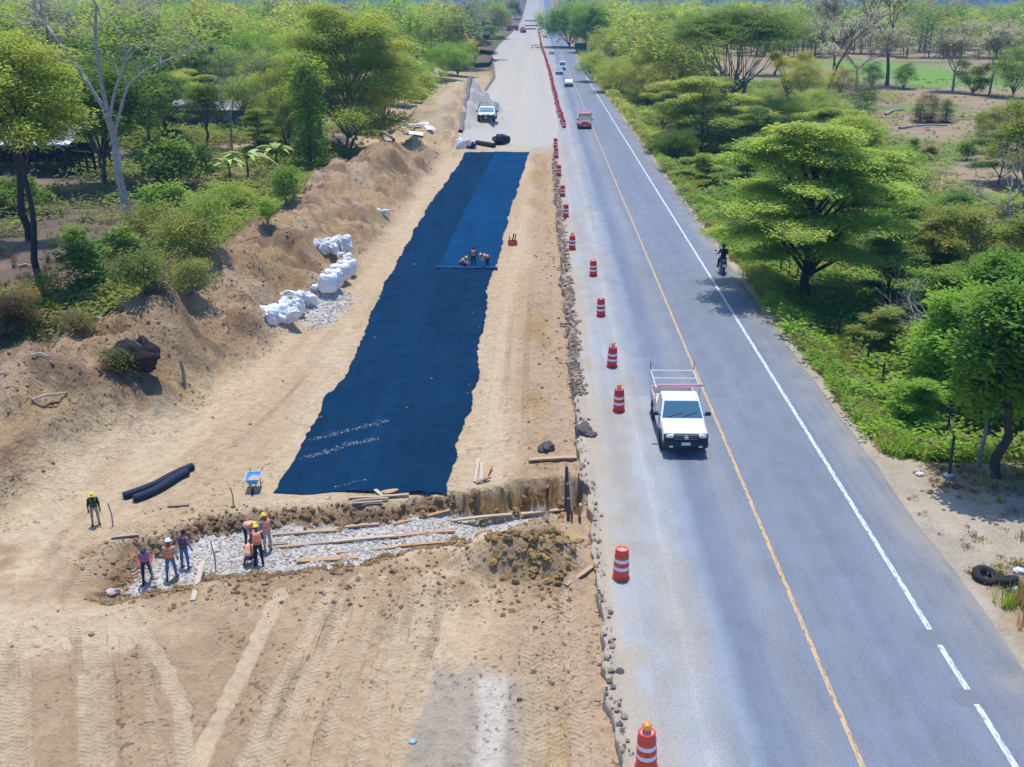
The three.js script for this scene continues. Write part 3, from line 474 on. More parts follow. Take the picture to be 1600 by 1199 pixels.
// a leafless tree: forks again and again down to twigs
function bareTree(name, p, o, label, group) {
  const t = thing(name, p, 0, label, 'bare tree', group), R = rngOf(o.seed), geos = [], tips = [];
  const grow = (a, dir, len, rad, lev) => {
    const pts = [a.clone()], rr = [rad * (lev ? 1 : 1.25)], d = dir.clone(), n = lev < 2 ? 6 : 4; let q = a.clone();
    for (let i = 1; i <= n; i++) { d.add(V(R() - 0.5, (R() - 0.35) * 0.8, R() - 0.5).multiplyScalar(lev ? 0.34 : 0.12)).normalize(); q = q.clone().addScaledVector(d, len / n); pts.push(q); rr.push(Math.max(o.minR || 0.01, rad * (1 - (lev >= o.levels ? 0.8 : 0.42) * i / n))); }
    geos.push(tubePath(pts, rr, lev < 2 ? 7 : lev < 3 ? 4 : 3));
    if (lev >= o.levels) { tips.push(q); return; }
    const kids = lev === 0 ? (o.forks || 3) : 2 + (R() < 0.55 ? 1 : 0) + (lev >= 2 ? 1 : 0);
    for (let k = 0; k < kids; k++) {
      const at = k === 0 || lev === 0 ? n - (lev === 0 ? Math.floor(R() * 2) : 0) : 2 + Math.floor(R() * (n - 2)), az = k / kids * 6.28 + R() * 1.5, sp = (o.spread || 0.6) * (0.6 + 0.7 * R());
      const x = V(Math.cos(az), 0, Math.sin(az)), nd = d.clone().multiplyScalar(Math.cos(sp)).addScaledVector(x, Math.sin(sp)).normalize();
      if (lev > 1 && nd.y < -0.1) nd.y *= -0.4;
      grow(pts[at], nd, len * (lev === 0 ? (o.limb || 0.75) : 0.55 + 0.25 * R()), rr[at] * (k === 0 ? 0.8 : 0.6), lev + 1);
    }
  };
  grow(V(0, -0.3, 0), V(...(o.dir || [0.03, 1, 0.02])).normalize(), o.trunkLen, o.rad, 0);
  part('trunk', merge(geos), o.bark || BARK.grey, t);
  if (o.leaf) { const l = [[], []]; tips.forEach((q, i) => { if (R() < o.leaf) { const k = (o.cs || 0.5) * (0.5 + R()); l[i & 1].push([q.x, q.y, q.z, k, k * 0.7, k, R() * 6, 0, ...vary(o.tint || GREEN.yellow, R)]); } }); l.forEach((q, k) => { if (q.length) instanced('crown', SPRAY.fine[k], leafMat, q, t).userData.kind = 'stuff'; }); }
  return t;
}
// T: a tree from where its foot is seen, how high up its top is seen and how wide it looks
const T = (name, px, py, topPy, w, o, label, group) => { const p = onLand(px, py), h = Math.max(1, heightAt(px, topPy, p) - p.y), r = metres(w, p) / 2; return tree(name, p, { ...o, h: o.h || h, r, base: o.base !== undefined ? o.base * h : undefined, seed: Math.round(px * 7 + py * 3), cs: o.cs || clamp(0.3 + r * 0.085, 0.4, 1.4) }, label, group); };
const B = (px, py, topPy, o, label, group) => { const p = onLand(px, py), h = heightAt(px, topPy, p) - p.y; return bareTree('bare_tree', p, { trunkLen: h * (o.bole || 0.5), rad: o.rad || h * 0.018, levels: 5, minR: Math.hypot(p.x, p.z) * 0.00019, seed: Math.round(px * 5 + py), ...o }, label, group); };

// right of the road
T('broad_tree', 1258, 478, 192, 305, { style: 'feather', base: 0.22, lobes: 66, lobe: 0.95, flat: 0.22, tint: GREEN.light, tint2: GREEN.fresh, trunk: 0.34, bark: BARK.dark, per: 9, cs: 0.72, lean: [-0.5, 0.5], spray: 'flat' }, 'broad light green tree of layered branches standing by the fence right of the road');
T('umbrella_tree', 1146, 212, -2, 225, { style: 'umbrella', base: 0.42, lobes: 34, tint: GREEN.dark, tint2: GREEN.mid, stems: 4, trunk: 0.55, bark: BARK.grey, cs: 1.1, per: 12 }, 'tall dark umbrella-crowned tree with several bare grey stems, behind the roadside trees at right');
T('roadside_tree', 1095, 250, 112, 195, { style: 'feather', base: 0.15, lobes: 26, tint: GREEN.yellow, tint2: GREEN.mid, cs: 0.95, per: 10 }, 'yellowish green spreading tree in front of the tall umbrella-crowned tree');
T('roadside_tree', 1010, 168, 78, 95, { style: 'round', base: 0.12, lobes: 12, tint: GREEN.yellow, tint2: GREEN.olive, spray: 'fine' }, 'pale yellow-green roadside tree level with the red minibus');
T('roadside_tree', 1035, 205, 135, 80, { style: 'feather', base: 0.1, lobes: 12, tint: GREEN.light, tint2: GREEN.mid }, 'low light green tree right beside the road, just before the spreading tree');
T('roadside_tree', 955, 108, 38, 80, { style: 'round', base: 0.1, lobes: 10, tint: GREEN.mid, tint2: GREEN.yellow }, 'mid green roadside tree just behind the small white sign');
T('roadside_tree', 985, 118, 24, 90, { style: 'round', base: 0.15, lobes: 12, tint: GREEN.yellow, tint2: GREEN.light, spray: 'fine' }, 'light yellow-green tree rising behind the small white sign');
T('roadside_tree', 1045, 128, 18, 100, { style: 'sparse', base: 0.2, lobes: 18, tint: GREEN.fresh, tint2: GREEN.mid, bark: BARK.pale, twigs: 3 }, 'thin-crowned bright green tree left of the umbrella-crowned tree');
T('roadside_tree', 1070, 90, 0, 90, { style: 'round', base: 0.15, lobes: 10, tint: GREEN.fresh, tint2: GREEN.yellow }, 'bright green far tree seen above the thin-crowned tree');
T('roadside_tree', 890, 74, 6, 104, { style: 'round', base: 0.05, lobes: 14, tint: GREEN.vivid, tint2: GREEN.mid, cs: 1.9 }, 'large dense green tree overhanging the far road, left of the green road sign');
T('roadside_tree', 925, 88, 4, 80, { style: 'round', base: 0.1, lobes: 12, tint: GREEN.mid, tint2: GREEN.fresh, cs: 1.5 }, 'green tree directly behind the green road sign');
T('roadside_tree', 960, 150, 92, 80, { style: 'round', base: 0.02, lobes: 12, tint: GREEN.yellow, tint2: GREEN.mid, spray: 'fine' }, 'bushy yellow-green tree touching the road, across from the blue car');
T('roadside_tree', 1045, 172, 96, 110, { style: 'round', base: 0.02, lobes: 16, tint: GREEN.olive, tint2: GREEN.yellow, spray: 'fine' }, 'olive bushy tree left of the grey stems of the umbrella-crowned tree');
T('roadside_tree', 1000, 140, 60, 90, { style: 'round', base: 0.02, lobes: 13, tint: GREEN.light, tint2: GREEN.mid }, 'full light green tree one row back from the road, left of the olive tree');
T('roadside_tree', 1060, 225, 150, 90, { style: 'feather', base: 0.02, lobes: 16, tint: GREEN.mid, tint2: GREEN.yellow }, 'dense low tree at the verge left of the yellowish spreading tree');
T('roadside_tree', 1140, 190, 128, 110, { style: 'round', base: 0.0, lobes: 14, tint: GREEN.mid, tint2: GREEN.olive, spray: 'fine' }, 'bushy mid green growth around the foot of the umbrella-crowned tree');
T('roadside_tree', 1215, 215, 150, 120, { style: 'round', base: 0.02, lobes: 15, tint: GREEN.yellow, tint2: GREEN.mid, spray: 'fine' }, 'wide bushy tree right of the umbrella-crowned tree, above the broad tree');
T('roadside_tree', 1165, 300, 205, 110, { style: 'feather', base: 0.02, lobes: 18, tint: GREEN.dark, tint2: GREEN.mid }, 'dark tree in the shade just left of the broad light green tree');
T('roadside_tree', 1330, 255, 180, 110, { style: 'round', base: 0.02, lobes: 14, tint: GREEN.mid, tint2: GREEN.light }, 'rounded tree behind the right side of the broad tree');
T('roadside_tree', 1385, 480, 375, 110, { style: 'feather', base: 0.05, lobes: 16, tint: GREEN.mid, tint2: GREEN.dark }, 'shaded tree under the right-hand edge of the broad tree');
T('hedge_tree', 1312, 148, 100, 60, { style: 'round', base: 0.0, lobes: 10, tint: GREEN.yellow, tint2: GREEN.olive, spray: 'fine' }, 'yellowish thicket tree at the left end of the field edge');
T('hedge_tree', 1362, 138, 96, 36, { style: 'round', base: 0.0, lobes: 8, tint: GREEN.mid, tint2: GREEN.dark, spray: 'fine' }, 'dark green thicket between the whitish and the tall brown bare trees');
T('hedge_tree', 1412, 138, 98, 36, { style: 'round', base: 0.0, lobes: 8, tint: GREEN.dark, tint2: GREEN.olive, spray: 'fine' }, 'dark thicket right of the tall brown bare tree');
T('hedge_tree', 1520, 148, 96, 60, { style: 'sparse', base: 0.05, lobes: 12, tint: GREEN.olive, tint2: GREEN.mid, twigs: 4, bark: BARK.grey }, 'grey-green thicket right of the pale silvery bare tree');
T('hedge_tree', 1445, 66, 18, 70, { style: 'round', base: 0.05, lobes: 10, tint: GREEN.fresh, tint2: GREEN.yellow }, 'fresh green tree beyond the green field, behind the pale silvery tree');
T('hedge_tree', 1375, 72, 14, 80, { style: 'round', base: 0.05, lobes: 10, tint: GREEN.yellow, tint2: GREEN.dry, spray: 'fine' }, 'brownish yellow tree beyond the field, behind the tall brown bare tree');
T('roadside_tree', 1212, 118, 22, 70, { style: 'round', base: 0.2, lobes: 10, tint: GREEN.dark, tint2: GREEN.mid }, 'dark green tree at the right shoulder of the umbrella-crowned tree');
T('roadside_tree', 1230, 160, 60, 75, { style: 'sparse', base: 0.1, lobes: 14, tint: GREEN.yellow, tint2: GREEN.olive, twigs: 2 }, 'thin yellowish tree between the umbrella-crowned tree and the bare trees');
T('roadside_tree', 1180, 260, 160, 110, { style: 'feather', base: 0.1, lobes: 16, tint: GREEN.mid, tint2: GREEN.dark }, 'mid green tree behind the broad light green tree, towards the road');
T('roadside_tree', 1275, 205, 140, 100, { style: 'round', base: 0.05, lobes: 12, tint: GREEN.mid, tint2: GREEN.light, spray: 'fine' }, 'bushy green tree behind the top of the broad light green tree');
T('roadside_tree', 1345, 205, 140, 34, { style: 'column', base: 0.02, lobes: 6, tint: GREEN.dark, bark: BARK.dark }, 'narrow dark creeper-covered tree on the edge of the dry field');
B(1290, 150, 34, { bark: BARK.brown, dir: [0.22, 1, 0], rad: 0.28, spread: 0.6, leaf: 0.22, cs: 1.7, tint: [0.60, 0.57, 0.36] }, 'leaning brown leafless tree at the left end of the bare tree row');
B(1338, 142, 14, { bark: BARK.dead, rad: 0.34, bole: 0.34, limb: 1.0, spread: 0.8, forks: 4, leaf: 0.22, cs: 1.6, tint: [0.8, 0.74, 0.45] }, 'whitish bare tree with wide twisted limbs at the edge of the dry field');
B(1386, 134, -6, { bark: BARK.brown, rad: 0.45, bole: 0.55, spread: 0.55, levels: 5, leaf: 0.22, cs: 1.7, tint: [0.60, 0.57, 0.36] }, 'tall brown bare tree with a thick straight trunk behind the dry field');
B(1300, 128, 8, { bark: BARK.grey, rad: 0.3, spread: 0.55, levels: 5, leaf: 0.22, cs: 1.7, tint: [0.60, 0.57, 0.36] }, 'grey bare tree with a fine twiggy crown behind the leaning brown one');
B(1488, 145, 44, { bark: BARK.pale, rad: 0.3, bole: 0.4, spread: 0.6, levels: 5, leaf: 0.22, cs: 1.7, tint: [0.60, 0.57, 0.36] }, 'pale silvery bare tree in front of the bright green field');
B(1545, 150, 60, { bark: BARK.grey, rad: 0.22, spread: 0.7, levels: 5, leaf: 0.22, cs: 1.7, tint: [0.60, 0.57, 0.36] }, 'small grey bare tree right of the pale silvery one');
T('field_tree', 1425, 60, 4, 80, { style: 'round', base: 0.2, lobes: 10, tint: GREEN.yellow, tint2: GREEN.fresh, cs: 1.5 }, 'yellow-green tree beyond the bright green field');
T('field_tree', 1530, 62, 10, 110, { style: 'umbrella', base: 0.3, lobes: 12, tint: GREEN.blue, tint2: GREEN.mid, cs: 1.6 }, 'wide bluish green tree beyond the field, near the small roofed hut');
T('field_tree', 1585, 75, 8, 80, { style: 'round', base: 0.2, lobes: 10, tint: GREEN.mid, tint2: GREEN.fresh, cs: 1.4 }, 'green tree at the right edge of the photo above the field');
T('field_tree', 1582, 152, 72, 80, { style: 'round', base: 0.1, lobes: 12, tint: GREEN.fresh, tint2: GREEN.mid }, 'bright green tree on the right edge where the dry field ends');
T('field_tree', 1560, 290, 200, 120, { style: 'feather', base: 0.15, lobes: 14, tint: GREEN.dark, tint2: GREEN.mid, bark: BARK.grey, twigs: 2 }, 'dark green small tree in the dry field near the right edge');
T('field_tree', 1600, 345, 150, 120, { style: 'sparse', base: 0.25, lobes: 18, tint: GREEN.mid, tint2: GREEN.olive, bark: BARK.grey, twigs: 4 }, 'loose-crowned tree cut off by the right edge, beside the dry field');
B(1590, 395, 210, { bark: BARK.pale, rad: 0.12, dir: [-0.35, 1, 0.1], spread: 0.8, levels: 4 }, 'thin pale leaning bare tree at the right edge beside the dry field');
T('wayside_tree', 1555, 745, 452, 175, { style: 'feather', lobe: 1.35, flat: 0.45, base: 0.42, lobes: 38, tint: GREEN.dark, tint2: GREEN.vivid, bark: BARK.dark, trunk: 0.20, spray: 'round', cs: 0.72, per: 9 }, 'dense dark green tree with a black trunk beside the dirt turnout');
T('wayside_tree', 1528, 730, 560, 80, { style: 'feather', lobe: 1.35, flat: 0.45, base: 0.5, lobes: 17, tint: GREEN.vivid, tint2: GREEN.mid, bark: BARK.grey, trunk: 0.09, spray: 'round', cs: 0.6 }, 'slim tree with a pale trunk just left of the black-trunked tree');
T('wayside_tree', 1600, 690, 520, 110, { style: 'feather', lobe: 1.35, flat: 0.45, base: 0.35, lobes: 20, tint: GREEN.mid, tint2: GREEN.dark, spray: 'round', cs: 0.65 }, 'green tree cut by the right edge behind the dirt turnout');
T('wayside_tree', 1490, 640, 445, 150, { style: 'feather', lobe: 1.35, flat: 0.45, base: 0.12, lobes: 36, tint: GREEN.vivid, tint2: GREEN.fresh, spray: 'round', cs: 0.65, per: 9 }, 'bright green bushy tree behind the fence, in the gap right of the broad tree');
T('wayside_tree', 1570, 540, 400, 130, { style: 'feather', lobe: 1.35, flat: 0.45, base: 0.1, lobes: 28, tint: GREEN.vivid, tint2: GREEN.dark, spray: 'round', cs: 0.65 }, 'leafy green tree at the right edge above the fallen pale branches');
T('wayside_tree', 1440, 600, 500, 70, { style: 'feather', lobe: 1.35, flat: 0.45, base: 0.1, lobes: 19, tint: GREEN.fresh, tint2: GREEN.mid, spray: 'round', cs: 0.5 }, 'small bright tree behind the fence posts below the broad tree');
T('wayside_tree', 1450, 420, 330, 120, { style: 'feather', base: 0.08, lobes: 12, tint: GREEN.mid, tint2: GREEN.olive }, 'low green tree right of the broad tree, at the foot of the dry field');
T('wayside_tree', 1530, 440, 340, 130, { style: 'sparse', base: 0.1, lobes: 14, tint: GREEN.olive, tint2: GREEN.mid, twigs: 5, bark: BARK.grey }, 'thin olive tree with bare twigs between the dry field and the right-hand thicket');
// left of the works
{ // trunk and limbs as seen: upright bole, one limb straight up, one to the left, two to the right
  const p = onLand(205, 392), t = thing('bare_tree', p, 0, 'tall white-barked bare tree with four long limbs, left of the spoil heaps', 'bare tree'), R = rngOf(205), gs = [];
  const at = (x, y, z) => V(metres(x - 205, p), heightAt(x, y, p) - p.y, z);
  const limb = (pts, r0, r1, twigs) => { const c = new THREE.CatmullRomCurve3(pts.map(([x, y], i) => at(x, y, (R() - 0.5) * 0.25 * i))), q = c.getPoints(18); gs.push(tubePath(q, q.map((_, i) => lerp(r0, r1, i / 18)), 8)); for (let k = 0; k < twigs; k++) { const s = q[6 + Math.floor(R() * 12)], d = V(R() - 0.5, R() * 0.9, R() - 0.5).normalize(), L = 1.2 + 2.2 * R(), m = s.clone().addScaledVector(d, L * 0.5).add(V(R() - 0.5, R() * 0.4, R() - 0.5).multiplyScalar(0.5)), e = s.clone().addScaledVector(d, L); gs.push(tubePath([s, m, e], [0.05, 0.03, 0.012], 4)); for (let j = 0; j < 2; j++) gs.push(tubePath([m, m.clone().add(V(R() - 0.5, R() * 0.8, R() - 0.5).multiplyScalar(1.3))], [0.025, 0.008], 3)); } };
  limb([[205, 400], [205, 330], [203, 270], [200, 215], [198, 172]], 0.33, 0.23, 0);
  limb([[197, 178], [180, 140], [160, 95], [140, 55], [122, 30], [118, 8]], 0.17, 0.05, 9); limb([[197, 172], [193, 110], [195, 50], [202, 10], [206, -25]], 0.16, 0.05, 7);
  limb([[199, 185], [212, 140], [228, 105], [236, 80]], 0.13, 0.04, 8); limb([[201, 215], [214, 175], [230, 135], [258, 110], [300, 88], [345, 66]], 0.13, 0.03, 9); limb([[163, 98], [135, 95], [100, 118], [85, 128]], 0.09, 0.03, 4);
  part('trunk', merge(gs), BARK.pale, t);
}
T('yard_tree', 64, 462, 62, 190, { style: 'feather', base: 0.56, lobes: 34, tint: GREEN.yellow, tint2: GREEN.mid, bark: BARK.dark, trunk: 0.22, twigs: 3, spray: 'fine', cs: 1.0 }, 'tree with a tall dark trunk and loose crown in front of the tin-roofed shed');
T('yard_tree', 48, 375, 92, 150, { style: 'feather', base: 0.58, lobes: 16, tint: GREEN.mid, tint2: GREEN.yellow, bark: BARK.dark, twigs: 2, spray: 'fine' }, 'second dark-trunked tree, just left of and behind the tall dark trunk');
T('yard_tree', 165, 292, 92, 175, { style: 'round', base: 0.3, lobes: 22, tint: GREEN.dark, tint2: GREEN.mid, bark: BARK.brown }, 'dense dark green tree over the wooden corral, left of the white-barked tree');
T('yard_tree', 235, 246, 92, 110, { style: 'round', base: 0.3, lobes: 12, tint: GREEN.dark, tint2: GREEN.blue }, 'dark rounded tree right behind the white-barked tree');
T('yard_tree', 275, 190, 112, 70, { style: 'round', base: 0.45, lobes: 8, tint: GREEN.yellow, tint2: GREEN.light, spray: 'fine' }, 'small light green tree standing on the bare yard');
T('yard_tree', 325, 232, 128, 70, { style: 'round', base: 0.35, lobes: 10, tint: GREEN.mid, tint2: GREEN.dark }, 'green tree in front of the grey-roofed house');
B(362, 238, 90, { bark: BARK.pale, rad: 0.16, spread: 0.7, leaf: 0.35, tint: GREEN.mid, cs: 0.8 }, 'pale crooked thin tree beside the grey-roofed house');
T('roadside_tree', 545, 240, 8, 245, { style: 'feather', base: 0.14, lobes: 60, tint: GREEN.yellow, tint2: GREEN.mid, bark: BARK.grey, stems: 3, trunk: 0.34, twigs: 2, cs: 1.25, per: 8, spray: 'fine' }, 'big light green tree with several stems standing behind the spoil heaps at left');
T('roadside_tree', 500, 215, 60, 120, { style: 'round', base: 0.3, lobes: 12, tint: GREEN.light, tint2: GREEN.mid, spray: 'fine' }, 'light green tree at the left side of the big many-stemmed tree');
T('yard_tree', 300, 172, 108, 90, { style: 'feather', base: 0.25, lobes: 16, tint: GREEN.yellow, tint2: GREEN.mid }, 'yellowish layered tree left of the grey-roofed house');
T('yard_tree', 385, 205, 118, 75, { style: 'round', base: 0.25, lobes: 12, tint: GREEN.mid, tint2: GREEN.light, spray: 'fine' }, 'mid green tree right of the grey-roofed house');
T('yard_tree', 425, 190, 84, 95, { style: 'sparse', base: 0.2, lobes: 24, tint: GREEN.mid, tint2: GREEN.yellow, twigs: 2, spray: 'fine', bark: BARK.grey }, 'loose green tree left of the big many-stemmed tree, behind the vine column');
T('yard_tree', 345, 150, 74, 100, { style: 'round', base: 0.2, lobes: 14, tint: GREEN.fresh, tint2: GREEN.mid }, 'fresh green tree right behind the grey-roofed house');
T('yard_tree', 12, 190, 40, 130, { style: 'feather', base: 0.2, lobes: 18, tint: GREEN.yellow, tint2: GREEN.mid }, 'light green tree behind the shed at the left edge');
T('roadside_tree', 600, 196, 92, 100, { style: 'round', base: 0.1, lobes: 15, tint: GREEN.mid, tint2: GREEN.yellow, spray: 'fine' }, 'bushy tree right of the stems of the big many-stemmed tree');
T('roadside_tree', 560, 130, 30, 120, { style: 'round', base: 0.1, lobes: 15, tint: GREEN.fresh, tint2: GREEN.mid }, 'fresh green tree hidden behind the crown of the big many-stemmed tree');
T('roadside_tree', 480, 120, 40, 110, { style: 'round', base: 0.1, lobes: 14, tint: GREEN.mid, tint2: GREEN.yellow }, 'green tree behind the top of the vine column');
T('roadside_tree', 600, 82, 6, 110, { style: 'round', base: 0.1, lobes: 13, tint: GREEN.vivid, tint2: GREEN.mid }, 'deep green tree left of the tall grey-trunked tree');
T('vine_column', 485, 268, 98, 46, { style: 'column', base: 0.06, lobes: 9, tint: GREEN.fresh, tint2: GREEN.mid, spray: 'coarse', cs: 0.7, category: 'tree' }, 'slender vine-covered tree like a green column, left of the many-stemmed tree');
T('roadside_tree', 622, 165, 78, 75, { style: 'round', base: 0.2, lobes: 10, tint: GREEN.dark, tint2: GREEN.mid }, 'dark green tree right behind the many-stemmed tree, above the pile of metal sheets');
T('roadside_tree', 652, 96, -26, 135, { style: 'round', base: 0.42, lobes: 15, tint: GREEN.mid, tint2: GREEN.fresh, bark: BARK.grey, trunk: 0.65, cs: 1.3 }, 'tall tree with a grey trunk and high green crown left of the gravel road');
T('roadside_tree', 690, 125, 68, 90, { style: 'round', base: 0.1, lobes: 11, tint: GREEN.vivid, tint2: GREEN.mid }, 'rounded bright green tree below the tall grey-trunked tree');
T('flat_topped_tree', 742, 100, 30, 96, { style: 'feather', base: 0.15, lobes: 22, tint: GREEN.vivid, tint2: GREEN.dark, cs: 1.3 }, 'wide dark green tree of flat layers beside the bend of the gravel road');
T('roadside_tree', 705, 72, 4, 60, { style: 'sparse', base: 0.2, lobes: 12, tint: GREEN.dry, tint2: GREEN.olive, twigs: 5, bark: BARK.grey }, 'brownish half-bare tree behind the wide flat-layered tree');
T('roadside_tree', 770, 62, 10, 50, { style: 'round', base: 0.1, lobes: 8, tint: GREEN.olive, tint2: GREEN.mid, cs: 1.6 }, 'greyish green tree at the far end of the gravel road');
T('roadside_tree', 805, 30, 4, 24, { style: 'round', base: 0.1, lobes: 6, tint: GREEN.blue, tint2: GREEN.dark, cs: 2.2 }, 'dark bluish tree beside the farthest stretch of road');
B(440, 86, 14, { bark: BARK.grey, rad: 0.3, spread: 0.6, levels: 5, leaf: 0.1 }, 'greyish bare tree behind the left wood, above the big many-stemmed tree');
{ // the wood behind the yards
  const R = rngOf(77), kinds = [['round', GREEN.yellow, GREEN.mid, 'fine', 'loose yellow-green'], ['round', GREEN.fresh, GREEN.mid, 'round', 'fresh green rounded'], ['feather', GREEN.light, GREEN.dark, 'flat', 'layered light green'], ['sparse', GREEN.yellow, GREEN.olive, 'fine', 'thin olive'], ['round', GREEN.vivid, GREEN.mid, 'round', 'deep green rounded'], ['feather', GREEN.mid, GREEN.fresh, 'flat', 'layered mid green']];
  const ord = ['first', 'second', 'third', 'fourth', 'fifth', 'sixth', 'seventh', 'eighth', 'ninth', 'tenth', 'eleventh', 'twelfth'];
  let k = 0;
  for (const [y, n, top, x0, x1, row] of [[52, 12, 42, -15, 455, 'farthest'], [64, 11, 50, -15, 445, 'sixth'], [78, 10, 58, -15, 440, 'fifth'], [96, 9, 66, -20, 430, 'fourth'], [118, 8, 74, -20, 425, 'third'], [148, 7, 84, -20, 420, 'second'], [176, 4, 84, -20, 190, 'nearest']]) for (let i = 0; i < n; i++, k++) {
    const px = lerp(x0, x1, (i + 0.2 + 0.6 * R()) / n), py = y + (R() - 0.5) * 10, q = kinds[(k * 5 + Math.floor(R() * 3)) % 6];
    T('wood_tree', px, py, py - top * (0.8 + 0.35 * R()), 62 + y * 0.34 + 26 * R(), { style: q[0], base: 0.14 + 0.12 * R(), lobes: q[0] === 'round' ? 12 : 18, tint: q[1], tint2: q[2], spray: q[3], bark: k % 3 ? BARK.brown : BARK.grey, twigs: q[0] === 'sparse' ? 3 : 0 }, `${q[4]} tree, ${ord[i]} from the left in the ${row} row of the left wood`, 'trees of the wood behind the yards at left');
  }
}
// more growth that closes the gaps along the road and around the yards
for (const [x, y, t, w, st, c1, c2, lab] of [
  [1095, 300, 240, 80, 'feather', 'mid', 'yellow', 'low spreading tree at the verge, just left of the broad tree'],
  [1060, 262, 205, 70, 'round', 'dark', 'mid', 'dark bush-like tree at the verge, under the yellowish spreading tree'],
  [1300, 235, 165, 120, 'feather', 'light', 'mid', 'spreading tree right behind the crown of the broad tree'],
  [1390, 300, 225, 90, 'round', 'mid', 'fresh', 'rounded tree where the broad tree meets the dry field'],
  [1400, 400, 310, 110, 'feather', 'fresh', 'mid', 'fresh green tree directly right of the broad tree'],
  [1480, 400, 320, 90, 'round', 'olive', 'mid', 'olive rounded tree in the thicket right of the broad tree'],
  [1465, 510, 415, 110, 'feather', 'vivid', 'mid', 'deep green tree in the thicket, above the bushy tree behind the fence'],
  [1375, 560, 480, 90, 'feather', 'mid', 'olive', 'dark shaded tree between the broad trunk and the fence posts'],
  [1530, 500, 400, 110, 'feather', 'mid', 'dark', 'mid green tree near the right edge, below the thin olive one'],
  [1425, 680, 590, 80, 'feather', 'vivid', 'fresh', 'leafy bush growing through the fence before the dirt turnout'],
  [925, 128, 78, 60, 'round', 'yellow', 'fresh', 'yellow-green bush tree beside the small white sign'],
  [1080, 150, 62, 110, 'feather', 'yellow', 'mid', 'wide yellowish tree left of the umbrella-crowned tree'],
  [1255, 165, 92, 90, 'round', 'light', 'olive', 'light tree right of the umbrella-crowned tree, before the bare trees'],
  [1560, 240, 165, 80, 'round', 'mid', 'olive', 'rounded tree standing in the dry field near the right edge'],
  [262, 225, 118, 100, 'feather', 'mid', 'dark', 'dark spreading tree right of the rounded tree behind the white trunk'],
  [120, 215, 105, 130, 'feather', 'vivid', 'dark', 'dense green tree behind the corral roofline'],
  [450, 235, 150, 80, 'round', 'mid', 'yellow', 'green tree at the left foot of the vine column'],
  [405, 250, 168, 70, 'feather', 'fresh', 'mid', 'small spreading tree between the house and the vine column'],
  [575, 205, 125, 90, 'feather', 'yellow', 'mid', 'yellowish tree among the stems of the big many-stemmed tree'],
  [655, 150, 92, 80, 'round', 'fresh', 'mid', 'fresh green tree below the tall grey-trunked tree, by the tan mound'],
  [715, 118, 66, 60, 'round', 'vivid', 'mid', 'rounded green tree in front of the wide flat-layered tree'],
]) T(y > 430 ? 'wayside_tree' : 'leafy_tree', x, y, t, w, { style: st, base: 0.06, lobes: st === 'feather' ? 26 : 13, tint: GREEN[c1], tint2: GREEN[c2], spray: st === 'feather' ? 'flat' : 'fine' }, lab);
// shrubs one can point at
const shrub = (px, py, topPy, w, o, label, group) => T('shrub', px, py, topPy, w, { style: 'round', base: 0.0, lobes: 7, trunk: 0.05, spray: 'coarse', category: 'shrub', ...o }, label, group);
shrub(447, 318, 258, 38, { tint: GREEN.vivid, tint2: GREEN.dark, spray: 'round', cs: 0.55 }, 'round dark green bush on the edge of the spoil heaps');
shrub(419, 352, 306, 26, { tint: GREEN.fresh, spray: 'round', cs: 0.4 }, 'small bright green bush in front of the round dark one');
shrub(140, 462, 366, 60, { tint: GREEN.dark, tint2: GREEN.vivid, cs: 0.55 }, 'upright dark green shrub left of the foot of the white-barked tree');
shrub(118, 400, 352, 34, { tint: GREEN.mid, cs: 0.45 }, 'small green shrub behind the upright dark shrub');
shrub(265, 300, 215, 80, { tint: GREEN.blue, tint2: GREEN.mid, cs: 0.7 }, 'bluish green large-leaved bush right of the white trunk');
shrub(310, 292, 222, 50, { tint: GREEN.mid, tint2: GREEN.blue, cs: 0.6 }, 'large-leaved bush to the right of the bluish bush');
shrub(240, 400, 310, 80, { tint: GREEN.olive, tint2: GREEN.mid, spray: 'fine', cs: 0.8 }, 'tall tangled shrub just right of the white trunk');
shrub(290, 425, 330, 85, { tint: GREEN.mid, tint2: GREEN.olive, spray: 'fine', cs: 0.8 }, 'tangled green shrub at the right end of the thicket, above the heaps');
shrub(190, 430, 350, 60, { tint: GREEN.dark, tint2: GREEN.mid, cs: 0.6 }, 'dark shrub between the upright dark shrub and the white trunk');
shrub(320, 380, 300, 60, { tint: GREEN.fresh, tint2: GREEN.mid, spray: 'fine', cs: 0.7 }, 'bright weedy bush at the right end of the thicket, under the bananas');
shrub(265, 350, 285, 70, { tint: GREEN.mid, tint2: GREEN.fresh, cs: 0.6 }, 'green bush in the middle of the thicket right of the white trunk');
shrub(365, 330, 285, 60, { tint: GREEN.yellow, tint2: GREEN.fresh, spray: 'fine', cs: 0.7 }, 'yellow-green bush below the banana plants');
shrub(300, 460, 405, 60, { tint: GREEN.olive, tint2: GREEN.mid, spray: 'fine', cs: 0.6 }, 'low olive bush on the rim of the spoil heap below the thicket');
shrub(60, 480, 430, 60, { tint: GREEN.mid, tint2: GREEN.olive, spray: 'fine', cs: 0.6 }, 'green scrub left of the dark upright shrub');
shrub(225, 455, 395, 80, { tint: GREEN.olive, tint2: GREEN.dark, spray: 'fine', cs: 0.7 }, 'low shrub at the foot of the white-barked tree');
shrub(30, 330, 275, 70, { tint: GREEN.dark, tint2: GREEN.mid }, 'dark bush under the shed eaves at the left edge');
shrub(40, 520, 440, 60, { tint: GREEN.olive, tint2: GREEN.dry, spray: 'fine' }, 'scrubby olive bush at the left edge of the thicket');
shrub(10, 530, 460, 60, { tint: [0.10, 0.06, 0.04], tint2: [0.16, 0.10, 0.05], spray: 'fine' }, 'brown withered bush cut by the left edge');
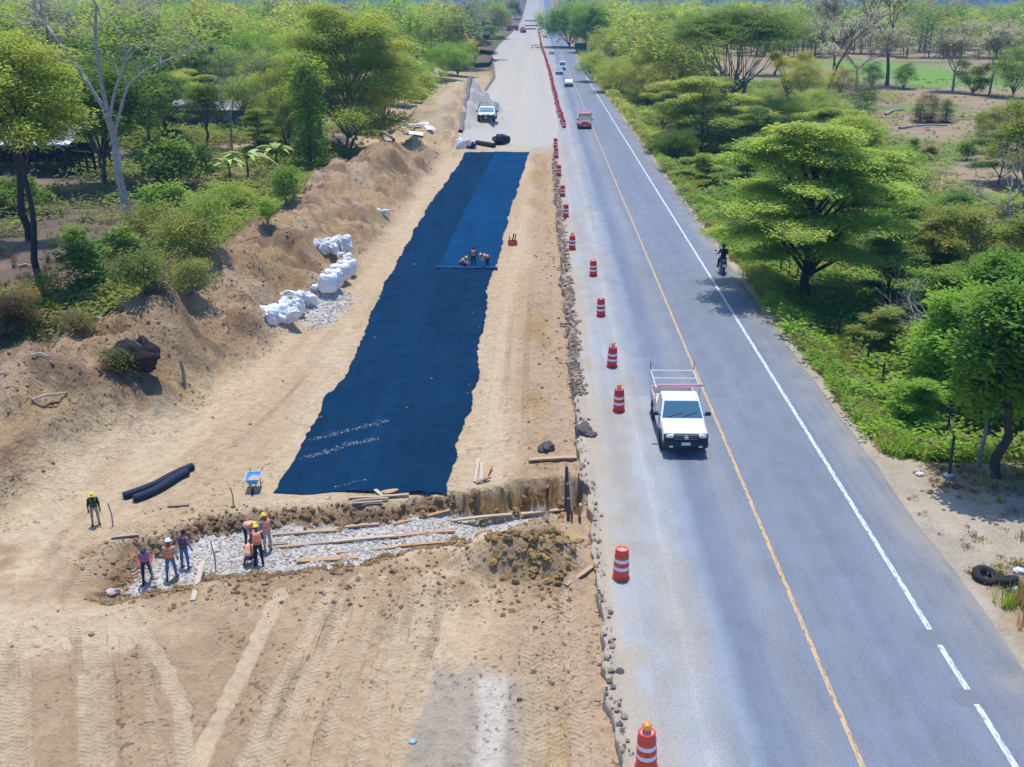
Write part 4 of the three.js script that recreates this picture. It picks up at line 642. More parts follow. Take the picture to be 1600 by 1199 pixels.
shrub(660, 160, 110, 44, { tint: GREEN.fresh, tint2: GREEN.yellow }, 'light green bush above the tan slope left of the gravel road');
shrub(1425, 240, 216, 14, { tint: GREEN.dark }, 'small dark bush alone in the dry field');
shrub(1450, 250, 228, 22, { tint: GREEN.olive }, 'low olive bush beside the small dark one in the dry field');
shrub(1510, 250, 218, 26, { tint: GREEN.mid }, 'upright green bush in the middle of the dry field');
shrub(1530, 200, 172, 16, { tint: GREEN.mid }, 'thin green sapling in the dry field');
shrub(1490, 345, 300, 50, { tint: GREEN.blue, tint2: GREEN.vivid }, 'broad bluish green bush at the near edge of the dry field');
shrub(1405, 330, 285, 60, { tint: GREEN.fresh, tint2: GREEN.mid }, 'bright bush at the right shoulder of the broad tree');
for (const [x, y, t, l] of [[1437, 190, 150, 'leftmost'], [1455, 192, 148, 'middle'], [1478, 190, 160, 'rightmost']]) T('dry_stalks', x, y, t, 16, { style: 'column', base: 0, lobes: 5, trunk: 0.03, tint: [0.14, 0.12, 0.05], tint2: [0.2, 0.15, 0.07], spray: 'fine', cs: 0.7, category: 'shrub' }, l + ' of the three clumps of dry brown stalks in the field');
// banana plants
const bananaMat = phys(0xffffff, 0.6, { transmission: 0.3, side: THREE.DoubleSide, vertexColors: true });
function banana(px, py, h, seed, label) {
  const p = onLand(px, py), t = thing('banana_plant', p, 0, label, 'banana plant'), R = rngOf(seed);
  part('stem', tubePath([V(0, -0.1, 0), V(0.05, h * 0.3, 0), V(0.02, h * 0.55, 0.05)], [0.13, 0.11, 0.06], 7), BARK.brown, t);
  for (let k = 0; k < 9; k++) {
    const a = k * 2.4 + R(), L = h * (0.6 + 0.25 * R()), el = 0.5 + 0.6 * R(), P = [], K = [], I = [], n = 9, c = k < 2 ? [0.36, 0.28, 0.07] : vary(GREEN.fresh, R);
    for (let i = 0; i <= n; i++) { const s = i / n, r = L * s * Math.cos(el - s * 0.4), y = h * 0.5 + L * (Math.sin(el) * s - 0.75 * s * s), w = 0.17 * h * 0.55 * Math.sin(Math.PI * Math.pow(s, 0.7)) + 0.015; for (const q of [-1, 0, 1]) { const ww = w * q * (0.9 + 0.2 * R()); P.push(Math.cos(a) * r - Math.sin(a) * ww, y + (q ? 0.05 : 0) + w * (q ? 0.25 : 0), Math.sin(a) * r + Math.cos(a) * ww); K.push(...c); } if (i) { const b = i * 3; I.push(b - 3, b - 2, b, b - 2, b + 1, b, b - 2, b - 1, b + 1, b - 1, b + 2, b + 1); } }
    const g = new THREE.BufferGeometry(); g.setAttribute('position', new THREE.Float32BufferAttribute(P, 3)); g.setAttribute('color', new THREE.Float32BufferAttribute(K, 3)); g.setIndex(I); g.computeVertexNormals(); part('leaf', g, bananaMat, t);
  }
}
banana(388, 285, 4.6, 3, 'banana plant with drooping yellowish leaves left of the round dark bush');
banana(360, 290, 3.8, 4, 'banana plant left of the yellowish one at the edge of the thicket');
banana(432, 262, 3.6, 5, 'banana plant behind the round dark bush');
banana(648, 128, 7, 6, 'big banana plant under the tall grey-trunked tree');
banana(672, 134, 6, 7, 'banana plant beside the tan slope of the gravel road');
banana(628, 148, 5.5, 8, 'banana plant above the pile of metal sheets');
banana(725, 108, 6, 9, 'banana plant at the foot of the wide flat-layered tree');

// weeds, grass, litter: nobody could count these
function tuft(seed, n, hgt, w, spread) { const r = rngOf(seed), P = [], I = []; for (let i = 0; i < n; i++) { const a = r() * 6.28, d = Math.sqrt(r()) * spread, x = Math.cos(a) * d, z = Math.sin(a) * d, q = r() * 6.28, H2 = hgt * (0.5 + 0.7 * r()), ox = Math.cos(q) * H2 * 0.45 * r(), oz = Math.sin(q) * H2 * 0.45 * r(), b = P.length / 3, c = Math.cos(q + 1.57) * w, s = Math.sin(q + 1.57) * w; P.push(x - c, 0, z - s, x + c, 0, z + s, x + ox * 0.5 + c * 0.7, H2 * 0.6, z + oz * 0.5 + s * 0.7, x + ox, H2, z + oz); I.push(b, b + 1, b + 2, b, b + 2, b + 3); } const g = new THREE.BufferGeometry(); g.setAttribute('position', new THREE.Float32BufferAttribute(P, 3)); g.setIndex(I); const q = g.toNonIndexed(); q.computeVertexNormals(); return q; }
const TUFT = tuft(11, 30, 1, 0.035, 0.5), WEED = spray(12, 34, 0.55, 0.20, 0.8);
function scatter(name, label, category, geo, mat, n, seed, x0, x1, d0, d1, prob, make) {
  const R = rngOf(seed), list = []; let tries = 0;
  while (list.length < n && tries++ < n * 12) { const x = lerp(x0, x1, R()), d = d0 * Math.pow(d1 / d0, R()); if (R() > prob(x, d)) continue; list.push(make(x, -d, H(x, -d), R, d)); }
  const m = instanced(name, geo, mat, list, scene); return tag(m, label, category, null, 'stuff');
}
const edgeBand = (x, d) => { const r = roadRight(d), w = 1.6 + 2.4 * fbm(d * 0.08, 2, 2, 140) + (d > 60 ? 0.8 : 0); const turn = d < 37.8 ? 0 : 1; return turn * S(r + 0.25 + 0.35 * noise(d * 0.7, 3, 141), r + 0.7, x) * (1 - S(r + w * 0.8, r + w * 1.2, x)); };
scatter('verge_weeds', 'bright green leafy weeds growing along the right edge of the road', 'weeds', WEED, leafMat, 4200, 21, 13.2, 19, 20, 330, (x, d) => edgeBand(x, d) * (0.25 + 0.75 * S(0.35, 0.55, fbm(x * 0.5, d * 0.25, 2, 148))), (x, z, y, R, d) => { const k = (0.16 + 0.5 * R() ** 2 + d * 0.0022) * (0.6 + 0.9 * noise(x * 0.9, d * 0.5, 147)); return [x, y + 0.1 + k * 0.45, z, k, k * (0.7 + 0.5 * R()), k, R() * 6.28, (R() - 0.5) * 0.5, ...vary(mix3(GREEN.vivid, mix3(GREEN.fresh, GREEN.yellow, S(100, 170, d)), R() * 0.8 + S(100, 170, d) * 0.4), R, 0.6).map((v, i) => (hash(Math.floor(x * 3), Math.floor(z * 3), 149) < 0.16 ? [0.36, 0.27, 0.13][i] : v))]; });
scatter('verge_grass', 'grass growing along the right edge of the road', 'grass', TUFT, leafMat, 6000, 22, 13.0, 20, 20, 400, (x, d) => Math.max(edgeBand(x, d) * 0.8, edgeBand(x - 1.3, d) * 0.7, d < 27.6 ? 0.8 * S(14.1, 15.2, x + (d - 24) * 0.1) * (1 - S(26.9, 27.6, d)) : 0), (x, z, y, R, d) => { const k = 0.3 + 0.5 * R() + d * 0.002; return [x, y - 0.02, z, k, k, k, R() * 6.28, (R() - 0.5) * 0.4, ...vary(R() < 0.35 ? GREEN.dry : mix3(GREEN.fresh, GREEN.yellow, R()), R)]; });
const under = (x, d) => { const f = footX(d); return S(f - 16, f - 13, x) * (1 - S(f - 10.5, f - 8.5, x)) * S(52, 57, d) * (1 - S(84, 92, d)) * 0.9 + 0.42 * (1 - S(f - 11, f - 9, x)) * (1 - 0.8 * S(-24, -30, x) * S(58, 64, d) * (1 - S(104, 116, d))) * S(0.42, 0.54, fbm(x * 0.08, d * 0.08, 2, 142)) * S(70, 80, d + (x + 30) * -0.5); };
scatter('undergrowth', 'tangled undergrowth of weeds and young shoots behind the spoil heaps', 'undergrowth', WEED, leafMat, 7500, 23, -90, -18, 42, 210, under, (x, z, y, R, d) => { const k = 0.4 + 0.6 * R() + d * 0.002; return [x, y + 0.2 + k * 0.5 * R(), z, k, k, k, R() * 6.28, (R() - 0.5) * 0.6, ...vary(mix3(mix3(GREEN.olive, GREEN.mid, R()), GREEN.dark, R() * 0.4), R)]; });
scatter('undergrowth', 'tall grass and stalks between the spoil heaps and the thicket', 'grass', TUFT, leafMat, 5000, 24, -95, -16, 40, 220, (x, d) => { const f = footX(d); return (1 - S(f - 9.5, f - 8, x)) * (0.25 + 0.6 * S(0.45, 0.6, fbm(x * 0.09, d * 0.09, 2, 143))); }, (x, z, y, R, d) => { const k = 0.22 + 0.3 * R() + d * 0.0012; return [x, y - 0.02, z, k, k, k, R() * 6.28, (R() - 0.5) * 0.5, ...vary(R() < 0.5 ? mix3(GREEN.dry, [0.12, 0.08, 0.05], R()) : mix3(GREEN.olive, GREEN.fresh, R() * 0.7), R)]; });
scatter('undergrowth', 'mixed low thicket on the slope between the road and the dry field', 'undergrowth', WEED, leafMat, 7000, 25, 15.5, 70, 22, 240, (x, d) => (d < 38 && x < 19 ? 0 : 1) * (S(0.40, 0.55, fbm(x * 0.06, d * 0.06, 3, 144)) * 0.8 * (1 - S(32, 44, x - d * 0.05)) + 0.45 * S(15.5, 17, x) * (1 - S(22, 30, x)) + 0.16 * S(0.42, 0.55, fbm(x * 0.1, d * 0.1, 2, 145))), (x, z, y, R, d) => { const k = 0.35 + 0.6 * R() + d * 0.003; return [x, y + 0.1 + k * 0.5, z, k, k * 0.8, k, R() * 6.28, (R() - 0.5) * 0.6, ...vary(mix3(mix3(GREEN.mid, GREEN.vivid, R()), R() < 0.25 ? GREEN.dry : GREEN.dark, R() * 0.6), R)]; });
scatter('field_grass', 'dry straw-coloured grass tufts over the field at right', 'grass', TUFT, dryMat, 4200, 26, 16, 130, 25, 260, (x, d) => 0.35 + 0.5 * S(0.4, 0.6, fbm(x * 0.08, d * 0.08, 2, 146)), (x, z, y, R, d) => { const k = 0.2 + 0.25 * R() + d * 0.0008; return [x, y - 0.02, z, k, k * 0.8, k, R() * 6.28, (R() - 0.5) * 0.5, ...vary(R() < 0.75 ? [0.52, 0.40, 0.24] : GREEN.olive, R)]; });
{ // fallen twigs on the litter at left
  const tw = mergeGeometries([bar(V(-0.5, 0, 0), V(0.1, 0.05, 0.05), 0.02, 4, 0.014), bar(V(0.1, 0.05, 0.05), V(0.5, 0.0, -0.08), 0.014, 4, 0.006), bar(V(-0.1, 0.03, 0), V(0.15, 0.1, 0.3), 0.01, 4, 0.005)]);
  scatter('fallen_twigs', 'fallen twigs and sticks strewn over the ground behind the spoil heaps', 'twigs', tw, std(0xffffff, 0.95), 900, 27, -60, -16, 36, 120, (x, d) => (1 - S(footX(d) - 7, footX(d) - 5, x)), (x, z, y, R) => { const k = 0.5 + 1.2 * R(); return [x, y + 0.04, z, k, k, k, R() * 6.28, (R() - 0.5) * 0.3, ...vary(R() < 0.5 ? [0.33, 0.26, 0.2] : [0.13, 0.09, 0.06], R)]; });
}
// the far woods on both sides, which read as one mass
{
  const crown = (seed, lobes) => { const r = rngOf(seed), gs = []; for (let i = 0; i < lobes; i++) { const a = r() * 6.28, d = Math.sqrt(r()) * 0.66, q = 0.26 + 0.2 * r(), g = spray(seed + i, 50, 0.75, 0.22, 0.7, 1.3); g.scale(q, q * (0.55 + 0.4 * r()), q); g.translate(Math.cos(a) * d, (1 - d * d) * (r() * 0.75 - 0.1), Math.sin(a) * d); gs.push(g); } gs.push(bar(V(0, -1.1, 0), V(0.05, 0.1, 0), 0.035, 5).toNonIndexed().deleteAttribute('uv')); return mergeGeometries(gs.map((g) => { g.deleteAttribute('uv'); return g; })); };
  const far = [crown(310, 12), crown(340, 9), crown(370, 15)], R = rngOf(99), list = [[], [], []];
  const put = (x, d) => { const s = 2.6 + 5.2 * R() ** 1.6 + d * 0.0012, tall = 0.85 + 0.75 * R(), y = H(x, -d), k = R(), c = vary(k < 0.10 ? [0.34, 0.30, 0.24] : mix3(mix3(GREEN.mid, GREEN.fresh, R()), k < 0.35 ? GREEN.olive : k < 0.55 ? GREEN.dark : GREEN.yellow, R()), R, 0.5); list[Math.floor(R() * 3)].push([x, y + s * tall * 0.95, -d, s, s * tall, s, R() * 6.28, 0, ...c]); };
  for (let i = 0; i < 8000; i++) { const d = 190 * Math.pow(1900 / 190, Math.pow(R(), 0.95)), left = R() < 0.5, w = d * 0.62; const x = left ? -14 - 8 * R() - Math.pow(R(), 1.1) * w : 20 + 6 * R() + Math.pow(R(), 1.1) * w;
    if (left && d < 300 && x > -34 - (300 - d) * 0.3) continue; if (left && x > gravelL(d) - 7) continue; if (!left && d < 350 && x > 44) continue; if (!left && d < 250 && x > 30) continue; put(x, d); }
  list.forEach((l, k) => tag(instanced('far_woods', far[k], leafMat, l, scene), ['distant woodland reaching to the hills', 'hazy distant woodland behind the fields and yards', 'far tree crowns scattered through the distant woodland'][k], 'woodland', null, 'stuff'));
  // a bank of low scrub under the far trees
}
// blue hills beyond
for (const [r, h0, seed, c, a0, a1] of [[2300, 110, 5, [0.035, 0.075, 0.06], -0.75, 0.75], [4200, 420, 8, [0.04, 0.07, 0.07], -0.8, 0.8]]) {
  const P = [], I = [], n = 220, m = 8; for (let i = 0; i <= n; i++) { const a = lerp(a0, a1, i / n); for (let j = 0; j <= m; j++) { const t = j / m, rr = r + 1500 * t, y = h0 * Math.sin(t * Math.PI / 2) * (0.35 + 1.0 * fbm(i * 0.06, j * 0.2, 4, seed)) * (0.85 + 0.3 * noise(i * 0.9, j, seed + 1)) - 12; P.push(Math.sin(a) * rr, t ? y : -25, -Math.cos(a) * rr); } if (i) for (let j = 0; j < m; j++) { const p = (i - 1) * (m + 1) + j, q = p + m + 1; I.push(p, q, p + 1, q, q + 1, p + 1); } }
  const g = new THREE.BufferGeometry(); g.setAttribute('position', new THREE.Float32BufferAttribute(P, 3)); g.setIndex(I); g.computeVertexNormals(); struct('hills', g, std(lin(...c), 1, { side: THREE.DoubleSide }));
}

const lump = (seed, flat = 0.7) => { const g = mergeVertices(new THREE.IcosahedronGeometry(1, 1).deleteAttribute('uv').deleteAttribute('normal')), p = g.attributes.position, R = rngOf(seed); for (let i = 0; i < p.count; i++) { const k = 0.7 + 0.55 * R(); p.setXYZ(i, p.getX(i) * k, p.getY(i) * k * flat, p.getZ(i) * k); } const q = g.toNonIndexed(); q.computeVertexNormals(); return q; };
// ------------------------------------------------------------------ geotextile
const M = {
  white: phys(lin(0.78, 0.79, 0.81), 0.35, { clearcoat: 0.6, clearcoatRoughness: 0.15 }), black: std(lin(0.018, 0.019, 0.024), 0.55), rubber: std(lin(0.02, 0.02, 0.021), 0.9), glass: phys(lin(0.07, 0.15, 0.20), 0.06, { metalness: 0.0, clearcoat: 1, ior: 1.6, specularIntensity: 1 }), chrome: std(lin(0.7, 0.71, 0.73), 0.25, { metalness: 0.9 }), lamp: phys(lin(0.75, 0.77, 0.8), 0.15, { clearcoat: 1 }), steel: std(lin(0.34, 0.35, 0.37), 0.5, { metalness: 0.6 }),
  sack: std(lin(0.74, 0.735, 0.73), 0.85), navy: std(lin(0.010, 0.018, 0.045), 0.8), rust: std(lin(0.22, 0.09, 0.05), 0.85), pinkpaint: std(lin(0.74, 0.64, 0.63), 0.5), plate: std(lin(0.6, 0.68, 0.66), 0.5),
};
{
  const edge = (pts) => pts.map(([x, y]) => { const p = spot(x, y, -0.52); return [-p.z, p.x]; });
  const L = edge([[430, 769], [475, 690], [512, 622], [540, 588], [570, 520], [603, 440], [640, 375], [665, 330], [700, 280], [727, 242]]), Rr = edge([[703, 763], [714, 700], [733, 640], [743, 600], [752, 520], [764, 440], [781, 400], [796, 330], [811, 290], [827, 240]]), Sm = edge([[585, 766], [612, 690], [637, 600], [662, 520], [688, 420], [735, 320], [776, 241]]);
  const d0 = L[0][0], d1 = L[L.length - 1][0], dm = spot(700, 421, -0.52).z * -1;
  const W = 512, Hh = 2048, t = dataTex(W, Hh, (i, j) => { const u = i / W, v = j / Hh, x = -11.5 + u * 12, d = 33 + v * 100, f = pfbm(u, v, 16, 3, 150), w = pnoise(u * 24, v * 220, 220, 151), g = pnoise(u * 256, v * 1024, 1024, 152); let k = 0.60 + 0.30 * f + 0.16 * (w - 0.5) + 0.14 * (g - 0.5); const seam = Math.abs(((d * 0.2 + x * 0.02) % 1) - 0.5) < 0.006 ? 0.25 : 0; k += seam * 0.3;
    const c = [k * 0.95, k, k];
    return [c[0] * 0.62, c[1] * 0.62, c[2] * 0.62].map((v) => Math.min(1, v)); });
  const bmp = dataTex(512, 512, (i, j) => { const k = 0.5 + 0.4 * (pfbm(i / 512, j / 512, 6, 4, 154) - 0.5) + 0.2 * (pnoise(i / 512 * 6, j / 512 * 60, 60, 155) - 0.5); return [k, k, k]; }, false); bmp.repeat.set(3, 20);
  const wrinkle = (x, z) => Math.max(0, fbm(x * 0.9 + 5, z * 0.35, 3, 161) - 0.45) * 0.30 + Math.max(0, noise(x * 0.5 + 2, z * 1.6, 163) - 0.72) * 0.16;
  const sheet = (name, a, b, e0, e1, lift, col, label, k0, k1) => {
    const rows = Math.ceil((b - a) / 0.16), nx = 22, P = [], U = [], I = [];
    for (let j = 0; j <= rows; j++) { const d = lerp(a, b, j / rows), w0 = k0 ? (noise(d * 0.5, 1, k0) - 0.5) * 0.22 + (noise(d * 2.7, 2, k0) - 0.5) * 0.14 : 0, w1 = k1 ? (noise(d * 0.5, 1, k1) - 0.5) * 0.22 + (noise(d * 2.7, 2, k1) - 0.5) * 0.14 : 0, x0 = table(e0, d) + w0, x1 = table(e1, d) + w1;
      for (let i = 0; i <= nx; i++) { const s = i / nx, x = lerp(x0, x1, s), z = -d + (j === 0 ? (noise(x * 0.8, 4, 160) - 0.5) * 0.5 : 0), wr = wrinkle(x, z) + (i === 0 || i === nx ? 0.02 * noise(d * 3, i, 162) : 0); P.push(x, H(x, z) + 0.035 + lift + wr, z); U.push((x + 11.5) / 12, (d - 33) / 100); }
      if (j) for (let i = 0; i < nx; i++) { const p = (j - 1) * (nx + 1) + i, q = p + nx + 1; I.push(p, p + 1, q, p + 1, q + 1, q); } }
    const g = new THREE.BufferGeometry(); g.setAttribute('position', new THREE.Float32BufferAttribute(P, 3)); g.setAttribute('uv', new THREE.Float32BufferAttribute(U, 2)); g.setIndex(I); g.computeVertexNormals();
    return solo(name, g, phys(lin(...col.map((v) => v / 0.62)), 1.0, { map: t, bumpMap: bmp, bumpScale: 0.14, side: THREE.DoubleSide, specularIntensity: 0.12 }), label, 'geotextile');
  };
  const leftSheet = sheet('geotextile_sheet', d0, d1, L, Sm, 0, [0.0075, 0.042, 0.098], 'long navy geotextile strip on the left half of the levelled bed', 170, 0);
  sheet('geotextile_sheet', d0, dm + 0.3, Sm.map(([d, x]) => [d, x - 0.25]), Rr, 0.022, [0.007, 0.039, 0.090], 'nearer right-hand navy geotextile strip, in front of the three workers', 0, 171);
  const far = sheet('geotextile_sheet', dm, d1, Sm.map(([d, x]) => [d, x - 0.2]), Rr, 0.045, [0.007, 0.062, 0.160], 'brighter blue geotextile strip on the far right half of the bed, behind the workers', 0, 171);
  { // flakes of pale dust dragged over the near left of the sheet in two lines
    const R = rngOf(1604), list = [], fl = lump(43, 0.08);
    for (const [x0, y0, x1, y1, w, n] of [[486, 688, 604, 657, 0.3, 210], [472, 715, 592, 684, 0.34, 230], [520, 762, 690, 733, 0.1, 60]]) { const a = spot(x0, y0, -0.5), b = spot(x1, y1, -0.5); for (let i = 0; i < n; i++) { const q = a.clone().lerp(b, R()), x = q.x + (R() - 0.5) * w, z = q.z + (R() - 0.5) * w * 2.4 * R(), k = 0.008 + 0.017 * R() * R(); list.push([x, H(x, z) + 0.041 + wrinkle(x, z), z, k * 1.5, k, k, R() * 6.28, 0, ...vary([0.42, 0.40, 0.38], R)]); } }
    const m = instanced('dust_streak', fl, std(0xffffff, 0.95), list, leftSheet); m.userData.kind = 'stuff';
  }
  const pts = [], rad = []; for (let i = 0; i <= 20; i++) { const x = lerp(table(Sm, dm) - 0.3, table(Rr, dm) + 0.25, i / 20); pts.push(V(x, H(x, -dm) + 0.13 + 0.02 * noise(i, 1, 172), -dm + 0.05 * noise(i, 3, 173))); rad.push(0.10 + 0.03 * noise(i, 5, 174)); }
  part('rolled_edge', tubePath(pts, rad, 9), std(lin(0.012, 0.06, 0.16), 0.9), far);
}
function roll(a, b, r, mat, label, sag = 0.06, core = true) {
  const t = thing('geotextile_roll', a, 0, label, 'fabric roll'), e = b.clone().sub(a), pts = [], rad = [], s = V(-e.z, 0, e.x).normalize();
  for (let i = 0; i <= 14; i++) { const k = i / 14, q = e.clone().multiplyScalar(k).addScaledVector(s, sag * Math.sin(k * 5.2) * 2); q.y = H(a.x + q.x, a.z + q.z) - a.y + r * 0.93; pts.push(q); rad.push(r * (0.94 + 0.16 * noise(k * 6, 1, 180))); }
  part('roll', tubePath(pts, rad, 12), mat, t);
  for (const [q, n] of [[pts[0], pts[1]], [pts[14], pts[13]]]) { const d = q.clone().sub(n).normalize(), g = new THREE.TorusGeometry(r * 0.45, r * 0.47, 6, 14); g.scale(1, 1, 0.35); g.applyQuaternion(new THREE.Quaternion().setFromUnitVectors(V(0, 0, 1), d)); g.translate(q.x, q.y, q.z); part('roll_end', g, mat, t); if (core) part('core_tube', bar(q.clone().addScaledVector(d, -0.05), q.clone().addScaledVector(d, 0.08), r * 0.22, 10), std(lin(0.30, 0.27, 0.30), 0.8), t); }
  return t;
}
roll(onLand(194, 780), onLand(304, 735), 0.15, M.navy, 'dark geotextile roll lying behind its neighbour on the dirt at left');
roll(onLand(210, 785), onLand(296, 744), 0.16, M.navy, 'dark geotextile roll in front of its neighbour, with a pale core at the near end');
roll(onLand(745, 226), onLand(772, 231), 0.3, std(lin(0.035, 0.025, 0.025), 0.9), 'brown-black tube lying across the dirt at the far end of the fabric', 0.01, false);

// ------------------------------------------------------------------ sacks, bundles
function blob(rx, ry, rz, seed, rough = 0.25, sq = 1, seg = 26) { const g = mergeVertices(new THREE.SphereGeometry(1, seg, Math.round(seg * 0.7)).deleteAttribute('uv').deleteAttribute('normal')), p = g.attributes.position; for (let i = 0; i < p.count; i++) { let x = p.getX(i), y = p.getY(i), z = p.getZ(i); const e = (v) => Math.sign(v) * Math.pow(Math.abs(v), sq); const n = 1 + (fbm(x * 2 + 5, z * 2 + y * 1.7, 3, seed) - 0.5) * 2 * rough + (Math.abs(noise(x * 4 + y * 3, z * 4 - y * 3, seed + 1) - 0.5) - 0.2) * rough * 0.9; p.setXYZ(i, e(x) * rx * n, e(y) * ry * n, e(z) * rz * n); } g.computeVertexNormals(); return g; }
function fullBag(px, py, s, seed, label) {
  const p = onLand(px, py), t = thing('bulk_bag', p, (seed % 7) * 0.4, label, 'bulk bag', 'white bulk bags beside the levelled bed'), h = 1.05 * s;
  part('bag', moved(blob(0.52 * s, h / 2, 0.52 * s, seed, 0.10, 0.55), 0, h * 0.49, 0), M.sack, t);
  part('spout', moved(blob(0.2 * s, 0.14 * s, 0.2 * s, seed + 3, 0.5), 0.05, h + 0.02, 0), M.sack, t);
  for (const [x, z] of [[1, 1], [-1, 1], [1, -1], [-1, -1]]) { const g = new THREE.TorusGeometry(0.12, 0.018, 5, 10, Math.PI); part('lifting_loop', moved(g, x * 0.36 * s, h * 0.9, z * 0.36 * s, 0, x * z * 0.8, x * 0.3), M.sack, t); }
  part('printed_mark', moved(new THREE.CircleGeometry(0.09, 16), 0.02, h * 0.55, 0.575 * s), std(lin(0.12, 0.2, 0.38), 0.8), t);
}
function slackBag(px, py, rx, rz, ry, turn, seed, label, n = 3) {
  const p = onLand(px, py), t = thing('empty_bag', p, turn, label, 'sack'), R = rngOf(seed), gs = [];
  for (let i = 0; i < n; i++) gs.push(moved(blob(rx * (0.45 + 0.3 * R()), ry * (0.6 + 0.5 * R()), rz * (0.45 + 0.3 * R()), seed + i * 5, 0.62, 0.8, 30), (i / Math.max(1, n - 1) - 0.5) * rx * 1.1, ry * (0.35 + 0.25 * R()), (R() - 0.5) * rz * 0.6, 0, R() * 3, (R() - 0.5) * 0.4));
  part('fabric', merge(gs), M.sack, t);
}
fullBag(514, 456, 1.15, 11, 'front full white bulk bag with a printed mark, nearest of the full bags');
fullBag(522, 447, 1.1, 12, 'full white bulk bag directly behind the one with the printed mark');
fullBag(534, 438, 1.1, 13, 'full white bulk bag third from the front of the full bags');
fullBag(545, 430, 1.05, 14, 'hindmost full white bulk bag at the right end of the row');
slackBag(500, 452, 0.5, 0.3, 0.25, 0.6, 21, 'small limp white sack at the left foot of the full bags', 2);
slackBag(437, 500, 1.0, 0.85, 0.55, 0.5, 22, 'crumpled white bag at the near end of the heap of empty bags');
slackBag(452, 488, 0.95, 0.7, 0.6, 0.9, 23, 'crumpled white bag in the middle of the heap of empty bags');
slackBag(468, 474, 0.9, 0.5, 0.55, 0.4, 24, 'crumpled white bag at the far end of the heap, against the slope');
slackBag(512, 392, 0.9, 0.5, 0.5, -0.2, 25, 'limp white bag left of the far pair up on the spoil slope');
slackBag(530, 388, 0.8, 0.6, 0.7, 0.3, 26, 'limp white bag standing half up, right of the far pair on the slope');
slackBag(537, 402, 0.6, 0.3, 0.2, -0.5, 27, 'flat white sack lying below the far pair on the slope', 2);
slackBag(597, 333, 0.5, 0.35, 0.28, 0.2, 28, 'small white plastic scrap lying alone near the edge of the bed', 2);
slackBag(727, 232, 1.2, 0.7, 0.75, 0.2, 29, 'white sheeting bundle left of the far end of the fabric', 2);
function darkBundle(px, py, s, seed, label) { const p = onLand(px, py), t = thing('black_bundle', p, seed, label, 'bundle'); part('wrap', merge([moved(blob(0.6 * s, 0.5 * s, 0.5 * s, seed, 0.6), 0, 0.4 * s, 0), moved(blob(0.4 * s, 0.45 * s, 0.4 * s, seed + 2, 0.6), 0.4 * s, 0.5 * s, 0.2)]), M.navy, t); part('cord', moved(new THREE.TorusGeometry(0.42 * s, 0.03, 5, 16), 0.05, 0.42 * s, 0, 0.3, 1.2), M.black, t); }
darkBundle(737, 232, 0.9, 31, 'dark bundle against the white sheeting at the far end of the fabric');
darkBundle(779, 226, 1.3, 32, 'tall black bundle right of the brown tube at the far end of the fabric');
darkBundle(790, 224, 0.9, 33, 'low black bundle to the right of the tall one');
// ------------------------------------------------------------------ timber
const woodTex = dataTex(128, 512, (i, j) => { const u = i / 128, v = j / 512, k = 0.62 + 0.3 * pnoise(u * 32 + pnoise(u * 4, v * 8, 8, 190) * 2, v * 4, 32, 191) + 0.18 * (pnoise(u * 8, v * 16, 16, 192) - 0.5); return [k, k * 0.97, k * 0.93]; });
const WOOD = [[0.60, 0.43, 0.27], [0.54, 0.41, 0.29], [0.62, 0.36, 0.17], [0.40, 0.31, 0.24], [0.68, 0.55, 0.40], [0.16, 0.135, 0.13]].map((c) => std(lin(...c), 0.85, { map: woodTex }));
function plank(a, b, w, t, m, label, group, parent) {
  const L = a.distanceTo(b), g = new THREE.BoxGeometry(w, t, L, 2, 1, 8), p = g.attributes.position, R = rngOf(Math.round(a.x * 91 + a.z * 37)); const bend = (R() - 0.5) * 0.06;
  for (let i = 0; i < p.count; i++) { const k = p.getZ(i) / L * 2; p.setY(i, p.getY(i) + bend * (1 - k * k)); p.setX(i, p.getX(i) + (R() - 0.5) * 0.008); } g.computeVertexNormals();
  const d = b.clone().sub(a).normalize(), x = V(0, 1, 0).cross(d).normalize(), y = d.clone().cross(x);
  const o = parent ? part('plank', g, WOOD[m], parent) : solo('timber_plank', g, WOOD[m], label, 'plank', group);
  o.quaternion.setFromRotationMatrix(new THREE.Matrix4().makeBasis(x, y, d)); o.position.copy(a).lerp(b, 0.5); return o;
}
const P2 = (x, y, h = 0.06) => onLand(x, y, h);
for (const [x0, y0, x1, y1, m, w, lab] of [
  [426, 838, 526, 831, 1, 0.16, 'grey plank along the left end of the trench\'s far side, right beside the standing worker'],
  [500, 831, 592, 821, 0, 0.16, 'pale plank on the far side of the trench, right of the grey one'],
  [430, 858, 522, 849, 1, 0.14, 'plank on the trench stones starting just right of the workers, middle row'],
  [520, 849, 616, 840, 4, 0.16, 'pale plank in the middle row of the trench, second from the left'],
  [614, 841, 710, 832, 2, 0.18, 'orange plank at the right end of the middle row in the trench'],
  [418, 853, 450, 851, 3, 0.18, 'short grey board on the stones beside the workers'],
  [526, 866, 620, 857, 0, 0.13, 'thin plank in the near row of the trench, above the longest orange board'],
  [622, 856, 712, 849, 2, 0.14, 'reddish plank at the right end of the near row in the trench'],
  [464, 879, 560, 873, 2, 0.22, 'bright orange board nearest the camera on the trench edge'],
  [614, 821, 702, 799, 2, 0.20, 'bright orange plank lying aslant up the far trench bank'],
  [705, 816, 800, 806, 4, 0.15, 'pale plank along the foot of the ochre trench face, left one'],
  [796, 807, 890, 797, 4, 0.17, 'pale plank along the foot of the ochre trench face, reaching the shoring'],
]) plank(P2(x0, y0), P2(x1, y1), w, 0.06, m, lab);
plank(P2(826, 722, 0.1), P2(901, 718, 0.1), 0.24, 0.06, 0, 'pale plank laid across the top of the pit beside the road edge');
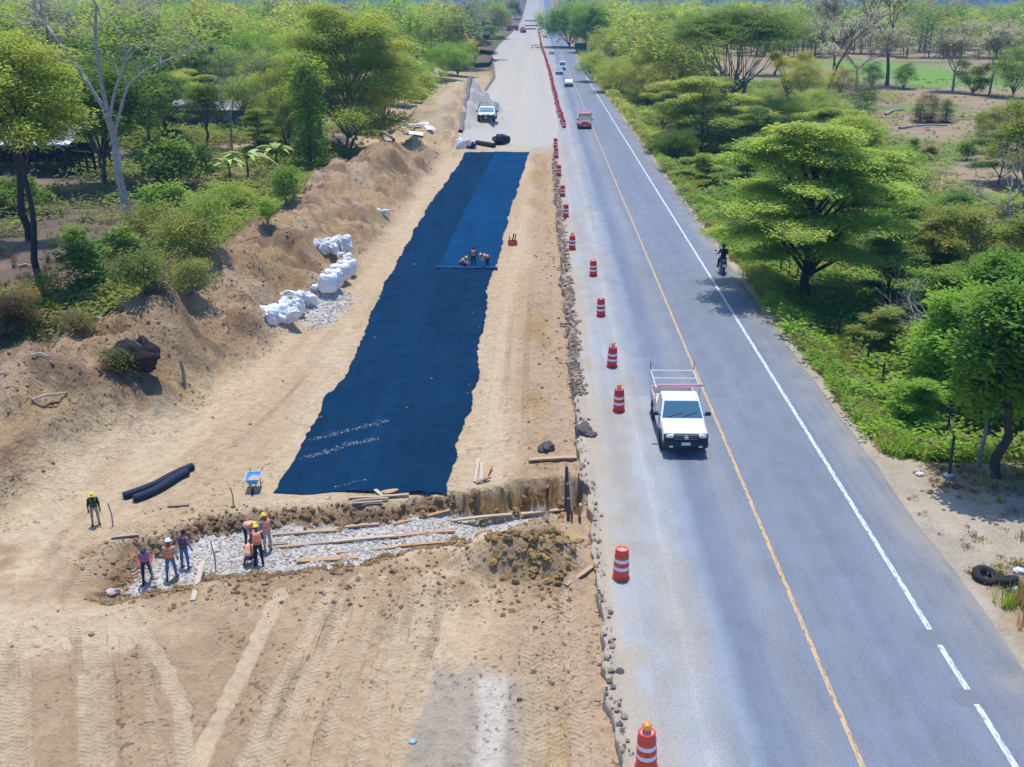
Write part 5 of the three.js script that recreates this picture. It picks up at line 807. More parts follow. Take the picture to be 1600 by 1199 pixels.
plank(onLand(301, 940, 0.03), onLand(318, 893, 0.35), 0.17, 0.05, 4, 'pale plank lying down the near bank, below the worker in the orange vest');
plank(P2(884, 917), P2(928, 886), 0.15, 0.05, 0, 'short plank on the soil left of the road edge, below the shoring');
plank(P2(268, 912, 0.04), P2(276, 905, 0.05), 0.18, 0.05, 3, 'short grey board end sticking from the bank below the workers');
plank(P2(262, 792, 0.05), P2(295, 790, 0.05), 0.16, 0.05, 3, 'weathered board half buried above the left end of the trench');
plank(P2(174, 842, 0.05), P2(217, 838, 0.07), 0.14, 0.05, 1, 'weathered stick of timber on the left rim of the trench');
[[545, 780, 602, 779, 0, 'back left'], [586, 768, 601, 781, 4, 'short slanting'], [596, 773, 622, 769, 0, 'short back right'], [598, 779, 639, 776, 0, 'right-hand long'], [552, 787, 607, 783, 3, 'grey middle'], [550, 791, 598, 788, 3, 'nearest grey'], [600, 776, 618, 772, 2, 'small orange']].forEach(([x0, y0, x1, y1, m, w], i) => plank(P2(x0, y0, 0.06 + i * 0.012), P2(x1, y1, 0.06 + i * 0.012), 0.14, 0.05, m, w + ' board of the loose timber pile below the geotextile'));
[[742, 755, 748, 722, 4, 'white upright'], [752, 757, 753, 728, 4, 'second white upright'], [757, 752, 768, 733, 2, 'leaning orange'], [744, 757, 766, 751, 3, 'dark lowest']].forEach(([x0, y0, x1, y1, m, w]) => plank(onLand(x0, y0, 0.05), onLand(x1, y1, 0.14), 0.13, 0.05, m, w + ' board of the small bundle above the ochre pit'));
for (const [x, y, h, lab] of [[364, 788, 0.7, 'thin stake below the wheelbarrow'], [176, 822, 0.9, 'thin leaning stake beside the lone worker in the dark vest'], [337, 893, 1.15, 'thin pole standing in the trench stones between the two groups of workers'], [288, 600, 1.1, 'weathered stump post on the spoil heap slope'], [357, 522, 0.7, 'small peg at the foot of the spoil heaps'], [155, 800, 0.3, 'short peg behind the lone worker']]) { const p = onLand(x, y), r = h > 1 && x < 300 ? 0.09 : 0.025; solo('stake', moved(tubePath([V(0, -0.2, 0), V(0.02, h * 0.5, 0), V(-0.05 * h, h, 0.02)], [r, r * 0.95, r * 0.8], 7), p.x, p.y, p.z), WOOD[3], lab, 'stake'); }
{ // shoring between the trench end and the road
  const a = onLand(891, 814), t = thing('trench_shoring', V(1.30, 0, -34.2), 0, 'grey timber shoring holding the road edge at the right end of the trench', 'shoring');
  [0, 1, 2, 3, 4].forEach((i) => { plank(V(0.02 * (i % 2), -1.75 + i * 0.37, -1.9 + (i % 2) * 0.1), V(0.03, -1.75 + i * 0.37 + 0.02, 1.5 - (i % 3) * 0.1), 0.055, 0.30, 5, null, null, t); });
  for (const z of [-1.5, 0, 1.2]) { const q = part('post', new THREE.BoxGeometry(0.12, 2.3, 0.14), WOOD[5], t); q.position.set(-0.10, -0.85, z); }
  const q = part('brace', new THREE.BoxGeometry(0.10, 2.1, 0.12), WOOD[0], t); q.position.set(0.32, -0.75, 0.9); q.rotation.x = 0.5;
}
// ------------------------------------------------------------------ broken asphalt, clods, stones
const LUMP = lump(41), SLAB = lump(42, 0.35), earth = std(0xffffff, 0.97);
for (const [px, py, s, seed, lab] of [[855, 702, 0.36, 51, 'dark slab of broken asphalt lying left of the road edge'], [913, 690, 0.42, 52, 'large broken asphalt block hanging on the road edge above the pit'], [921, 682, 0.3, 53, 'smaller asphalt block on top of the large broken one'], [958, 1052, 0.18, 54, 'small dark asphalt lump on the dusty road edge in the foreground'], [968, 1052, 0.15, 59, 'second small asphalt lump just right of the first on the road edge']]) { const p = onLand(px, py, s * 0.3); solo('asphalt_chunk', moved(blob(s, s * 0.45, s * 0.75, seed, 0.55, 0.7, 18), p.x, p.y, p.z, 0.15, seed, 0.12), std(lin(0.10, 0.085, 0.08), 0.95), lab, 'asphalt lump'); }
scatter('broken_asphalt', 'rubble of broken asphalt along the cut left edge of the road', 'rubble', SLAB, earth, 2600, 61, 1.2, 2.9, 20, 126, (x, d) => { const e = roadEdge(d), band = d > 44 && d < 118 ? 0.5 : 0.28; return (1 - S(0, band, Math.abs(x - e - band * 0.35))) * (d > 44 ? 0.9 : 0.22); }, (x, z, y, R, d) => { const k = (0.03 + 0.09 * R() ** 3.5) * (d > 44 ? 1.1 : 0.75), g = 0.6 + 0.7 * R(), on = x > roadEdge(d) - 0.05; return [x, (on ? 0.02 : Math.max(y, -0.45)) + k * 0.3, z, k, k, k, R() * 6.28, (R() - 0.5) * 0.9, ...(R() < 0.45 ? [0.15 * g, 0.115 * g, 0.09 * g] : [0.31 * g, 0.235 * g, 0.16 * g])]; });
scatter('dirt_clods', 'clods of earth scattered over the spoil heaps and the rough ground', 'clods', LUMP, earth, 8000, 62, -34, 1.3, 22, 150, (x, d) => { const f = footX(d), t = trench(x, -d); if (t > 0.8) return 0; if (t > 0.05 && d > 29) return 0.9; const sp = (1 - S(f - 0.8, f + 0.5, x)) * S(f - 11, f - 9, x) * S(31, 34, d); const mess = S(26, 27.6, d) * (1 - S(33, 34.2, d)) * S(-15, -12, x); const right = S(-0.6, 0.3, x) * (1 - S(115, 125, d)); return Math.max(sp * 0.8 * S(0.35, 0.6, fbm(x * 0.5, d * 0.5, 2, 180)), mess * 0.85, right * 0.3, 0.012); }, (x, z, y, R) => { const k = 0.02 + 0.075 * R() ** 5, c = mix3(C.brown, C.tan, R()); return [x, y + k * 0.35, z, k, k * 0.8, k, R() * 6.28, R(), ...vary(c, R, 0.5).map((v) => v * 0.85)]; });
scatter('clay_lumps', 'heap of ochre clay lumps right of the trench', 'clay lumps', LUMP, earth, 420, 63, -3.6, 1.3, 27, 31.5, (x, d) => { const p = spot(845, 868, 0); return 1 - S(0.2, 1.7, Math.hypot((x - p.x) / 1.4, (-d - p.z) / 1.0)); }, (x, z, y, R) => { const k = 0.022 + 0.14 * R() ** 4; return [x, y + k * 0.4, z, k, k * 0.8, k, R() * 6.28, R(), ...vary(mix3(C.ochre, C.brown, R() * 0.5), R, 0.4)]; });
scatter('pit_clods', 'crumbling clods on the cut faces of the trench', 'clods', LUMP, earth, 1500, 67, -14, 1.3, 26.8, 36, (x, d) => { const t = trench(x, -d); return t > 0.05 && t < 0.93 ? 0.95 : 0; }, (x, z, y, R) => { const k = 0.03 + 0.12 * R() ** 2.5; return [x, y, z, k * 1.3, k, k, R() * 6.28, R(), ...vary(mix3(mix3(C.brown, C.dark, R() * 0.6), C.ochre, S(-3.6, -1.6, x) * 0.85), R, 0.45)]; });
scatter('trench_stones', 'whitish crushed stones covering the trench floor', 'stones', LUMP, earth, 5600, 64, -13.6, 1.3, 27, 35.5, (x, d) => S(0.72, 0.95, trench(x, -d)) * (0.9 - 0.6 * S(-3.5, 0.5, x)), (x, z, y, R) => { const k = 0.02 + 0.05 * R() ** 3; return [x, y + k * 0.3, z, k, k * 0.75, k, R() * 6.28, R(), ...vary([0.49, 0.44, 0.37], R, 0.25)]; });
scatter('gravel_spill', 'spill of pale gravel beside the bulk bags', 'gravel', LUMP, earth, 700, 65, -16, -10.5, 54, 66, (x, d) => 1 - S(0.4, 1.05, Math.hypot((x + 12.9) / 1.9, (d - 59.5) / 4.6)), (x, z, y, R) => { const k = 0.03 + 0.09 * R() * R(); return [x, y + k * 0.3, z, k, k * 0.7, k, R() * 6.28, R(), ...vary([0.46, 0.43, 0.40], R, 0.3)]; });
{ const p = onLand(100, 665), t = thing('boulder', onLand(895, 845), 0, 'rounded ochre clay boulder right of the clay lumps', 'boulder'); part('stone', (() => { const g = lump(71); g.scale(0.4, 0.35, 0.35); return g; })(), std(lin(0.40, 0.28, 0.12), 0.95), t); }
solo('white_stone', (() => { const p = onLand(176, 930), g = lump(72); g.scale(0.22, 0.18, 0.18); return moved(g, p.x, p.y + 0.1, p.z); })(), std(lin(0.52, 0.46, 0.40), 0.95), 'pale stone at the lower left end of the trench', 'stone');
solo('plastic_scrap', (() => { const p = onLand(645, 1160), g = blob(0.08, 0.03, 0.10, 73, 0.7); return moved(g, p.x, p.y + 0.03, p.z); })(), std(lin(0.25, 0.42, 0.50), 0.6), 'light blue plastic scrap beside the old pavement in the foreground', 'litter');

// ------------------------------------------------------------------ traffic drums
const ORANGE = std(lin(0.80, 0.085, 0.035), 0.55), RED = std(lin(0.72, 0.05, 0.05), 0.6), BAND = std(lin(0.80, 0.76, 0.80), 0.5), AMBER = phys(lin(0.85, 0.30, 0.02), 0.25, { clearcoat: 1 });
const lathe = (pts, n = 22) => new THREE.LatheGeometry(pts.map(([r, y]) => new THREE.Vector2(r, y)), n);
const markTex = (() => { const c = document.createElement('canvas'); c.width = 64; c.height = 48; const g = c.getContext('2d'); g.fillStyle = '#e5503a'; g.fillRect(0, 0, 64, 48); g.fillStyle = '#3a1512'; g.font = 'bold 34px sans-serif'; g.textAlign = 'center'; g.fillText('SJ', 32, 36); const t = new THREE.CanvasTexture(c); t.colorSpace = THREE.SRGBColorSpace; return t; })();
function drum(p, lamp, label, body = ORANGE, mark = false, k = 1) {
  const t = thing('traffic_drum', p, 0, label, 'traffic drum', 'orange and white traffic drums along the closed lane'); t.scale.setScalar(k); t.rotation.set((hash(Math.round(p.x * 50), Math.round(p.z * 50), 1) - 0.5) * 0.07, 0, (hash(Math.round(p.x * 50), Math.round(p.z * 50), 2) - 0.5) * 0.07);
  part('base', lathe([[0, 0], [0.265, 0], [0.27, 0.05], [0.245, 0.085], [0, 0.085]]), body, t);
  part('body', lathe([[0.235, 0.08], [0.235, 0.27], [0.242, 0.285], [0.228, 0.3], [0.228, 0.52], [0.233, 0.53], [0.214, 0.55], [0.214, 0.77], [0.218, 0.78], [0.2, 0.80], [0.198, 0.96], [0.18, 0.985], [0.16, 0.985], [0.145, 0.955], [0, 0.955]]), body, t);
  for (const [y, r] of [[0.315, 0.2295], [0.565, 0.2155]]) part('reflective_band', lathe([[r, y], [r + 0.004, y + 0.005], [r + 0.004, y + 0.105], [r, y + 0.11]]), BAND, t);
  part('top_disc', moved(new THREE.CircleGeometry(0.14, 18), 0, 0.958, 0, -Math.PI / 2), std(lin(0.75, 0.45, 0.40), 0.6), t);
  part('handle', merge([box(0.2, 0.03, 0.035, 0, 1.02, 0), box(0.03, 0.07, 0.035, 0.09, 0.985, 0), box(0.03, 0.07, 0.035, -0.09, 0.985, 0)]), body, t);
  if (lamp) { const l = part('warning_lamp', lathe([[0, 1.0], [0.06, 1.0], [0.06, 1.06], [0.10, 1.09], [0.105, 1.17], [0.07, 1.22], [0, 1.23]], 16), AMBER, t); part('lens', moved(new THREE.CylinderGeometry(0.075, 0.075, 0.05, 14), 0, 1.14, 0.085, Math.PI / 2), phys(lin(0.9, 0.42, 0.04), 0.2, { clearcoat: 1 }), l); }
  if (mark) part('stencil_mark', (() => { const g = new THREE.CylinderGeometry(0.232, 0.232, 0.08, 8, 1, true, -0.22, 0.44); g.translate(0, 0.475, 0); return g; })(), std(0xffffff, 0.6, { map: markTex }), t);
  return t;
}
[[1010, 1199, 1, 'nearest drum in the foreground, with an amber lamp on top', 1], [970, 903, 0, 'drum without a lamp beside the road edge, second from the camera', 1], [967, 642, 1, 'drum with an orange lamp left of the white pickup'], [956, 573, 1, 'lamp-topped drum just beyond the white pickup'], [939, 494, 0, 'drum fifth from the camera, on the open lane'], [927, 431, 0, 'drum on the lane level with the three workers'], [894, 390, 1, 'drum right at the rubble edge, level with the motorcyclist'], [884, 339, 0, 'drum on the rubble edge, second beyond the motorcyclist'], [879, 307, 0, 'drum at the rubble edge, level with the middle of the blue fabric'], [873, 275, 0, 'drum at the rubble edge near the far end of the fabric'], [869, 247, 0, 'first of the two drums at the far end of the fabric'], [868, 229, 0, 'second of the two drums at the far end of the fabric, by the gravel ramp']].forEach(([x, y, l, lab, m]) => { const p = spot(x, y, 0.0); p.y = p.x > roadEdge(-p.z) ? 0.006 : H(p.x, p.z); drum(p, l, lab, y > 800 ? ORANGE : RED, !!m, y < 300 ? 1.15 : 1.05); });
{ // the close row of drums beyond, all alike
  const R = rngOf(88); let first = null;
  for (let d = 150.5; d < 640; d += 2.6 + d * 0.006) { const x = table([[150, 3.55], [190, 3.1], [256, 2.8], [330, 2.1], [420, 0.95], [640, -0.4]], d) + (R() - 0.5) * 0.25, p = V(x, 0.006 + hill(d), -d);
    if (!first) { first = drum(p, 0, 'red and white drum in the close row between the gravel road and the far traffic', RED, false, 1.15); first.userData.group = 'drums in the close row far up the road'; } else { const c = first.clone(); c.name = numbered('traffic_drum'); c.position.copy(p); c.rotation.y = R() * 6; scene.add(c); } }
}

// ------------------------------------------------------------------ vehicles (front towards +z)
function extr(pts, w, bevel = 0.05, taper) {   // a side profile (z, y) swept across the width
  const s = new THREE.Shape(pts.map(([z, y]) => new THREE.Vector2(z, y))), g = new THREE.ExtrudeGeometry(s, { depth: w - 2 * bevel, bevelEnabled: bevel > 0, bevelSize: bevel, bevelThickness: bevel, bevelOffset: -bevel, bevelSegments: 3, steps: 1 });
  g.translate(0, 0, -(w - 2 * bevel) / 2); g.rotateY(-Math.PI / 2);
  const p = g.attributes.position; if (taper) for (let i = 0; i < p.count; i++) p.setX(i, p.getX(i) * taper(p.getY(i), p.getZ(i))); g.computeVertexNormals(); return g;
}
const quad = (a, b, c, d, t = 0.012) => { const n = b.clone().sub(a).cross(d.clone().sub(a)).normalize().multiplyScalar(t), o = [a, b, c, d], P = [], I = [0, 1, 2, 0, 2, 3, 4, 6, 5, 4, 7, 6]; for (const q of o) P.push(q.x + n.x, q.y + n.y, q.z + n.z); for (const q of o) P.push(q.x - n.x * 0.2, q.y - n.y * 0.2, q.z - n.z * 0.2); for (let i = 0; i < 4; i++) { const j = (i + 1) % 4; I.push(i, i + 4, j, j, i + 4, j + 4); } const g = new THREE.BufferGeometry(); g.setAttribute('position', new THREE.Float32BufferAttribute(P, 3)); g.setIndex(I); const r = g.toNonIndexed(); r.computeVertexNormals(); return r; };
function wheels(t, zs, hw, r, w = 0.22) { for (const z of zs) for (const s of [-1, 1]) { const g = new THREE.Group(); g.name = 'wheel'; g.position.set(s * (hw - w / 2), r, z); t.add(g); part('tyre', moved(lathe([[r * 0.6, -w / 2], [r * 0.93, -w / 2], [r, -w * 0.32], [r, w * 0.32], [r * 0.93, w / 2], [r * 0.6, w / 2]], 22), 0, 0, 0, 0, 0, Math.PI / 2), M.rubber, g); part('rim', moved(lathe([[0, w * 0.30], [r * 0.2, w * 0.36], [r * 0.3, w * 0.2], [r * 0.55, w * 0.28], [r * 0.62, w * 0.4], [r * 0.62, -w * 0.4], [0, -w * 0.3]], 18), 0, 0, 0, 0, 0, s > 0 ? -Math.PI / 2 : Math.PI / 2), M.steel, g); } }
function pickup(p, turn, label, o = {}) {
  const t = thing('pickup_truck', p, turn, label, 'pickup truck'), W = o.w || 1.84;
  const nose = (y, z) => (z > 1.3 ? 1 - 0.05 * S(1.3, 2.6, z) : 1) * (y > 0.95 ? 1 - 0.07 * (y - 0.95) / 0.2 : 1);
  part('body', extr([[-2.55, 0.5], [2.3, 0.42], [2.52, 0.5], [2.56, 0.86], [2.47, 1.0], [2.1, 1.07], [1.32, 1.15], [-0.36, 1.12], [-0.40, 0.72], [-2.55, 0.72]], W, 0.10, nose), M.white, t);
  const cab = (y) => 1 - 0.16 * S(1.05, 1.8, y), CW = W - 0.06;
  const roofg = extr([[-0.36, 1.08], [1.36, 1.08], [0.62, 1.70], [0.30, 1.765], [-0.22, 1.755], [-0.34, 1.68]], CW, 0.05, cab); part('cab', roofg, M.white, t);
  const hx = (y) => CW / 2 * cab(y);
  part('windshield', quad(V(-hx(1.2) * 0.93, 1.175, 1.265), V(hx(1.2) * 0.93, 1.175, 1.265), V(hx(1.66) * 0.90, 1.665, 0.68), V(-hx(1.66) * 0.90, 1.665, 0.68), 0.014), M.glass, t);
  for (const s of [-1, 1]) {
    const a = V(s * (hx(1.18) + 0.004), 1.16, 1.05), b = V(s * (hx(1.18) + 0.004), 1.16, -0.2), c = V(s * (hx(1.64) + 0.004), 1.64, -0.2), d = V(s * (hx(1.64) + 0.004), 1.64, 0.55); part('side_window', s > 0 ? quad(a, b, c, d) : quad(d, c, b, a), M.glass, t);
    part('headlight', box(0.40, 0.15, 0.2, s * 0.67, 0.90, 2.51, 0.06, -0.12, s * 0.38, s * -0.12), M.lamp, t);
    part('fog_light', box(0.16, 0.07, 0.06, s * 0.58, 0.49, 2.63, 0.02), M.lamp, t);
    const m = part('wing_mirror', box(0.24, 0.17, 0.13, s * (W / 2 + 0.15), 1.24, 1.0, 0.05), M.black, t); part('mirror_arm', box(0.16, 0.04, 0.05, s * (W / 2 - 0.02), 1.18, 1.0), M.black, m);
    const dr = part('door', box(0.012, 0.52, 1.12, s * (W / 2 - 0.002), 0.83, 0.42, 0.005), M.white, t); part('door_handle', box(0.02, 0.03, 0.14, s * (W / 2 + 0.012), 0.98, 0.02), M.black, dr); part('door_seam', merge([box(0.008, 0.54, 0.014, s * (W / 2 + 0.001), 0.83, 0.99, 0), box(0.008, 0.54, 0.014, s * (W / 2 + 0.001), 0.83, -0.15, 0)]), M.black, dr); part('sill_trim', box(0.02, 0.09, 3.2, s * (W / 2 - 0.01), 0.53, -0.1, 0.008), M.black, t);
  }
  part('bonnet_crease', merge([-1, 1].map((q) => bar(V(q * 0.5, 1.128, 1.4), V(q * 0.36, 1.05, 2.3), 0.012))), M.white, t); part('front_fascia', box(W * 0.955, 0.34, 0.16, 0, 0.82, 2.49, 0.07, -0.10), M.black, t); part('grille', box(0.96, 0.24, 0.10, 0, 0.86, 2.555, 0.03, -0.12), M.black, t);
  for (const y of [0.80, 0.88, 0.95]) part('grille_bar', box(0.9, 0.016, 0.02, 0, y, 2.612 - (y - 0.8) * 0.12, 0.004), M.steel, t);
  part('emblem', moved(new THREE.CylinderGeometry(0.085, 0.085, 0.03, 20), 0, 0.885, 2.615, Math.PI / 2 - 0.12), M.chrome, t);
  part('front_bumper', box(W * 0.965, 0.36, 0.3, 0, 0.56, 2.46, 0.09), M.black, t);
  part('licence_plate', box(0.36, 0.13, 0.02, 0, 0.60, 2.62, 0.004), M.plate, t);
  part('wiper', merge([bar(V(-0.6, 1.2, 1.275), V(0.02, 1.33, 1.12), 0.012), bar(V(0.0, 1.2, 1.275), V(0.6, 1.35, 1.1), 0.012)]), M.black, t);
  for (const s of [-1, 1]) for (const z of [1.62, -1.5]) part('wheel_arch', moved(new THREE.TorusGeometry(0.41, 0.035, 6, 18, Math.PI), s * (W / 2 - 0.02), 0.39, z, 0, Math.PI / 2), M.black, t);
  const bed = part('cargo_bed', merge([box(W - 0.04, 0.06, 2.1, 0, 0.78, -1.5, 0.01), box(W - 0.04, 0.36, 0.05, 0, 0.95, -2.53, 0.01), box(0.05, 0.36, 2.1, W / 2 - 0.045, 0.95, -1.5, 0.01), box(0.05, 0.36, 2.1, -W / 2 + 0.045, 0.95, -1.5, 0.01)]), o.bed || std(lin(0.62, 0.53, 0.46), 0.7), t);
  if (o.stake) { const gs = []; for (const s of [-1, 1]) { for (let i = 0; i < 5; i++) gs.push(box(0.05, 0.9, 0.05, s * (W / 2 + 0.1), 1.5, -0.6 - i * 0.65)); for (const y of [1.2, 1.5, 1.85]) gs.push(box(0.03, 0.12, 2.9, s * (W / 2 + 0.1), y, -1.85)); } for (const y of [1.2, 1.5, 1.85]) gs.push(box(W + 0.2, 0.1, 0.03, 0, y, -0.55), box(W + 0.2, 0.1, 0.03, 0, y, -3.2)); part('stake_rails', merge(gs), std(lin(0.55, 0.55, 0.56), 0.6), t); part('flat_bed', box(W + 0.3, 0.12, 2.9, 0, 0.98, -1.9), M.steel, t); }
  else {
    let rk; for (const q of [-1, 1]) rk = part('rack_frame', merge([bar(V(q * (W / 2 - 0.02), 1.0, -0.5), V(q * W / 2, 1.88, -0.5), 0.028), bar(V(q * (W / 2 - 0.02), 1.0, -2.45), V(q * W / 2, 1.88, -2.45), 0.028), bar(V(q * W / 2, 1.84, -0.3), V(q * W / 2, 1.84, -2.6), 0.026)]), M.pinkpaint, t);
    for (const z of [-0.5, -1.45, -2.45]) part('rack_crossbar', bar(V(-W / 2 - 0.03, 1.86, z), V(W / 2 + 0.03, 1.86, z), 0.032), z > -0.6 ? M.white : M.pinkpaint, rk);
    part('carried_pipe', bar(V(-W / 2 + 0.05, 1.95, -0.36), V(W / 2 + 0.1, 1.96, -0.40), 0.06, 10), std(lin(0.62, 0.30, 0.32), 0.6), t);
    part('rack_hook', merge([bar(V(-W / 2 - 0.02, 1.9, -2.5), V(-W / 2 - 0.02, 2.25, -2.5), 0.02), bar(V(W / 2 + 0.02, 1.9, -2.5), V(W / 2 + 0.02, 2.25, -2.5), 0.02)]), M.black, t);
  }
  wheels(t, [1.62, -1.5], W / 2, 0.37, 0.25); return t;
}
{ const a = spot(1071, 704, 0.3); pickup(V(a.x, 0.006, a.z - 2.55), 0.0, 'white pickup truck with a black front and a pipe rack, driving towards the camera'); }
{ const a = spot(760, 198, 0); const t = pickup(V(a.x, H(a.x, a.z - 3), a.z - 3.1), -0.03, 'white flatbed truck with stake rails parked on the far gravel road', { stake: true, w: 2.15 }); t.scale.setScalar(1.18); t.userData.category = 'truck'; }
function car(name, p, turn, paint, label, o = {}) {
  const t = thing(name, p, turn, label, o.category || 'car'), W = 1.76, h = o.h || 1.45, van = o.van;
  const prof = van ? [[-2.5, 0.4], [2.4, 0.36], [2.5, 0.5], [2.48, 0.85], [2.3, 1.12], [-2.5, 1.12]] : [[-2.15, 0.42], [2.05, 0.36], [2.15, 0.5], [2.1, 0.74], [1.9, 0.84], [1.05, 0.97], [-1.5, 0.99], [-2.1, 0.94], [-2.18, 0.7]];
  part('body', extr(prof, W, 0.07, (y, z) => 1 - 0.06 * S(1.2, 2.2, z)), paint, t);
  const y0 = van ? 1.10 : 0.95, zf = van ? 2.28 : 1.0, zt = van ? 1.75 : 0.28, zb = van ? -2.5 : -1.75, zbt = van ? -2.4 : -1.15, tp = (y) => 1 - (van ? 0.10 : 0.2) * S(y0, h, y), hx = (y) => (W - 0.05) / 2 * tp(y), ins = 0.88;
  part('cabin', extr([[zb, y0 - 0.04], [zf, y0 - 0.04], [zt, h - 0.07], [zt - 0.25, h], [zbt + 0.2, h], [zbt, h - 0.07]], W - 0.05, 0.05, tp), o.roof || paint, t);
  const wy = y0 + 0.06, ty = h - 0.12, kz = (y) => lerp(zf, zt, (y - y0 + 0.04) / (h - 0.03 - y0)) + 0.01;
  part('windshield', quad(V(-hx(wy) * ins, wy, kz(wy)), V(hx(wy) * ins, wy, kz(wy)), V(hx(ty) * ins, ty, kz(ty)), V(-hx(ty) * ins, ty, kz(ty))), o.glass || M.glass, t);
  for (const s of [-1, 1]) { const q = [V(s * (hx(wy) + 0.004), wy, zf - 0.35), V(s * (hx(wy) + 0.004), wy, zb + 0.3), V(s * (hx(ty) + 0.004), ty, zbt + 0.2), V(s * (hx(ty) + 0.004), ty, zt - 0.1)]; part('side_window', s > 0 ? quad(...q) : quad(...q.reverse()), M.glass, t); part('headlight', box(0.34, 0.15, 0.16, s * 0.62, van ? 0.82 : 0.68, van ? 2.44 : 2.04, 0.05), M.lamp, t); part('wing_mirror', box(0.2, 0.14, 0.1, s * (W / 2 + 0.1), y0 + 0.1, zf - 0.35, 0.04), o.dark || paint, t); }
  part('grille', box(0.8, 0.13, 0.06, 0, van ? 0.72 : 0.62, van ? 2.48 : 2.12, 0.02), M.black, t); part('front_bumper', box(W * 0.94, 0.24, 0.18, 0, 0.44, van ? 2.44 : 2.1, 0.06), o.bumper || M.black, t); part('licence_plate', box(0.32, 0.11, 0.02, 0, 0.46, van ? 2.545 : 2.2, 0.004), M.plate, t);
  wheels(t, van ? [1.55, -1.55] : [1.3, -1.3], W / 2, 0.32, 0.2); return t;
}
const PAINT = { red: phys(lin(0.70, 0.035, 0.03), 0.35, { clearcoat: 1 }), blue: phys(lin(0.02, 0.07, 0.2), 0.3, { clearcoat: 1 }), teal: phys(lin(0.05, 0.16, 0.28), 0.3, { clearcoat: 1 }), dark: phys(lin(0.015, 0.02, 0.03), 0.3, { clearcoat: 1 }), silver: phys(lin(0.5, 0.52, 0.55), 0.3, { clearcoat: 1, metalness: 0.3 }) };
{ const a = spot(914, 202, 0); const t = car('minibus', V(a.x, 0.006, a.z - 2.6), 0, PAINT.red, 'red minibus with a pale windscreen band driving towards the camera far up the road', { van: true, h: 2.2, category: 'minibus', bumper: PAINT.red, dark: M.black, glass: phys(lin(0.42, 0.40, 0.33), 0.2, { clearcoat: 1 }) }); t.scale.set(1.1, 1.05, 1.05); part('front_panel', box(1.5, 0.16, 0.05, 0, 1.06, 2.36, 0.02, -0.5), std(lin(0.72, 0.62, 0.45), 0.5), t); part('sun_visor', box(1.45, 0.14, 0.06, 0, 2.04, 1.86, 0.02, -0.6), std(lin(0.75, 0.66, 0.5), 0.5), t); }
for (const [x, y, pnt, lab, h] of [[889, 136, PAINT.teal, 'blue car nearest behind the red minibus', 1.5], [874, 117, PAINT.teal, 'blue pickup-like car ahead of the white van far up the road', 1.6], [862, 85, PAINT.dark, 'small dark car far up the road level with the first roadside shadow', 1.45], [852, 59, PAINT.dark, 'tiny dark car just before the far overhanging tree', 1.45], [843, 40, M.white, 'tiny white car in the farthest queue of traffic', 1.45], [842, 47, PAINT.silver, 'tiny silver car in the farthest queue of traffic', 1.45], [843, 34, PAINT.dark, 'tiny dark car at the very end of the traffic queue', 1.5]]) { const a = spot(x, y, 0); car('car', V(a.x, 0.006 + hill(-a.z), a.z - 2.2), 0, pnt, lab, { h }); }
{ const a = spot(876, 111, 0); car('van', V(a.x + 0.5, 0.006, a.z - 6), 0, M.white, 'white van close behind the blue pickup-like car far up the road', { van: true, h: 2.1, category: 'van' }); }
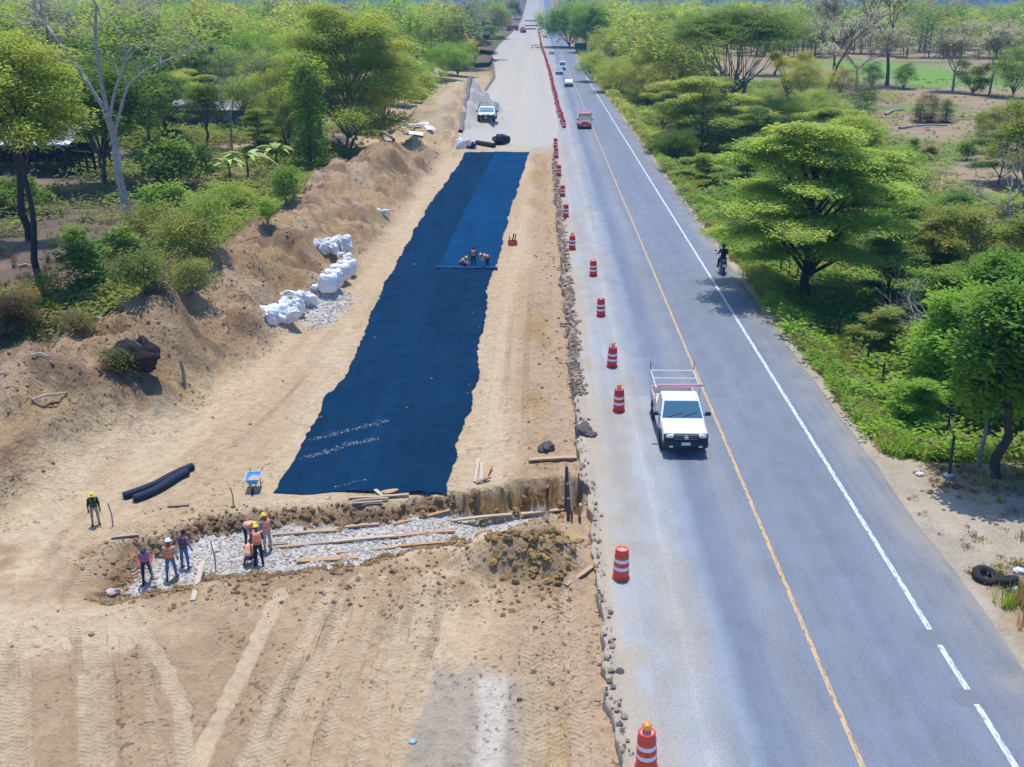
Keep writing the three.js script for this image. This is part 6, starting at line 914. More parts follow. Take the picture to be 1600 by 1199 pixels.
function motorcycle(p, turn, label) {
  const t = thing('motorcycle', p, turn, label, 'motorcycle');
  for (const z of [0.66, -0.62]) { const g = new THREE.Group(); g.name = 'wheel'; g.position.set(0, 0.3, z); t.add(g); part('tyre', moved(new THREE.TorusGeometry(0.25, 0.055, 9, 24), 0, 0, 0, 0, Math.PI / 2), M.rubber, g); part('rim', moved(new THREE.CylinderGeometry(0.19, 0.19, 0.05, 18), 0, 0, 0, 0, 0, Math.PI / 2), M.steel, g); }
  part('frame', merge([bar(V(0, 0.75, 0.35), V(0, 0.32, 0.0), 0.035), bar(V(0, 0.75, 0.35), V(0, 0.7, -0.5), 0.035), bar(V(0.08, 0.3, -0.62), V(0.04, 0.35, 0.0), 0.025), bar(V(-0.08, 0.3, -0.62), V(-0.04, 0.35, 0.0), 0.025), bar(V(0.1, 0.3, -0.62), V(0.08, 0.72, -0.45), 0.022), bar(V(-0.1, 0.3, -0.62), V(-0.08, 0.72, -0.45), 0.022)]), M.black, t);
  part('engine', box(0.26, 0.3, 0.36, 0, 0.42, 0.05, 0.06), M.steel, t); part('tank', moved(blob(0.15, 0.13, 0.26, 3, 0.03, 0.9), 0, 0.86, 0.2), PAINT.blue, t); part('seat', box(0.24, 0.09, 0.62, 0, 0.83, -0.3, 0.04), M.black, t);
  part('fork', merge([bar(V(0.08, 0.3, 0.66), V(0.07, 0.95, 0.42), 0.024), bar(V(-0.08, 0.3, 0.66), V(-0.07, 0.95, 0.42), 0.024)]), M.steel, t); part('handlebar', tubePath([V(-0.36, 1.02, 0.26), V(-0.15, 1.02, 0.4), V(0.15, 1.02, 0.4), V(0.36, 1.02, 0.26)], [0.016, 0.016, 0.016, 0.016], 6), M.black, t);
  part('headlight', moved(new THREE.SphereGeometry(0.1, 14, 10), 0, 0.88, 0.54), M.lamp, t); part('front_mudguard', moved(new THREE.TorusGeometry(0.31, 0.06, 5, 12, 1.6), 0, 0.3, 0.66, 0, Math.PI / 2, 0).scale(1, 1, 1), PAINT.blue, t); part('tail_unit', box(0.2, 0.14, 0.2, 0, 0.76, -0.68, 0.04), M.black, t); part('licence_plate', box(0.2, 0.14, 0.015, 0, 0.58, -0.84, 0.003, 0.25), M.white, t); part('exhaust', bar(V(0.15, 0.3, 0.1), V(0.17, 0.36, -0.75), 0.045, 10), M.chrome, t);
  for (const s of [-1, 1]) part('mirror', merge([bar(V(s * 0.3, 1.02, 0.3), V(s * 0.36, 1.2, 0.32), 0.01), moved(new THREE.SphereGeometry(0.06, 10, 8).scale(1, 0.7, 0.3), s * 0.37, 1.22, 0.32)]), M.black, t);
  return t;
}
const BIKE = spot(1131, 431, 0); BIKE.y = 0.006; BIKE.z -= 0.9;
motorcycle(BIKE, Math.PI - 0.03, 'dark motorcycle ridden away from the camera on the right shoulder').scale.setScalar(1.15);
{ const a = spot(871, 68, 0); motorcycle(V(a.x, 0.006, a.z), Math.PI, 'tiny motorcycle far up the road beside the overhanging tree'); }

// ------------------------------------------------------------------ wheelbarrow and other site things
{ const p = onLand(398, 763), t = thing('wheelbarrow', p, 0.12, 'blue wheelbarrow standing left of the near end of the geotextile', 'wheelbarrow'); t.scale.setScalar(0.82); const tray = new THREE.BoxGeometry(0.66, 0.28, 0.9, 1, 1, 1), q = tray.attributes.position; for (let i = 0; i < q.count; i++) if (q.getY(i) < 0) { q.setX(i, q.getX(i) * 0.6); q.setZ(i, q.getZ(i) * 0.62 + 0.06); } const i2 = tray.toNonIndexed(); const keep = []; for (let i = 0; i < i2.attributes.position.count; i += 3) { const ys = [0, 1, 2].map((k) => i2.attributes.position.getY(i + k)); if (Math.min(...ys) < 0.1) keep.push(i); } const P = []; for (const i of keep) for (let k = 0; k < 3; k++) P.push(i2.attributes.position.getX(i + k), i2.attributes.position.getY(i + k), i2.attributes.position.getZ(i + k)); const tg = new THREE.BufferGeometry(); tg.setAttribute('position', new THREE.Float32BufferAttribute(P, 3)); tg.computeVertexNormals(); tg.translate(0, 0.55, 0.1);
  part('tray', tg, std(lin(0.10, 0.42, 0.80), 0.45, { side: THREE.DoubleSide }), t); part('tray_rim', merge([bar(V(-0.33, 0.69, -0.35), V(0.33, 0.69, -0.35), 0.018), bar(V(-0.33, 0.69, 0.55), V(0.33, 0.69, 0.55), 0.018), bar(V(-0.33, 0.69, -0.35), V(-0.33, 0.69, 0.55), 0.018), bar(V(0.33, 0.69, -0.35), V(0.33, 0.69, 0.55), 0.018)]), std(lin(0.5, 0.7, 0.88), 0.4), t); part('load', moved(blob(0.24, 0.1, 0.3, 5, 0.3), 0, 0.55, 0.1), std(lin(0.55, 0.36, 0.30), 0.9), t);
  for (const s of [-1, 1]) { part('handle', bar(V(s * 0.12, 0.34, 0.62), V(s * 0.3, 0.62, -0.95), 0.022), M.black, t); part('leg', bar(V(s * 0.24, 0.5, -0.25), V(s * 0.24, 0.0, -0.3), 0.022), M.black, t); } const w = new THREE.Group(); w.name = 'wheel'; w.position.set(0, 0.2, 0.68); t.add(w); part('tyre', moved(new THREE.TorusGeometry(0.15, 0.05, 8, 18), 0, 0, 0, 0, Math.PI / 2), M.rubber, w); part('rim', moved(new THREE.CylinderGeometry(0.11, 0.11, 0.05, 14), 0, 0, 0, 0, 0, Math.PI / 2), M.steel, w); }
{ const p = onLand(801, 383), t = thing('red_crate', p, 0.3, 'small red crate with dark stakes leaning in it, right of the geotextile', 'crate'); part('box', merge([box(0.62, 0.04, 0.5, 0, 0.03, 0), box(0.62, 0.34, 0.04, 0, 0.18, 0.24), box(0.62, 0.34, 0.04, 0, 0.18, -0.24), box(0.04, 0.34, 0.48, 0.3, 0.18, 0), box(0.04, 0.34, 0.48, -0.3, 0.18, 0)]), std(lin(0.55, 0.10, 0.07), 0.7), t); part('stakes', merge([bar(V(-0.1, 0.1, 0), V(0.1, 0.9, 0.1), 0.05), bar(V(0.1, 0.1, 0.05), V(0.3, 0.8, -0.1), 0.045), bar(V(-0.15, 0.1, 0), V(-0.3, 0.7, 0.1), 0.04)]), std(lin(0.10, 0.05, 0.045), 0.9), t); }
{ const labs = ['long white metal sheet at the top of the scrap pile', 'pale metal pipe across the scrap pile left of the gravel road', 'bent bluish metal sheet on the right of the scrap pile', 'small flat blue-white sheet at the near end of the scrap pile'], sp = [[652, 196, 3.4, 0.7, -0.2], [648, 201, 3.8, 0.25, -0.25], [672, 203, 1.4, 1.6, 0.5], [650, 211, 2.0, 0.9, 0.1]]; sp.forEach(([x, y, l, w, a], i) => { const p = onLand(x, y, 0.25), g = new THREE.PlaneGeometry(l, w, 24, 4), q = g.attributes.position; for (let k = 0; k < q.count; k++) q.setZ(k, Math.sin(q.getY(k) * 18) * 0.03 + 0.12 * Math.sin(q.getX(k) * 1.7 + i)); g.computeVertexNormals(); g.rotateX(-Math.PI / 2 + 0.25); moved(g, p.x, p.y, p.z, 0, a); solo('metal_sheet', g, std(lin(0.62, 0.66, 0.72), 0.45, { metalness: 0.3, side: THREE.DoubleSide }), labs[i], 'metal sheet'); }); }
const log = (a, b, r, m, label, name = 'log', cat = 'log') => { const p = a.clone().lerp(b, 0.5); p.y += r * 0.5; solo(name, tubePath([a, a.clone().lerp(b, 0.35).add(V(0.1, r + 0.05, 0)), a.clone().lerp(b, 0.7).add(V(0, r, 0.1)), b], [r, r * 0.95, r * 0.85, r * 0.6], 8), m, label, cat); };
log(onLand(592, 208, 0.2), onLand(616, 221, 0.2), 0.22, BARK.grey, 'grey log lying behind the spoil heaps, below the big many-stemmed tree');
log(onLand(453, 243, 0.2), onLand(474, 270, 0.2), 0.2, BARK.pale, 'pale fallen trunk leaning by the round dark bush');
log(onLand(50, 628, 0.08), onLand(106, 617, 0.1), 0.06, BARK.pale, 'thin pale branch on the litter at the left edge, above the nearest spoil heap');
log(onLand(148, 500, 0.15), onLand(168, 512, 0.1), 0.07, BARK.dead, 'short pale branch lying on the top of the spoil heap');
log(onLand(50, 558, 0.08), onLand(82, 561, 0.1), 0.06, BARK.pale, 'pale stick on the litter near the left edge');
log(onLand(30, 418, 0.1), onLand(56, 420, 0.1), 0.10, BARK.dead, 'pair of sawn branches lying left of the tall dark trunk');
log(onLand(1490, 358, 0.5), onLand(1545, 382, 0.4), 0.12, BARK.dead, 'pale fallen trunk lying at the near edge of the dry field');
log(onLand(1540, 218, 0.5), onLand(1595, 230, 0.5), 0.22, BARK.dead, 'long pale fallen branch in the dry field at the right edge');
log(onLand(1383, 184, 0.5), onLand(1410, 181, 0.9), 0.26, BARK.pale, 'grey fallen trunk left of the dry brown stalks in the field');
log(onLand(1405, 202, 0.2), onLand(1480, 198, 0.2), 0.18, BARK.dead, 'pale log lying on the dry field below the stalks');
for (const [px, py, s, seed, lab] of [[1545, 560, 1.9, 5, 'fallen whitish branch with spreading limbs at the right edge of the thicket'], [1490, 548, 1.5, 9, 'second whitish dead branch, left of the spreading one'], [1580, 590, 1.2, 14, 'small dead branch below the spreading white branches']]) { const p = onLand(px, py, 0.9), t = bareTree('fallen_branch', p, { trunkLen: 1.6 * s, rad: 0.075 * s, levels: 3, seed, spread: 0.6, forks: 4, dir: [-1, 0.25, 0.1], bark: BARK.pale }, lab); t.userData.category = 'branch'; }
{ const p = onLand(216, 572), t = thing('uprooted_stump', p, 0, 'uprooted black stump with tangled roots lying on the spoil heap', 'stump'), R = rngOf(12), gs = []; for (let i = 0; i < 26; i++) { const a = V(R() - 0.5, R() * 0.8, R() - 0.5).multiplyScalar(0.8), d = V(R() - 0.5, R() * 0.9 - 0.1, R() - 0.5).normalize(); gs.push(tubePath([a, a.clone().addScaledVector(d, 0.5), a.clone().addScaledVector(d, 0.9).add(V(R() - 0.5, R() - 0.5, R() - 0.5).multiplyScalar(0.5))], [0.07, 0.045, 0.012], 5)); } part('roots', merge(gs), BARK.dead, t); part('clump', moved(blob(0.85, 0.7, 0.7, 61, 0.7), 0, 0.5, 0), std(lin(0.03, 0.022, 0.02), 0.98), t); }
T('grass_clump', 186, 580, 545, 34, { style: 'round', base: 0, lobes: 6, trunk: 0.03, tint: [0.24, 0.22, 0.05], tint2: [0.14, 0.17, 0.03], spray: 'fine', cs: 0.55, category: 'grass' }, 'yellowish grass clump growing left of the uprooted stump');
T('grass_clump', 120, 520, 500, 50, { style: 'round', base: 0, lobes: 6, trunk: 0.03, tint: [0.30, 0.25, 0.08], tint2: [0.22, 0.2, 0.06], spray: 'fine', cs: 0.5, category: 'grass' }, 'dry yellow grass clump on the back of the spoil heap at left');
{ // rubbish with old tyres at the bottom right
  for (const [x, y, r, tl, lab] of [[1540, 905, 0.42, 0.25, 'worn black tyre lying flat at the edge of the dirt turnout'], [1572, 912, 0.36, -0.5, 'second black tyre tilted against the first at the turnout edge']]) { const p = onLand(x, y, 0.12); const t = thing('old_tyre', p, 0.4, lab, 'tyre'); const g = new THREE.TorusGeometry(r * 0.72, r * 0.3, 10, 26); g.rotateX(Math.PI / 2 + tl); part('tread', g, M.rubber, t); part('inner_ring', moved(new THREE.TorusGeometry(r * 0.48, 0.03, 6, 22), 0, 0.03, 0, Math.PI / 2 + tl), std(lin(0.06, 0.05, 0.06), 0.8), t); }
  const sc = onLand(1575, 892); for (const [x, y, c, s, lab] of [[1585, 921, [0.7, 0.68, 0.62], 0.1, 'white plastic cup lying below the tyres'], [1592, 895, [0.6, 0.68, 0.7], 0.16, 'pale crumpled bag beside the tyres at the right edge'], [1437, 743, [0.7, 0.68, 0.66], 0.14, 'white scrap of litter at the top of the dirt turnout'], [1482, 745, [0.62, 0.6, 0.58], 0.16, 'pale flattened scrap right of the white one at the turnout'], [1282, 560, [0.72, 0.74, 0.78], 0.16, 'white litter in the verge below the broad tree']]) { const p = onLand(x, y); solo('litter_scrap', moved(blob(s, s * 0.5, s * 0.8, 80 + s * 100, 0.6), p.x, p.y + s * 0.4, p.z), std(lin(...c), 0.7), lab, 'litter'); }
  scatter('leaf_litter', 'brown heap of leaf litter and dead stalks around the old tyres', 'litter', TUFT, dryMat, 260, 66, 13.7, 19, 23.5, 37.5, (x, d) => (d > 26 && d < 30 ? (1 - S(0.6, 1.5, Math.hypot((x - 15.3) / 1.3, d - 28.4))) : d > 34.2 ? S(14.3, 14.9, x) * (1 - S(37, 37.5, d)) * 0.5 * S(34, 36, d + (x - 14) * 0.3) : 0.08), (x, z, y, R) => { const k = 0.15 + 0.3 * R(); return [x, y, z, k * 1.5, k * 0.3, k * 1.5, R() * 6.28, R() - 0.5, ...vary(R() < 0.6 ? [0.26, 0.18, 0.12] : GREEN.olive, R)]; });
}
// ------------------------------------------------------------------ fence, signs, barrier
{ const pts = [[1483, 745], [1476, 700], [1430, 678], [1400, 640], [1377, 618], [1352, 588], [1330, 560], [1308, 538], [1243, 452], [1232, 446], [1219, 438], [1204, 420], [1192, 404]], t = thing('wire_fence', V(0, 0, 0), 0, 'fence of thin dark posts running along the verge right of the road', 'fence'), tops = []; pts.forEach(([x, y], i) => { const p = onLand(x, y), h = 1.45 + 0.25 * noise(i, 2, 200), r = 0.045 + 0.02 * noise(i, 3, 201), q = p.clone().add(V(0.1 * (noise(i, 5, 202) - 0.5), h, 0.1 * (noise(i, 6, 203) - 0.5))); part('post', tubePath([p.clone().add(V(0, -0.2, 0)), p.clone().lerp(q, 0.5), q], [r * 1.1, r, r * 0.85], 7), BARK.dark, t); tops.push([p, q]); }); for (const k of [0.35, 0.62, 0.9]) for (let i = 1; i < tops.length; i++) part('wire', bar(tops[i - 1][0].clone().lerp(tops[i - 1][1], k), tops[i][0].clone().lerp(tops[i][1], k), 0.006, 4), M.steel, t); }
{ const p = onLand(907, 84), t = thing('road_sign', p, 0, 'large green direction sign on two posts at the far right roadside', 'road sign'); part('panel', box(4.4, 2.3, 0.08, 0, 2.6, 0, 0.02), std(lin(0.01, 0.30, 0.20), 0.5), t); part('border', merge([box(4.2, 0.07, 0.02, 0, 3.68, 0.05, 0), box(4.2, 0.07, 0.02, 0, 1.52, 0.05, 0), box(0.07, 2.1, 0.02, 2.1, 2.6, 0.05, 0), box(0.07, 2.1, 0.02, -2.1, 2.6, 0.05, 0)]), M.white, t); for (const s of [-1, 1]) part('post', bar(V(s * 1.4, 0, -0.08), V(s * 1.4, 3.6, -0.08), 0.07), M.steel, t); }
{ const p = onLand(942, 110), t = thing('small_sign', p, 0, 'small white sign plate on a post at the right roadside, nearer than the green sign', 'road sign'); part('panel', box(1.3, 1.1, 0.05, 0, 2.0, 0, 0.02), M.white, t); part('post', bar(V(0, 0, -0.05), V(0, 2.4, -0.05), 0.05), M.steel, t); }
{ const p = onLand(912, 80), t = thing('small_sign', p.clone().add(V(1.2, 0, 0)), 0, 'tiny white marker at the foot of the green direction sign', 'marker'); part('panel', box(1.6, 1.0, 0.05, 0, 0.9, 0, 0.02), M.white, t); part('post', bar(V(0, 0, -0.05), V(0, 1, -0.05), 0.06), M.steel, t); }
{ const p = spot(838, 78, -0.1), t = thing('road_barrier', V(p.x, H(p.x, p.z), p.z), 0, 'orange and white barrier across the far gravel road', 'barrier'); for (const y of [0.8, 1.7]) for (let i = 0; i < 4; i++) part('board', box(0.95, 0.36, 0.06, -1.45 + i * 0.97, y, 0, 0.01), (i + (y > 1 ? 1 : 0)) % 2 ? M.white : std(lin(0.8, 0.30, 0.08), 0.6), t); for (const s of [-1, 1]) part('leg', merge([bar(V(s * 1.6, 0, 0.4), V(s * 1.6, 1.9, -0.05), 0.05), bar(V(s * 1.6, 0, -0.5), V(s * 1.6, 1.9, -0.05), 0.05)]), M.steel, t); }
// far machines at the head of the works
{ const p = spot(800, 48, 0), t = thing('dump_truck', V(p.x, H(p.x, p.z) , p.z - 4), 1.35, 'red tipper truck at the far end of the gravel road', 'truck'); part('cab', merge([box(2.4, 2.2, 1.8, 0, 1.9, 3.2, 0.15)]), PAINT.red, t); part('windshield', box(2.1, 0.9, 0.05, 0, 2.3, 4.12, 0.02), M.glass, t); part('tipper_body', merge([box(2.6, 1.5, 5.2, 0, 2.1, -0.8, 0.08), box(2.7, 0.15, 5.3, 0, 2.88, -0.8, 0.04)]), std(lin(0.6, 0.06, 0.09), 0.6), t); part('chassis', box(1.0, 0.35, 7.5, 0, 0.9, 0.2, 0.04), M.black, t); wheels(t, [3.0, -1.4, -2.7], 1.25, 0.52, 0.3); }
{ const p = spot(817, 51, 0), t = thing('yellow_paver', V(p.x, H(p.x, p.z), p.z - 3), 0.2, 'yellow road machine beside the red tipper at the far end of the gravel road', 'machine'); const ye = std(lin(0.62, 0.44, 0.12), 0.6); part('body', merge([box(3.0, 1.6, 4.5, 0, 1.6, 0, 0.15), box(2.2, 0.8, 2.0, 0, 2.7, -0.8, 0.1)]), ye, t); part('canopy', merge([box(2.6, 0.12, 2.4, 0, 4.6, -0.6, 0.03), bar(V(1.1, 2.9, 0.4), V(1.1, 4.6, 0.4), 0.06), bar(V(-1.1, 2.9, 0.4), V(-1.1, 4.6, 0.4), 0.06)]), ye, t); part('drum_roller', moved(new THREE.CylinderGeometry(0.85, 0.85, 2.6, 24), 0, 0.85, 2.7, 0, 0, Math.PI / 2), M.black, t); wheels(t, [-1.4], 1.5, 0.8, 0.5); }
for (const [x, y, l, lab] of [[830, 42, 9, 'long dark beam of the far stack beside the yellow machine'], [829, 38, 9, 'upper dark beam of the far stack beside the yellow machine'], [828, 46, 8, 'lower dark beam of the far stack beside the yellow machine']]) { const p = spot(x, y, 0); solo('steel_beam', moved(box(l, 0.8, 0.6, 0, 0, 0, 0.05), p.x, H(p.x, p.z) + 0.5, p.z, 0, 0.3), std(lin(0.22, 0.17, 0.16), 0.8), lab, 'beam'); }
{ // asphalt kerb strip of bagged stone along the left edge of the gravel road
  const pts = [], rad = []; for (let d = 144; d < 360; d += 3) { const x = gravelL(d) - 0.25; pts.push(V(x, H(x, -d) + 0.12, -d)); rad.push(0.27 + 0.08 * noise(d, 2, 210)); } solo('silt_berm', tubePath(pts, rad, 8), std(lin(0.17, 0.16, 0.165), 0.9), 'dark asphalt kerb running along the left edge of the gravel road', 'kerb'); }
// ------------------------------------------------------------------ sheds, corral, houses
const sheetTex = dataTex(128, 64, (i, j) => { const k = 0.72 + 0.22 * Math.sin(i / 128 * Math.PI * 32) + 0.25 * (pfbm(i / 128, j / 64, 6, 3, 220) - 0.5); return [k, k, k]; });
function corrugated(w, l, mat) { const g = new THREE.PlaneGeometry(w, l, 96, 2), p = g.attributes.position; for (let i = 0; i < p.count; i++) p.setZ(i, Math.sin(p.getX(i) * 26) * 0.03); g.rotateX(-Math.PI / 2); g.computeVertexNormals(); return g; }
{ const p = onLand(22, 268), t = thing('open_shed', p, 0.06, 'open cattle shed with a grey sheet roof and a pale eave, at the left edge', 'shed'), tin = std(lin(0.34, 0.32, 0.32), 0.7, { side: THREE.DoubleSide, map: sheetTex }); const r1 = part('roof', moved(corrugated(17, 7.5), -2, 4.0, -3.2, 0.16), tin, t); part('roof_sheet', moved(corrugated(17.4, 1.6), -1.8, 3.2, 1.2, 0.2), std(lin(0.66, 0.72, 0.80), 0.4, { side: THREE.DoubleSide }), r1); part('fascia', box(17.4, 0.18, 0.06, -1.8, 2.95, 2.0, 0.01), std(lin(0.08, 0.2, 0.4), 0.5), r1); for (const x of [-9, -5, -1, 3, 6.2]) for (const z of [1.6, -6.4]) part('post', bar(V(x, -0.3, z), V(x, z > 0 ? 3.0 : 4.4, z), 0.12), BARK.dark, t); part('back_wall', box(16.5, 2.2, 0.1, -2, 1.1, -6.5), std(lin(0.06, 0.05, 0.05), 0.95), t); }
{ const t = thing('corral', V(0, 0, 0), 0, 'dark wooden corral of posts and rails under the dense dark green tree', 'corral'), A = onLand(92, 268), Bq = onLand(150, 276), Cq = onLand(188, 258); for (const [a, b, n] of [[A, Bq, 5], [Bq, Cq, 5]]) { for (let i = 0; i <= n; i++) { const q = a.clone().lerp(b, i / n); part('post', bar(q.clone().add(V(0, -0.3, 0)), q.clone().add(V(0, 2.7, 0)), 0.13), BARK.dark, t); } for (let k = 0; k < 5; k++) part('rail', bar(a.clone().add(V(0, 0.4 + k * 0.5, 0.1)), b.clone().add(V(0, 0.4 + k * 0.5 + 0.1 * noise(k, 1, 230), 0.1)), 0.09), BARK.dark, t); } }
function house(px, py, w, l, h, wall, roof, turn, label) { const p = onLand(px, py), t = thing('house', p, turn, label, 'house'); part('wall', merge([box(w, h, l, 0, h / 2 - 0.2, 0, 0.02)]), std(lin(...wall), 0.9), t); const rm = std(lin(...roof), 0.6, { side: THREE.DoubleSide, map: sheetTex }); for (const s of [-1, 1]) part('roof', moved(corrugated(w + 1, l * 0.6), 0, h + 0.45, s * l * 0.28, s * 0.32), rm, t); part('door', box(0.95, 2.0, 0.06, -w * 0.2, 0.85, l / 2 + 0.03), std(lin(0.08, 0.06, 0.05), 0.8), t); for (const x of [0.12, 0.34]) { const f = part('window', box(1.0, 1.0, 0.06, w * x, 1.5, l / 2 + 0.03), std(lin(0.3, 0.28, 0.26), 0.8), t); part('pane', box(0.85, 0.85, 0.02, w * x, 1.5, l / 2 + 0.065, 0), M.glass, f); } }
house(330, 198, 9, 6, 2.8, [0.12, 0.12, 0.14], [0.42, 0.38, 0.38], 0.05, 'dark-walled house with a grey sheet roof behind the yard trees');
house(390, 122, 6, 5, 2.6, [0.5, 0.5, 0.48], [0.62, 0.70, 0.70], 0.2, 'pale-roofed house half hidden by the wood, left of the big many-stemmed tree');
house(305, 140, 7, 4, 2.4, [0.42, 0.38, 0.32], [0.55, 0.55, 0.5], 0, 'long low house with a light roof among the trees at left');
house(1528, 72, 12, 7, 3.0, [0.18, 0.10, 0.09], [0.34, 0.30, 0.34], 0, 'small dark hut with a grey roof beyond the bright green field');

// ------------------------------------------------------------------ people
function field(bones, lo, hi, res, blend) {   // bones: [a, b, ra, rb, colour, sx] -> smooth skin as a geometry with a colour per vertex
  const mc = new MarchingCubes(res, new THREE.MeshBasicMaterial(), false, false, 60000), n = res, half = n / 2, size = V().subVectors(hi, lo), q = V();
  mc.isolation = 0;
  const dist = (b, x, y, z) => { const dx = b[1].x - b[0].x, dy = b[1].y - b[0].y, dz = b[1].z - b[0].z, px = x - b[0].x, py = y - b[0].y, pz = z - b[0].z, L = dx * dx + dy * dy + dz * dz, t = L > 1e-9 ? clamp((px * dx + py * dy + pz * dz) / L, 0, 1) : 0; const ex = (px - t * dx) / (b[5] || 1), ey = py - t * dy, ez = pz - t * dz; return Math.sqrt(ex * ex + ey * ey + ez * ez) - lerp(b[2], b[3], t); };
  for (let k = 0, i = 0; k < n; k++) for (let j = 0; j < n; j++) for (let l = 0; l < n; l++, i++) {
    const x = lo.x + ((l - half) / half + 1) / 2 * size.x, y = lo.y + ((j - half) / half + 1) / 2 * size.y, z = lo.z + ((k - half) / half + 1) / 2 * size.z; let s = 0, m = 9;
    for (const b of bones) { const d = dist(b, x, y, z); if (d < 0.3) s += Math.exp(-d / blend); if (d < m) m = d; }
    mc.field[i] = s > 0 ? blend * Math.log(s) : -m;
  }
  mc.update();
  const c = mc.count, P = new Float32Array(c * 3); for (let i = 0; i < c; i++) { P[i * 3] = lo.x + (mc.positionArray[i * 3] + 1) / 2 * size.x; P[i * 3 + 1] = lo.y + (mc.positionArray[i * 3 + 1] + 1) / 2 * size.y; P[i * 3 + 2] = lo.z + (mc.positionArray[i * 3 + 2] + 1) / 2 * size.z; }
  let g = new THREE.BufferGeometry(); g.setAttribute('position', new THREE.BufferAttribute(P, 3)); g = mergeVertices(g, 1e-4); g.computeVertexNormals();
  const p = g.attributes.position, K = new Float32Array(p.count * 3); for (let i = 0; i < p.count; i++) { let best = 9, col = bones[0][4]; for (const b of bones) { const d = dist(b, p.getX(i), p.getY(i), p.getZ(i)); if (d < best) { best = d; col = b[4]; } } K.set(col, i * 3); } g.setAttribute('color', new THREE.BufferAttribute(K, 3));
  return g;
}
const SKIN = [0.20, 0.10, 0.06], HAIR = [0.015, 0.012, 0.01], BOOT = [0.03, 0.025, 0.022], bodyMat = std(0xffffff, 0.85, { vertexColors: true });
function person(p, turn, pose, look, label) {
  const t = thing('person', p, turn, label, 'person'); t.scale.setScalar(look.k || 0.84); const shirt = look.shirt, trous = look.trousers, bones = [], lean = pose.lean || 0;
  const rot = (v, a) => V(v.x, v.y * Math.cos(a) - v.z * Math.sin(a), v.y * Math.sin(a) + v.z * Math.cos(a));   // forward lean about x
  const pel = V(0, 0, 0), up = rot(V(0, 1, 0), lean), at = (h, x = 0, f = 0) => pel.clone().addScaledVector(up, h).add(V(x, 0, 0)).add(rot(V(0, 0, f), lean));
  const chest = at(0.34), neck = at(0.50), hl = lean + (pose.nod || 0), head = neck.clone().add(rot(V(0, 0.155, 0.03), hl));
  bones.push([pel.clone().add(V(0, -0.02, 0)), at(0.12), 0.125, 0.118, trous, 1.22], [at(0.14), chest, 0.12, 0.138, shirt, 1.25], [at(0.42, -0.15), at(0.42, 0.15), 0.075, 0.075, shirt, 1], [at(0.40), neck, 0.07, 0.052, SKIN, 1], [neck, head, 0.05, 0.05, SKIN, 1]);
  const feet = [], hands = [];
  [-1, 1].forEach((s, i) => {
    const [a, k, ab = 0.06] = pose.legs[i], hip = V(s * 0.095, -0.06, 0), thigh = V(s * Math.sin(ab), -Math.cos(a) * Math.cos(ab), Math.sin(a)).normalize(), knee = hip.clone().addScaledVector(thigh, 0.42), sa = a - k, shin = V(s * Math.sin(ab) * 0.5, -Math.cos(sa), Math.sin(sa)).normalize(), ankle = knee.clone().addScaledVector(shin, 0.40), toe = ankle.clone().add(V(s * 0.03, -0.055, 0.17)), heel = ankle.clone().add(V(0, -0.05, -0.03));
    bones.push([hip, knee, 0.088, 0.06, trous, 1], [knee, ankle, 0.062, 0.046, trous, 1], [heel, toe, 0.045, 0.038, BOOT, 1]); feet.push(toe.y - 0.04, heel.y - 0.045, k > 1.9 ? 9 : knee.y - 0.06);
    const [su, e, ar = 0.18, tw = 0] = pose.arms[i], sh = at(0.43, s * 0.19), ua = V(s * Math.sin(ar), -Math.cos(su) * Math.cos(ar), Math.sin(su)).normalize(), el = sh.clone().addScaledVector(ua, 0.28), fa = V(s * Math.sin(ar) * 0.3 - s * tw, -Math.cos(su + e), Math.sin(su + e)).normalize(), wr = el.clone().addScaledVector(fa, 0.245);
    bones.push([sh, el, 0.058, 0.045, look.sleeve || shirt, 1], [el, wr, 0.043, 0.03, look.bare ? SKIN : look.sleeve || shirt, 1]); hands.push([wr, fa, s]);
  });
  const floor = Math.min(...feet.filter((y) => y < 8)); const off = pose.seat !== undefined ? pose.seat : -floor;
  for (const b of bones) { b[0] = b[0].clone(); b[1] = b[1].clone(); b[0].y += off; b[1].y += off; } head.y += off; neck.y += off; chest.y += off; for (const h of hands) h[0] = h[0].clone().setY(h[0].y + off);
  const lo = V(9, 9, 9), hi = V(-9, -9, -9); for (const b of bones) for (const q of [b[0], b[1]]) { lo.min(q); hi.max(q); } lo.addScalar(-0.22); hi.addScalar(0.22);
  const geos = [field(bones, lo, hi, 62, 0.016)];
  // head with a face, in a finer grid
  const hr = (x, y, z) => head.clone().add(rot(V(x, y, z), hl)), hb = [[hr(0, 0.03, -0.01), hr(0, 0.03, 0.01), 0.098, 0.096, look.helmet ? SKIN : HAIR, 0.86], [hr(0, -0.05, 0.03), hr(0, -0.03, 0.035), 0.06, 0.07, SKIN, 0.95], [hr(0, 0.01, 0.10), hr(0, -0.025, 0.118), 0.012, 0.02, SKIN, 1], [hr(-0.09, 0, 0), hr(-0.095, -0.03, 0), 0.018, 0.014, SKIN, 1], [hr(0.09, 0, 0), hr(0.095, -0.03, 0), 0.018, 0.014, SKIN, 1], [hr(-0.035, 0.012, 0.088), hr(-0.034, 0.012, 0.09), 0.014, 0.014, HAIR, 1], [hr(0.035, 0.012, 0.088), hr(0.034, 0.012, 0.09), 0.014, 0.014, HAIR, 1], [hr(-0.022, -0.062, 0.094), hr(0.022, -0.062, 0.094), 0.010, 0.010, [0.16, 0.06, 0.045], 1], [hr(0, -0.1, 0), hr(0, -0.06, 0), 0.05, 0.055, SKIN, 1], [hr(-0.0, 0.03, 0.03), hr(0, -0.01, 0.045), 0.075, 0.068, SKIN, 0.9]];
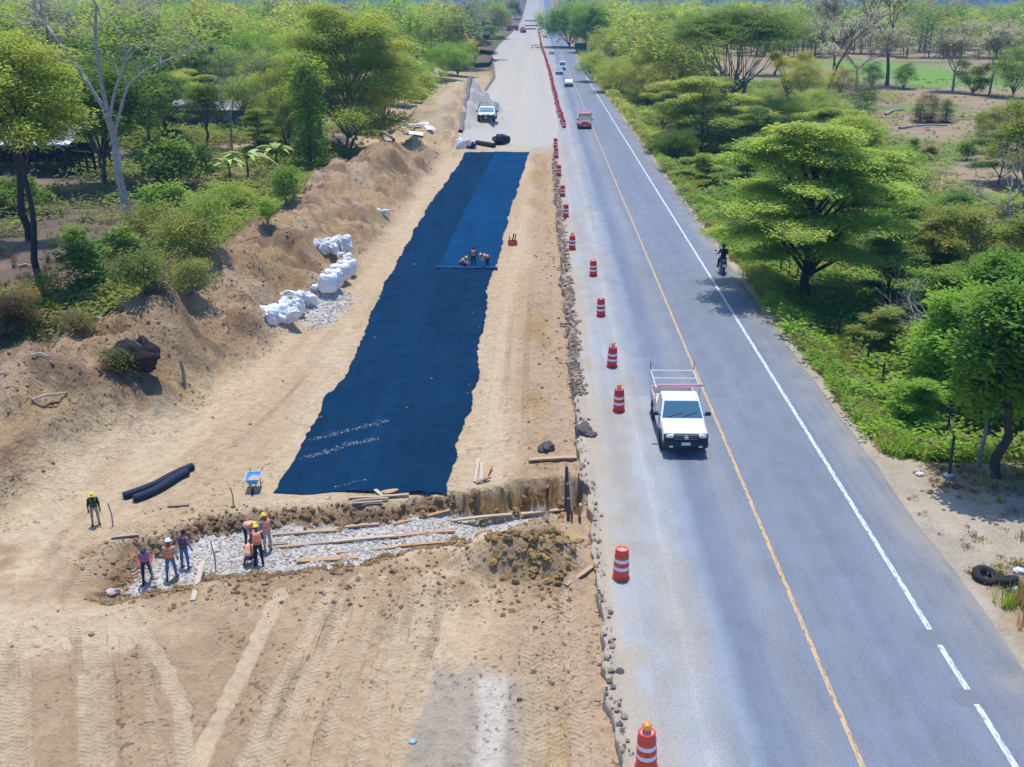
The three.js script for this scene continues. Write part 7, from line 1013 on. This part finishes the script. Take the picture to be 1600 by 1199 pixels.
  geos.push(field(hb, head.clone().addScalar(-0.19), head.clone().addScalar(0.19), 40, 0.008));
  for (const [w, f, s] of hands) { // a palm, four unequal bent fingers and a thumb
    const x = V(0, 0, 1).cross(f).normalize(), n = f.clone().cross(x).normalize(), hbn = [], o = (a, b, c) => w.clone().addScaledVector(f, a).addScaledVector(x, b).addScaledVector(n, c);
    hbn.push([o(-0.03, 0, 0), o(0.02, 0, 0), 0.028, 0.03, look.glove || SKIN, 1]); for (const b of [-0.026, -0.009, 0.009, 0.026]) hbn.push([o(0.01, b * 0.6, 0), o(0.085, b, 0.004), 0.016, 0.013, look.glove || SKIN, 1]);
    [[-0.027, 0.055], [-0.009, 0.07], [0.009, 0.075], [0.027, 0.066]].forEach(([b, l]) => { hbn.push([o(0.085, b, 0.004), o(0.085 + l * 0.5, b * 1.15, -0.012), 0.0095, 0.009, look.glove || SKIN, 1], [o(0.085 + l * 0.5, b * 1.15, -0.012), o(0.085 + l * 0.75, b * 1.15, -0.038), 0.009, 0.008, look.glove || SKIN, 1]); }); hbn.push([o(0.02, s * -0.03, 0), o(0.06, s * -0.058, -0.012), 0.012, 0.010, look.glove || SKIN, 1], [o(0.06, s * -0.058, -0.012), o(0.09, s * -0.062, -0.03), 0.010, 0.009, look.glove || SKIN, 1]);
    const c = o(0.06, 0, 0); geos.push(field(hbn, c.clone().addScalar(-0.13), c.clone().addScalar(0.13), 40, 0.004));
  }
  part('body', mergeGeometries(geos), bodyMat, t);
  const tq = (v) => v.clone().setY(v.y + off);
  if (look.vest) { const g = field([[tq(at(0.08)), tq(at(0.15)), 0.145, 0.15, look.vest, 1.25], [tq(at(0.15)), tq(at(0.36)), 0.146, 0.152, look.vest, 1.27], [tq(at(0.435, -0.11)), tq(at(0.435, 0.11)), 0.085, 0.085, look.vest, 1]], lo, hi, 54, 0.012), q = g.attributes.position, K = g.attributes.color, b0 = tq(pel); for (let i = 0; i < q.count; i++) { const h = V(q.getX(i), q.getY(i), q.getZ(i)).sub(b0).dot(up), x = Math.abs(q.getX(i)); if ((h > 0.13 && h < 0.16) || (h > 0.28 && h < 0.305) || (h > 0.34 && x > 0.09 && x < 0.115)) K.setXYZ(i, ...(look.stripe || [0.75, 0.55, 0.40])); } part('safety_vest', g, std(0xffffff, 0.7, { vertexColors: true, side: THREE.DoubleSide }), t); }
  if (look.helmet) { const hg = new THREE.SphereGeometry(0.128, 24, 12, 0, 6.2832, 0, Math.PI * 0.52); hg.scale(0.92, 1.0, 1.08); const q = merge([hg, moved(new THREE.CylinderGeometry(0.15, 0.155, 0.014, 24), 0, 0.005, 0.0).scale(0.9, 1, 1.02), moved(new THREE.CylinderGeometry(0.10, 0.10, 0.012, 18), 0, 0.0, 0.085), box(0.03, 0.02, 0.2, 0, 0.122, 0, 0.01)]); q.applyMatrix4(new THREE.Matrix4().makeRotationX(hl)); const c = hr(0, 0.05, 0.0); q.translate(c.x, c.y, c.z); part(look.full ? 'helmet' : 'hard_hat', q, phys(lin(...look.helmet), 0.35, { clearcoat: 0.5 }), t); if (look.full) { const s = new THREE.SphereGeometry(0.135, 22, 16); s.translate(...hr(0, 0.01, 0.01).toArray()); part('helmet_shell', s, phys(lin(...look.helmet), 0.3, { clearcoat: 1 }), t); } }
  if (look.tool) { const [w, f] = hands[1], a = w.clone().addScaledVector(f, 0.07); const b = V(a.x + 0.05, 0.02, a.z + 0.18), d = a.clone().sub(b).normalize(); part('shovel_handle', bar(b, a.clone().addScaledVector(d, 0.35), 0.016, 7), WOOD[4], t); part('shovel_blade', moved(box(0.2, 0.26, 0.02, 0, 0, 0, 0.008), b.x, 0.12, b.z + 0.02, 0.25), M.steel, t); }
  return t;
}
const ORG = [0.92, 0.19, 0.015], YEL = [0.88, 0.66, 0.02], NAVY = [0.03, 0.045, 0.11], JEAN = [0.09, 0.17, 0.34], BLK = [0.02, 0.02, 0.028], KHA = [0.36, 0.28, 0.18], PNK = [0.78, 0.30, 0.20];
const STAND = { legs: [[0.04, 0.08, 0.09], [0.0, 0.06, 0.09]], arms: [[0.1, 0.35, 0.2], [0.15, 0.5, 0.2]], lean: 0.05, nod: 0.2 };
const BEND = { legs: [[0.35, 0.45, 0.12], [0.15, 0.35, 0.12]], arms: [[0.25, 0.25, 0.08, 0.1], [0.4, 0.2, 0.08, 0.1]], lean: 1.15, nod: 0.1 };
const CROUCH = { legs: [[1.55, 2.25, 0.25], [1.35, 2.3, 0.25]], arms: [[0.7, 0.5, 0.1, 0.1], [0.6, 0.7, 0.1, 0.1]], lean: 0.75, nod: 0.1 };
const STRIDE = { legs: [[0.45, 0.30, 0.1], [-0.22, 0.2, 0.1]], arms: [[0.5, 0.8, 0.25, 0.2], [0.6, 0.9, 0.2, 0.2]], lean: 0.35, nod: 0.25 };
const W3 = (px, py, lift = 0) => onLand(px, py, lift);
const up35 = (p) => { p.y += 0.03; return p; };
person(up35(W3(740, 419)), Math.PI - 0.1, STAND, { shirt: BLK, sleeve: [0.10, 0.05, 0.07], trousers: [0.015, 0.03, 0.075], vest: [0.62, 0.17, 0.05], stripe: [0.75, 0.5, 0.3] }, 'worker in an orange vest standing upright between two crouching workers on the fabric').rotation.y;
person(up35(W3(720, 420)), 1.25, CROUCH, { shirt: [0.7, 0.3, 0.2], trousers: NAVY, vest: ORG, helmet: YEL }, 'crouching worker in yellow helmet and orange vest, left of the standing one on the fabric');
person(up35(W3(763, 420)), -1.25, BEND, { shirt: PNK, trousers: NAVY, vest: ORG, helmet: [0.75, 0.7, 0.6] }, 'worker in an orange vest bending down at the right edge of the fabric');
person(W3(150, 820), 0.5, STAND, { k: 0.74, shirt: BLK, trousers: KHA, vest: [0.03, 0.03, 0.035], stripe: [0.45, 0.75, 0.05], helmet: YEL }, 'lone worker in a yellow helmet and dark vest with lime stripes, standing at left');
person(W3(231, 908), 0.35, STRIDE, { shirt: [0.16, 0.16, 0.32], sleeve: [0.55, 0.10, 0.12], trousers: [0.025, 0.025, 0.09], vest: [0.24, 0.16, 0.34], stripe: [0.7, 0.2, 0.12], helmet: [0.05, 0.05, 0.06], tool: true }, 'leftmost worker in the trench, striding in dark trousers, red sleeves and a dark cap');
person(W3(269, 905), Math.PI + 0.15, { ...STAND, legs: [[0.12, 0.1, 0.12], [-0.08, 0.1, 0.12]] }, { shirt: [0.45, 0.40, 0.42], trousers: JEAN, vest: ORG, helmet: [0.85, 0.85, 0.88] }, 'worker in a white helmet, bright orange vest and jeans, seen from behind in the trench');
person(W3(290, 889), Math.PI - 0.3, STAND, { shirt: [0.07, 0.06, 0.14], sleeve: [0.20, 0.22, 0.42], trousers: JEAN, vest: [0.04, 0.04, 0.075], stripe: [0.5, 0.12, 0.16] }, 'bareheaded worker in a dark vest and jeans, right beside the white-helmeted worker');
person(W3(387, 852), 0.9, BEND, { shirt: PNK, trousers: NAVY, vest: [0.85, 0.38, 0.25], helmet: YEL }, 'worker in a faded pink vest bent low behind the worker with black trousers');
person(W3(405, 884), Math.PI + 0.3, { ...STAND, lean: 0.3, arms: [[0.4, 0.6, 0.15], [0.5, 0.5, 0.15]] }, { shirt: [0.05, 0.05, 0.12], trousers: [0.015, 0.015, 0.03], vest: [0.85, 0.22, 0.10], stripe: [0.72, 0.5, 0.48], helmet: YEL, tool: true }, 'worker in black trousers and orange vest leaning on a shovel');
person(W3(419, 862), Math.PI + 0.8, STAND, { shirt: [0.16, 0.24, 0.36], trousers: [0.40, 0.36, 0.38], vest: [0.88, 0.22, 0.06], helmet: YEL, tool: true }, 'worker in a blue shirt and yellow helmet standing at the right end of the group');
person(W3(390, 886), Math.PI, CROUCH, { shirt: PNK, trousers: NAVY, vest: [0.85, 0.33, 0.12], helmet: YEL }, 'crouching worker in an orange vest at the near trench edge, in front of the group');
person(W3(571, 195), 0.4, { ...CROUCH, lean: 0.2 }, { shirt: [0.05, 0.07, 0.16], trousers: NAVY }, 'person in dark blue squatting in the shade of the big many-stemmed tree');
{ const seat = 0.90, p = BIKE.clone(); p.z += 0.3; person(p, Math.PI - 0.03, { legs: [[1.15, 1.25, 0.25], [1.15, 1.25, 0.25]], arms: [[0.75, 0.45, 0.15, 0.05], [0.75, 0.45, 0.15, 0.05]], lean: 0.2, nod: -0.1, seat: seat + 0.09 }, { shirt: [0.012, 0.012, 0.025], trousers: [0.015, 0.018, 0.04], helmet: [0.02, 0.02, 0.025], full: true, k: 1.12 }, 'rider in black clothes and black helmet on the motorcycle at the right shoulder'); }

renderer.render(scene, camera);
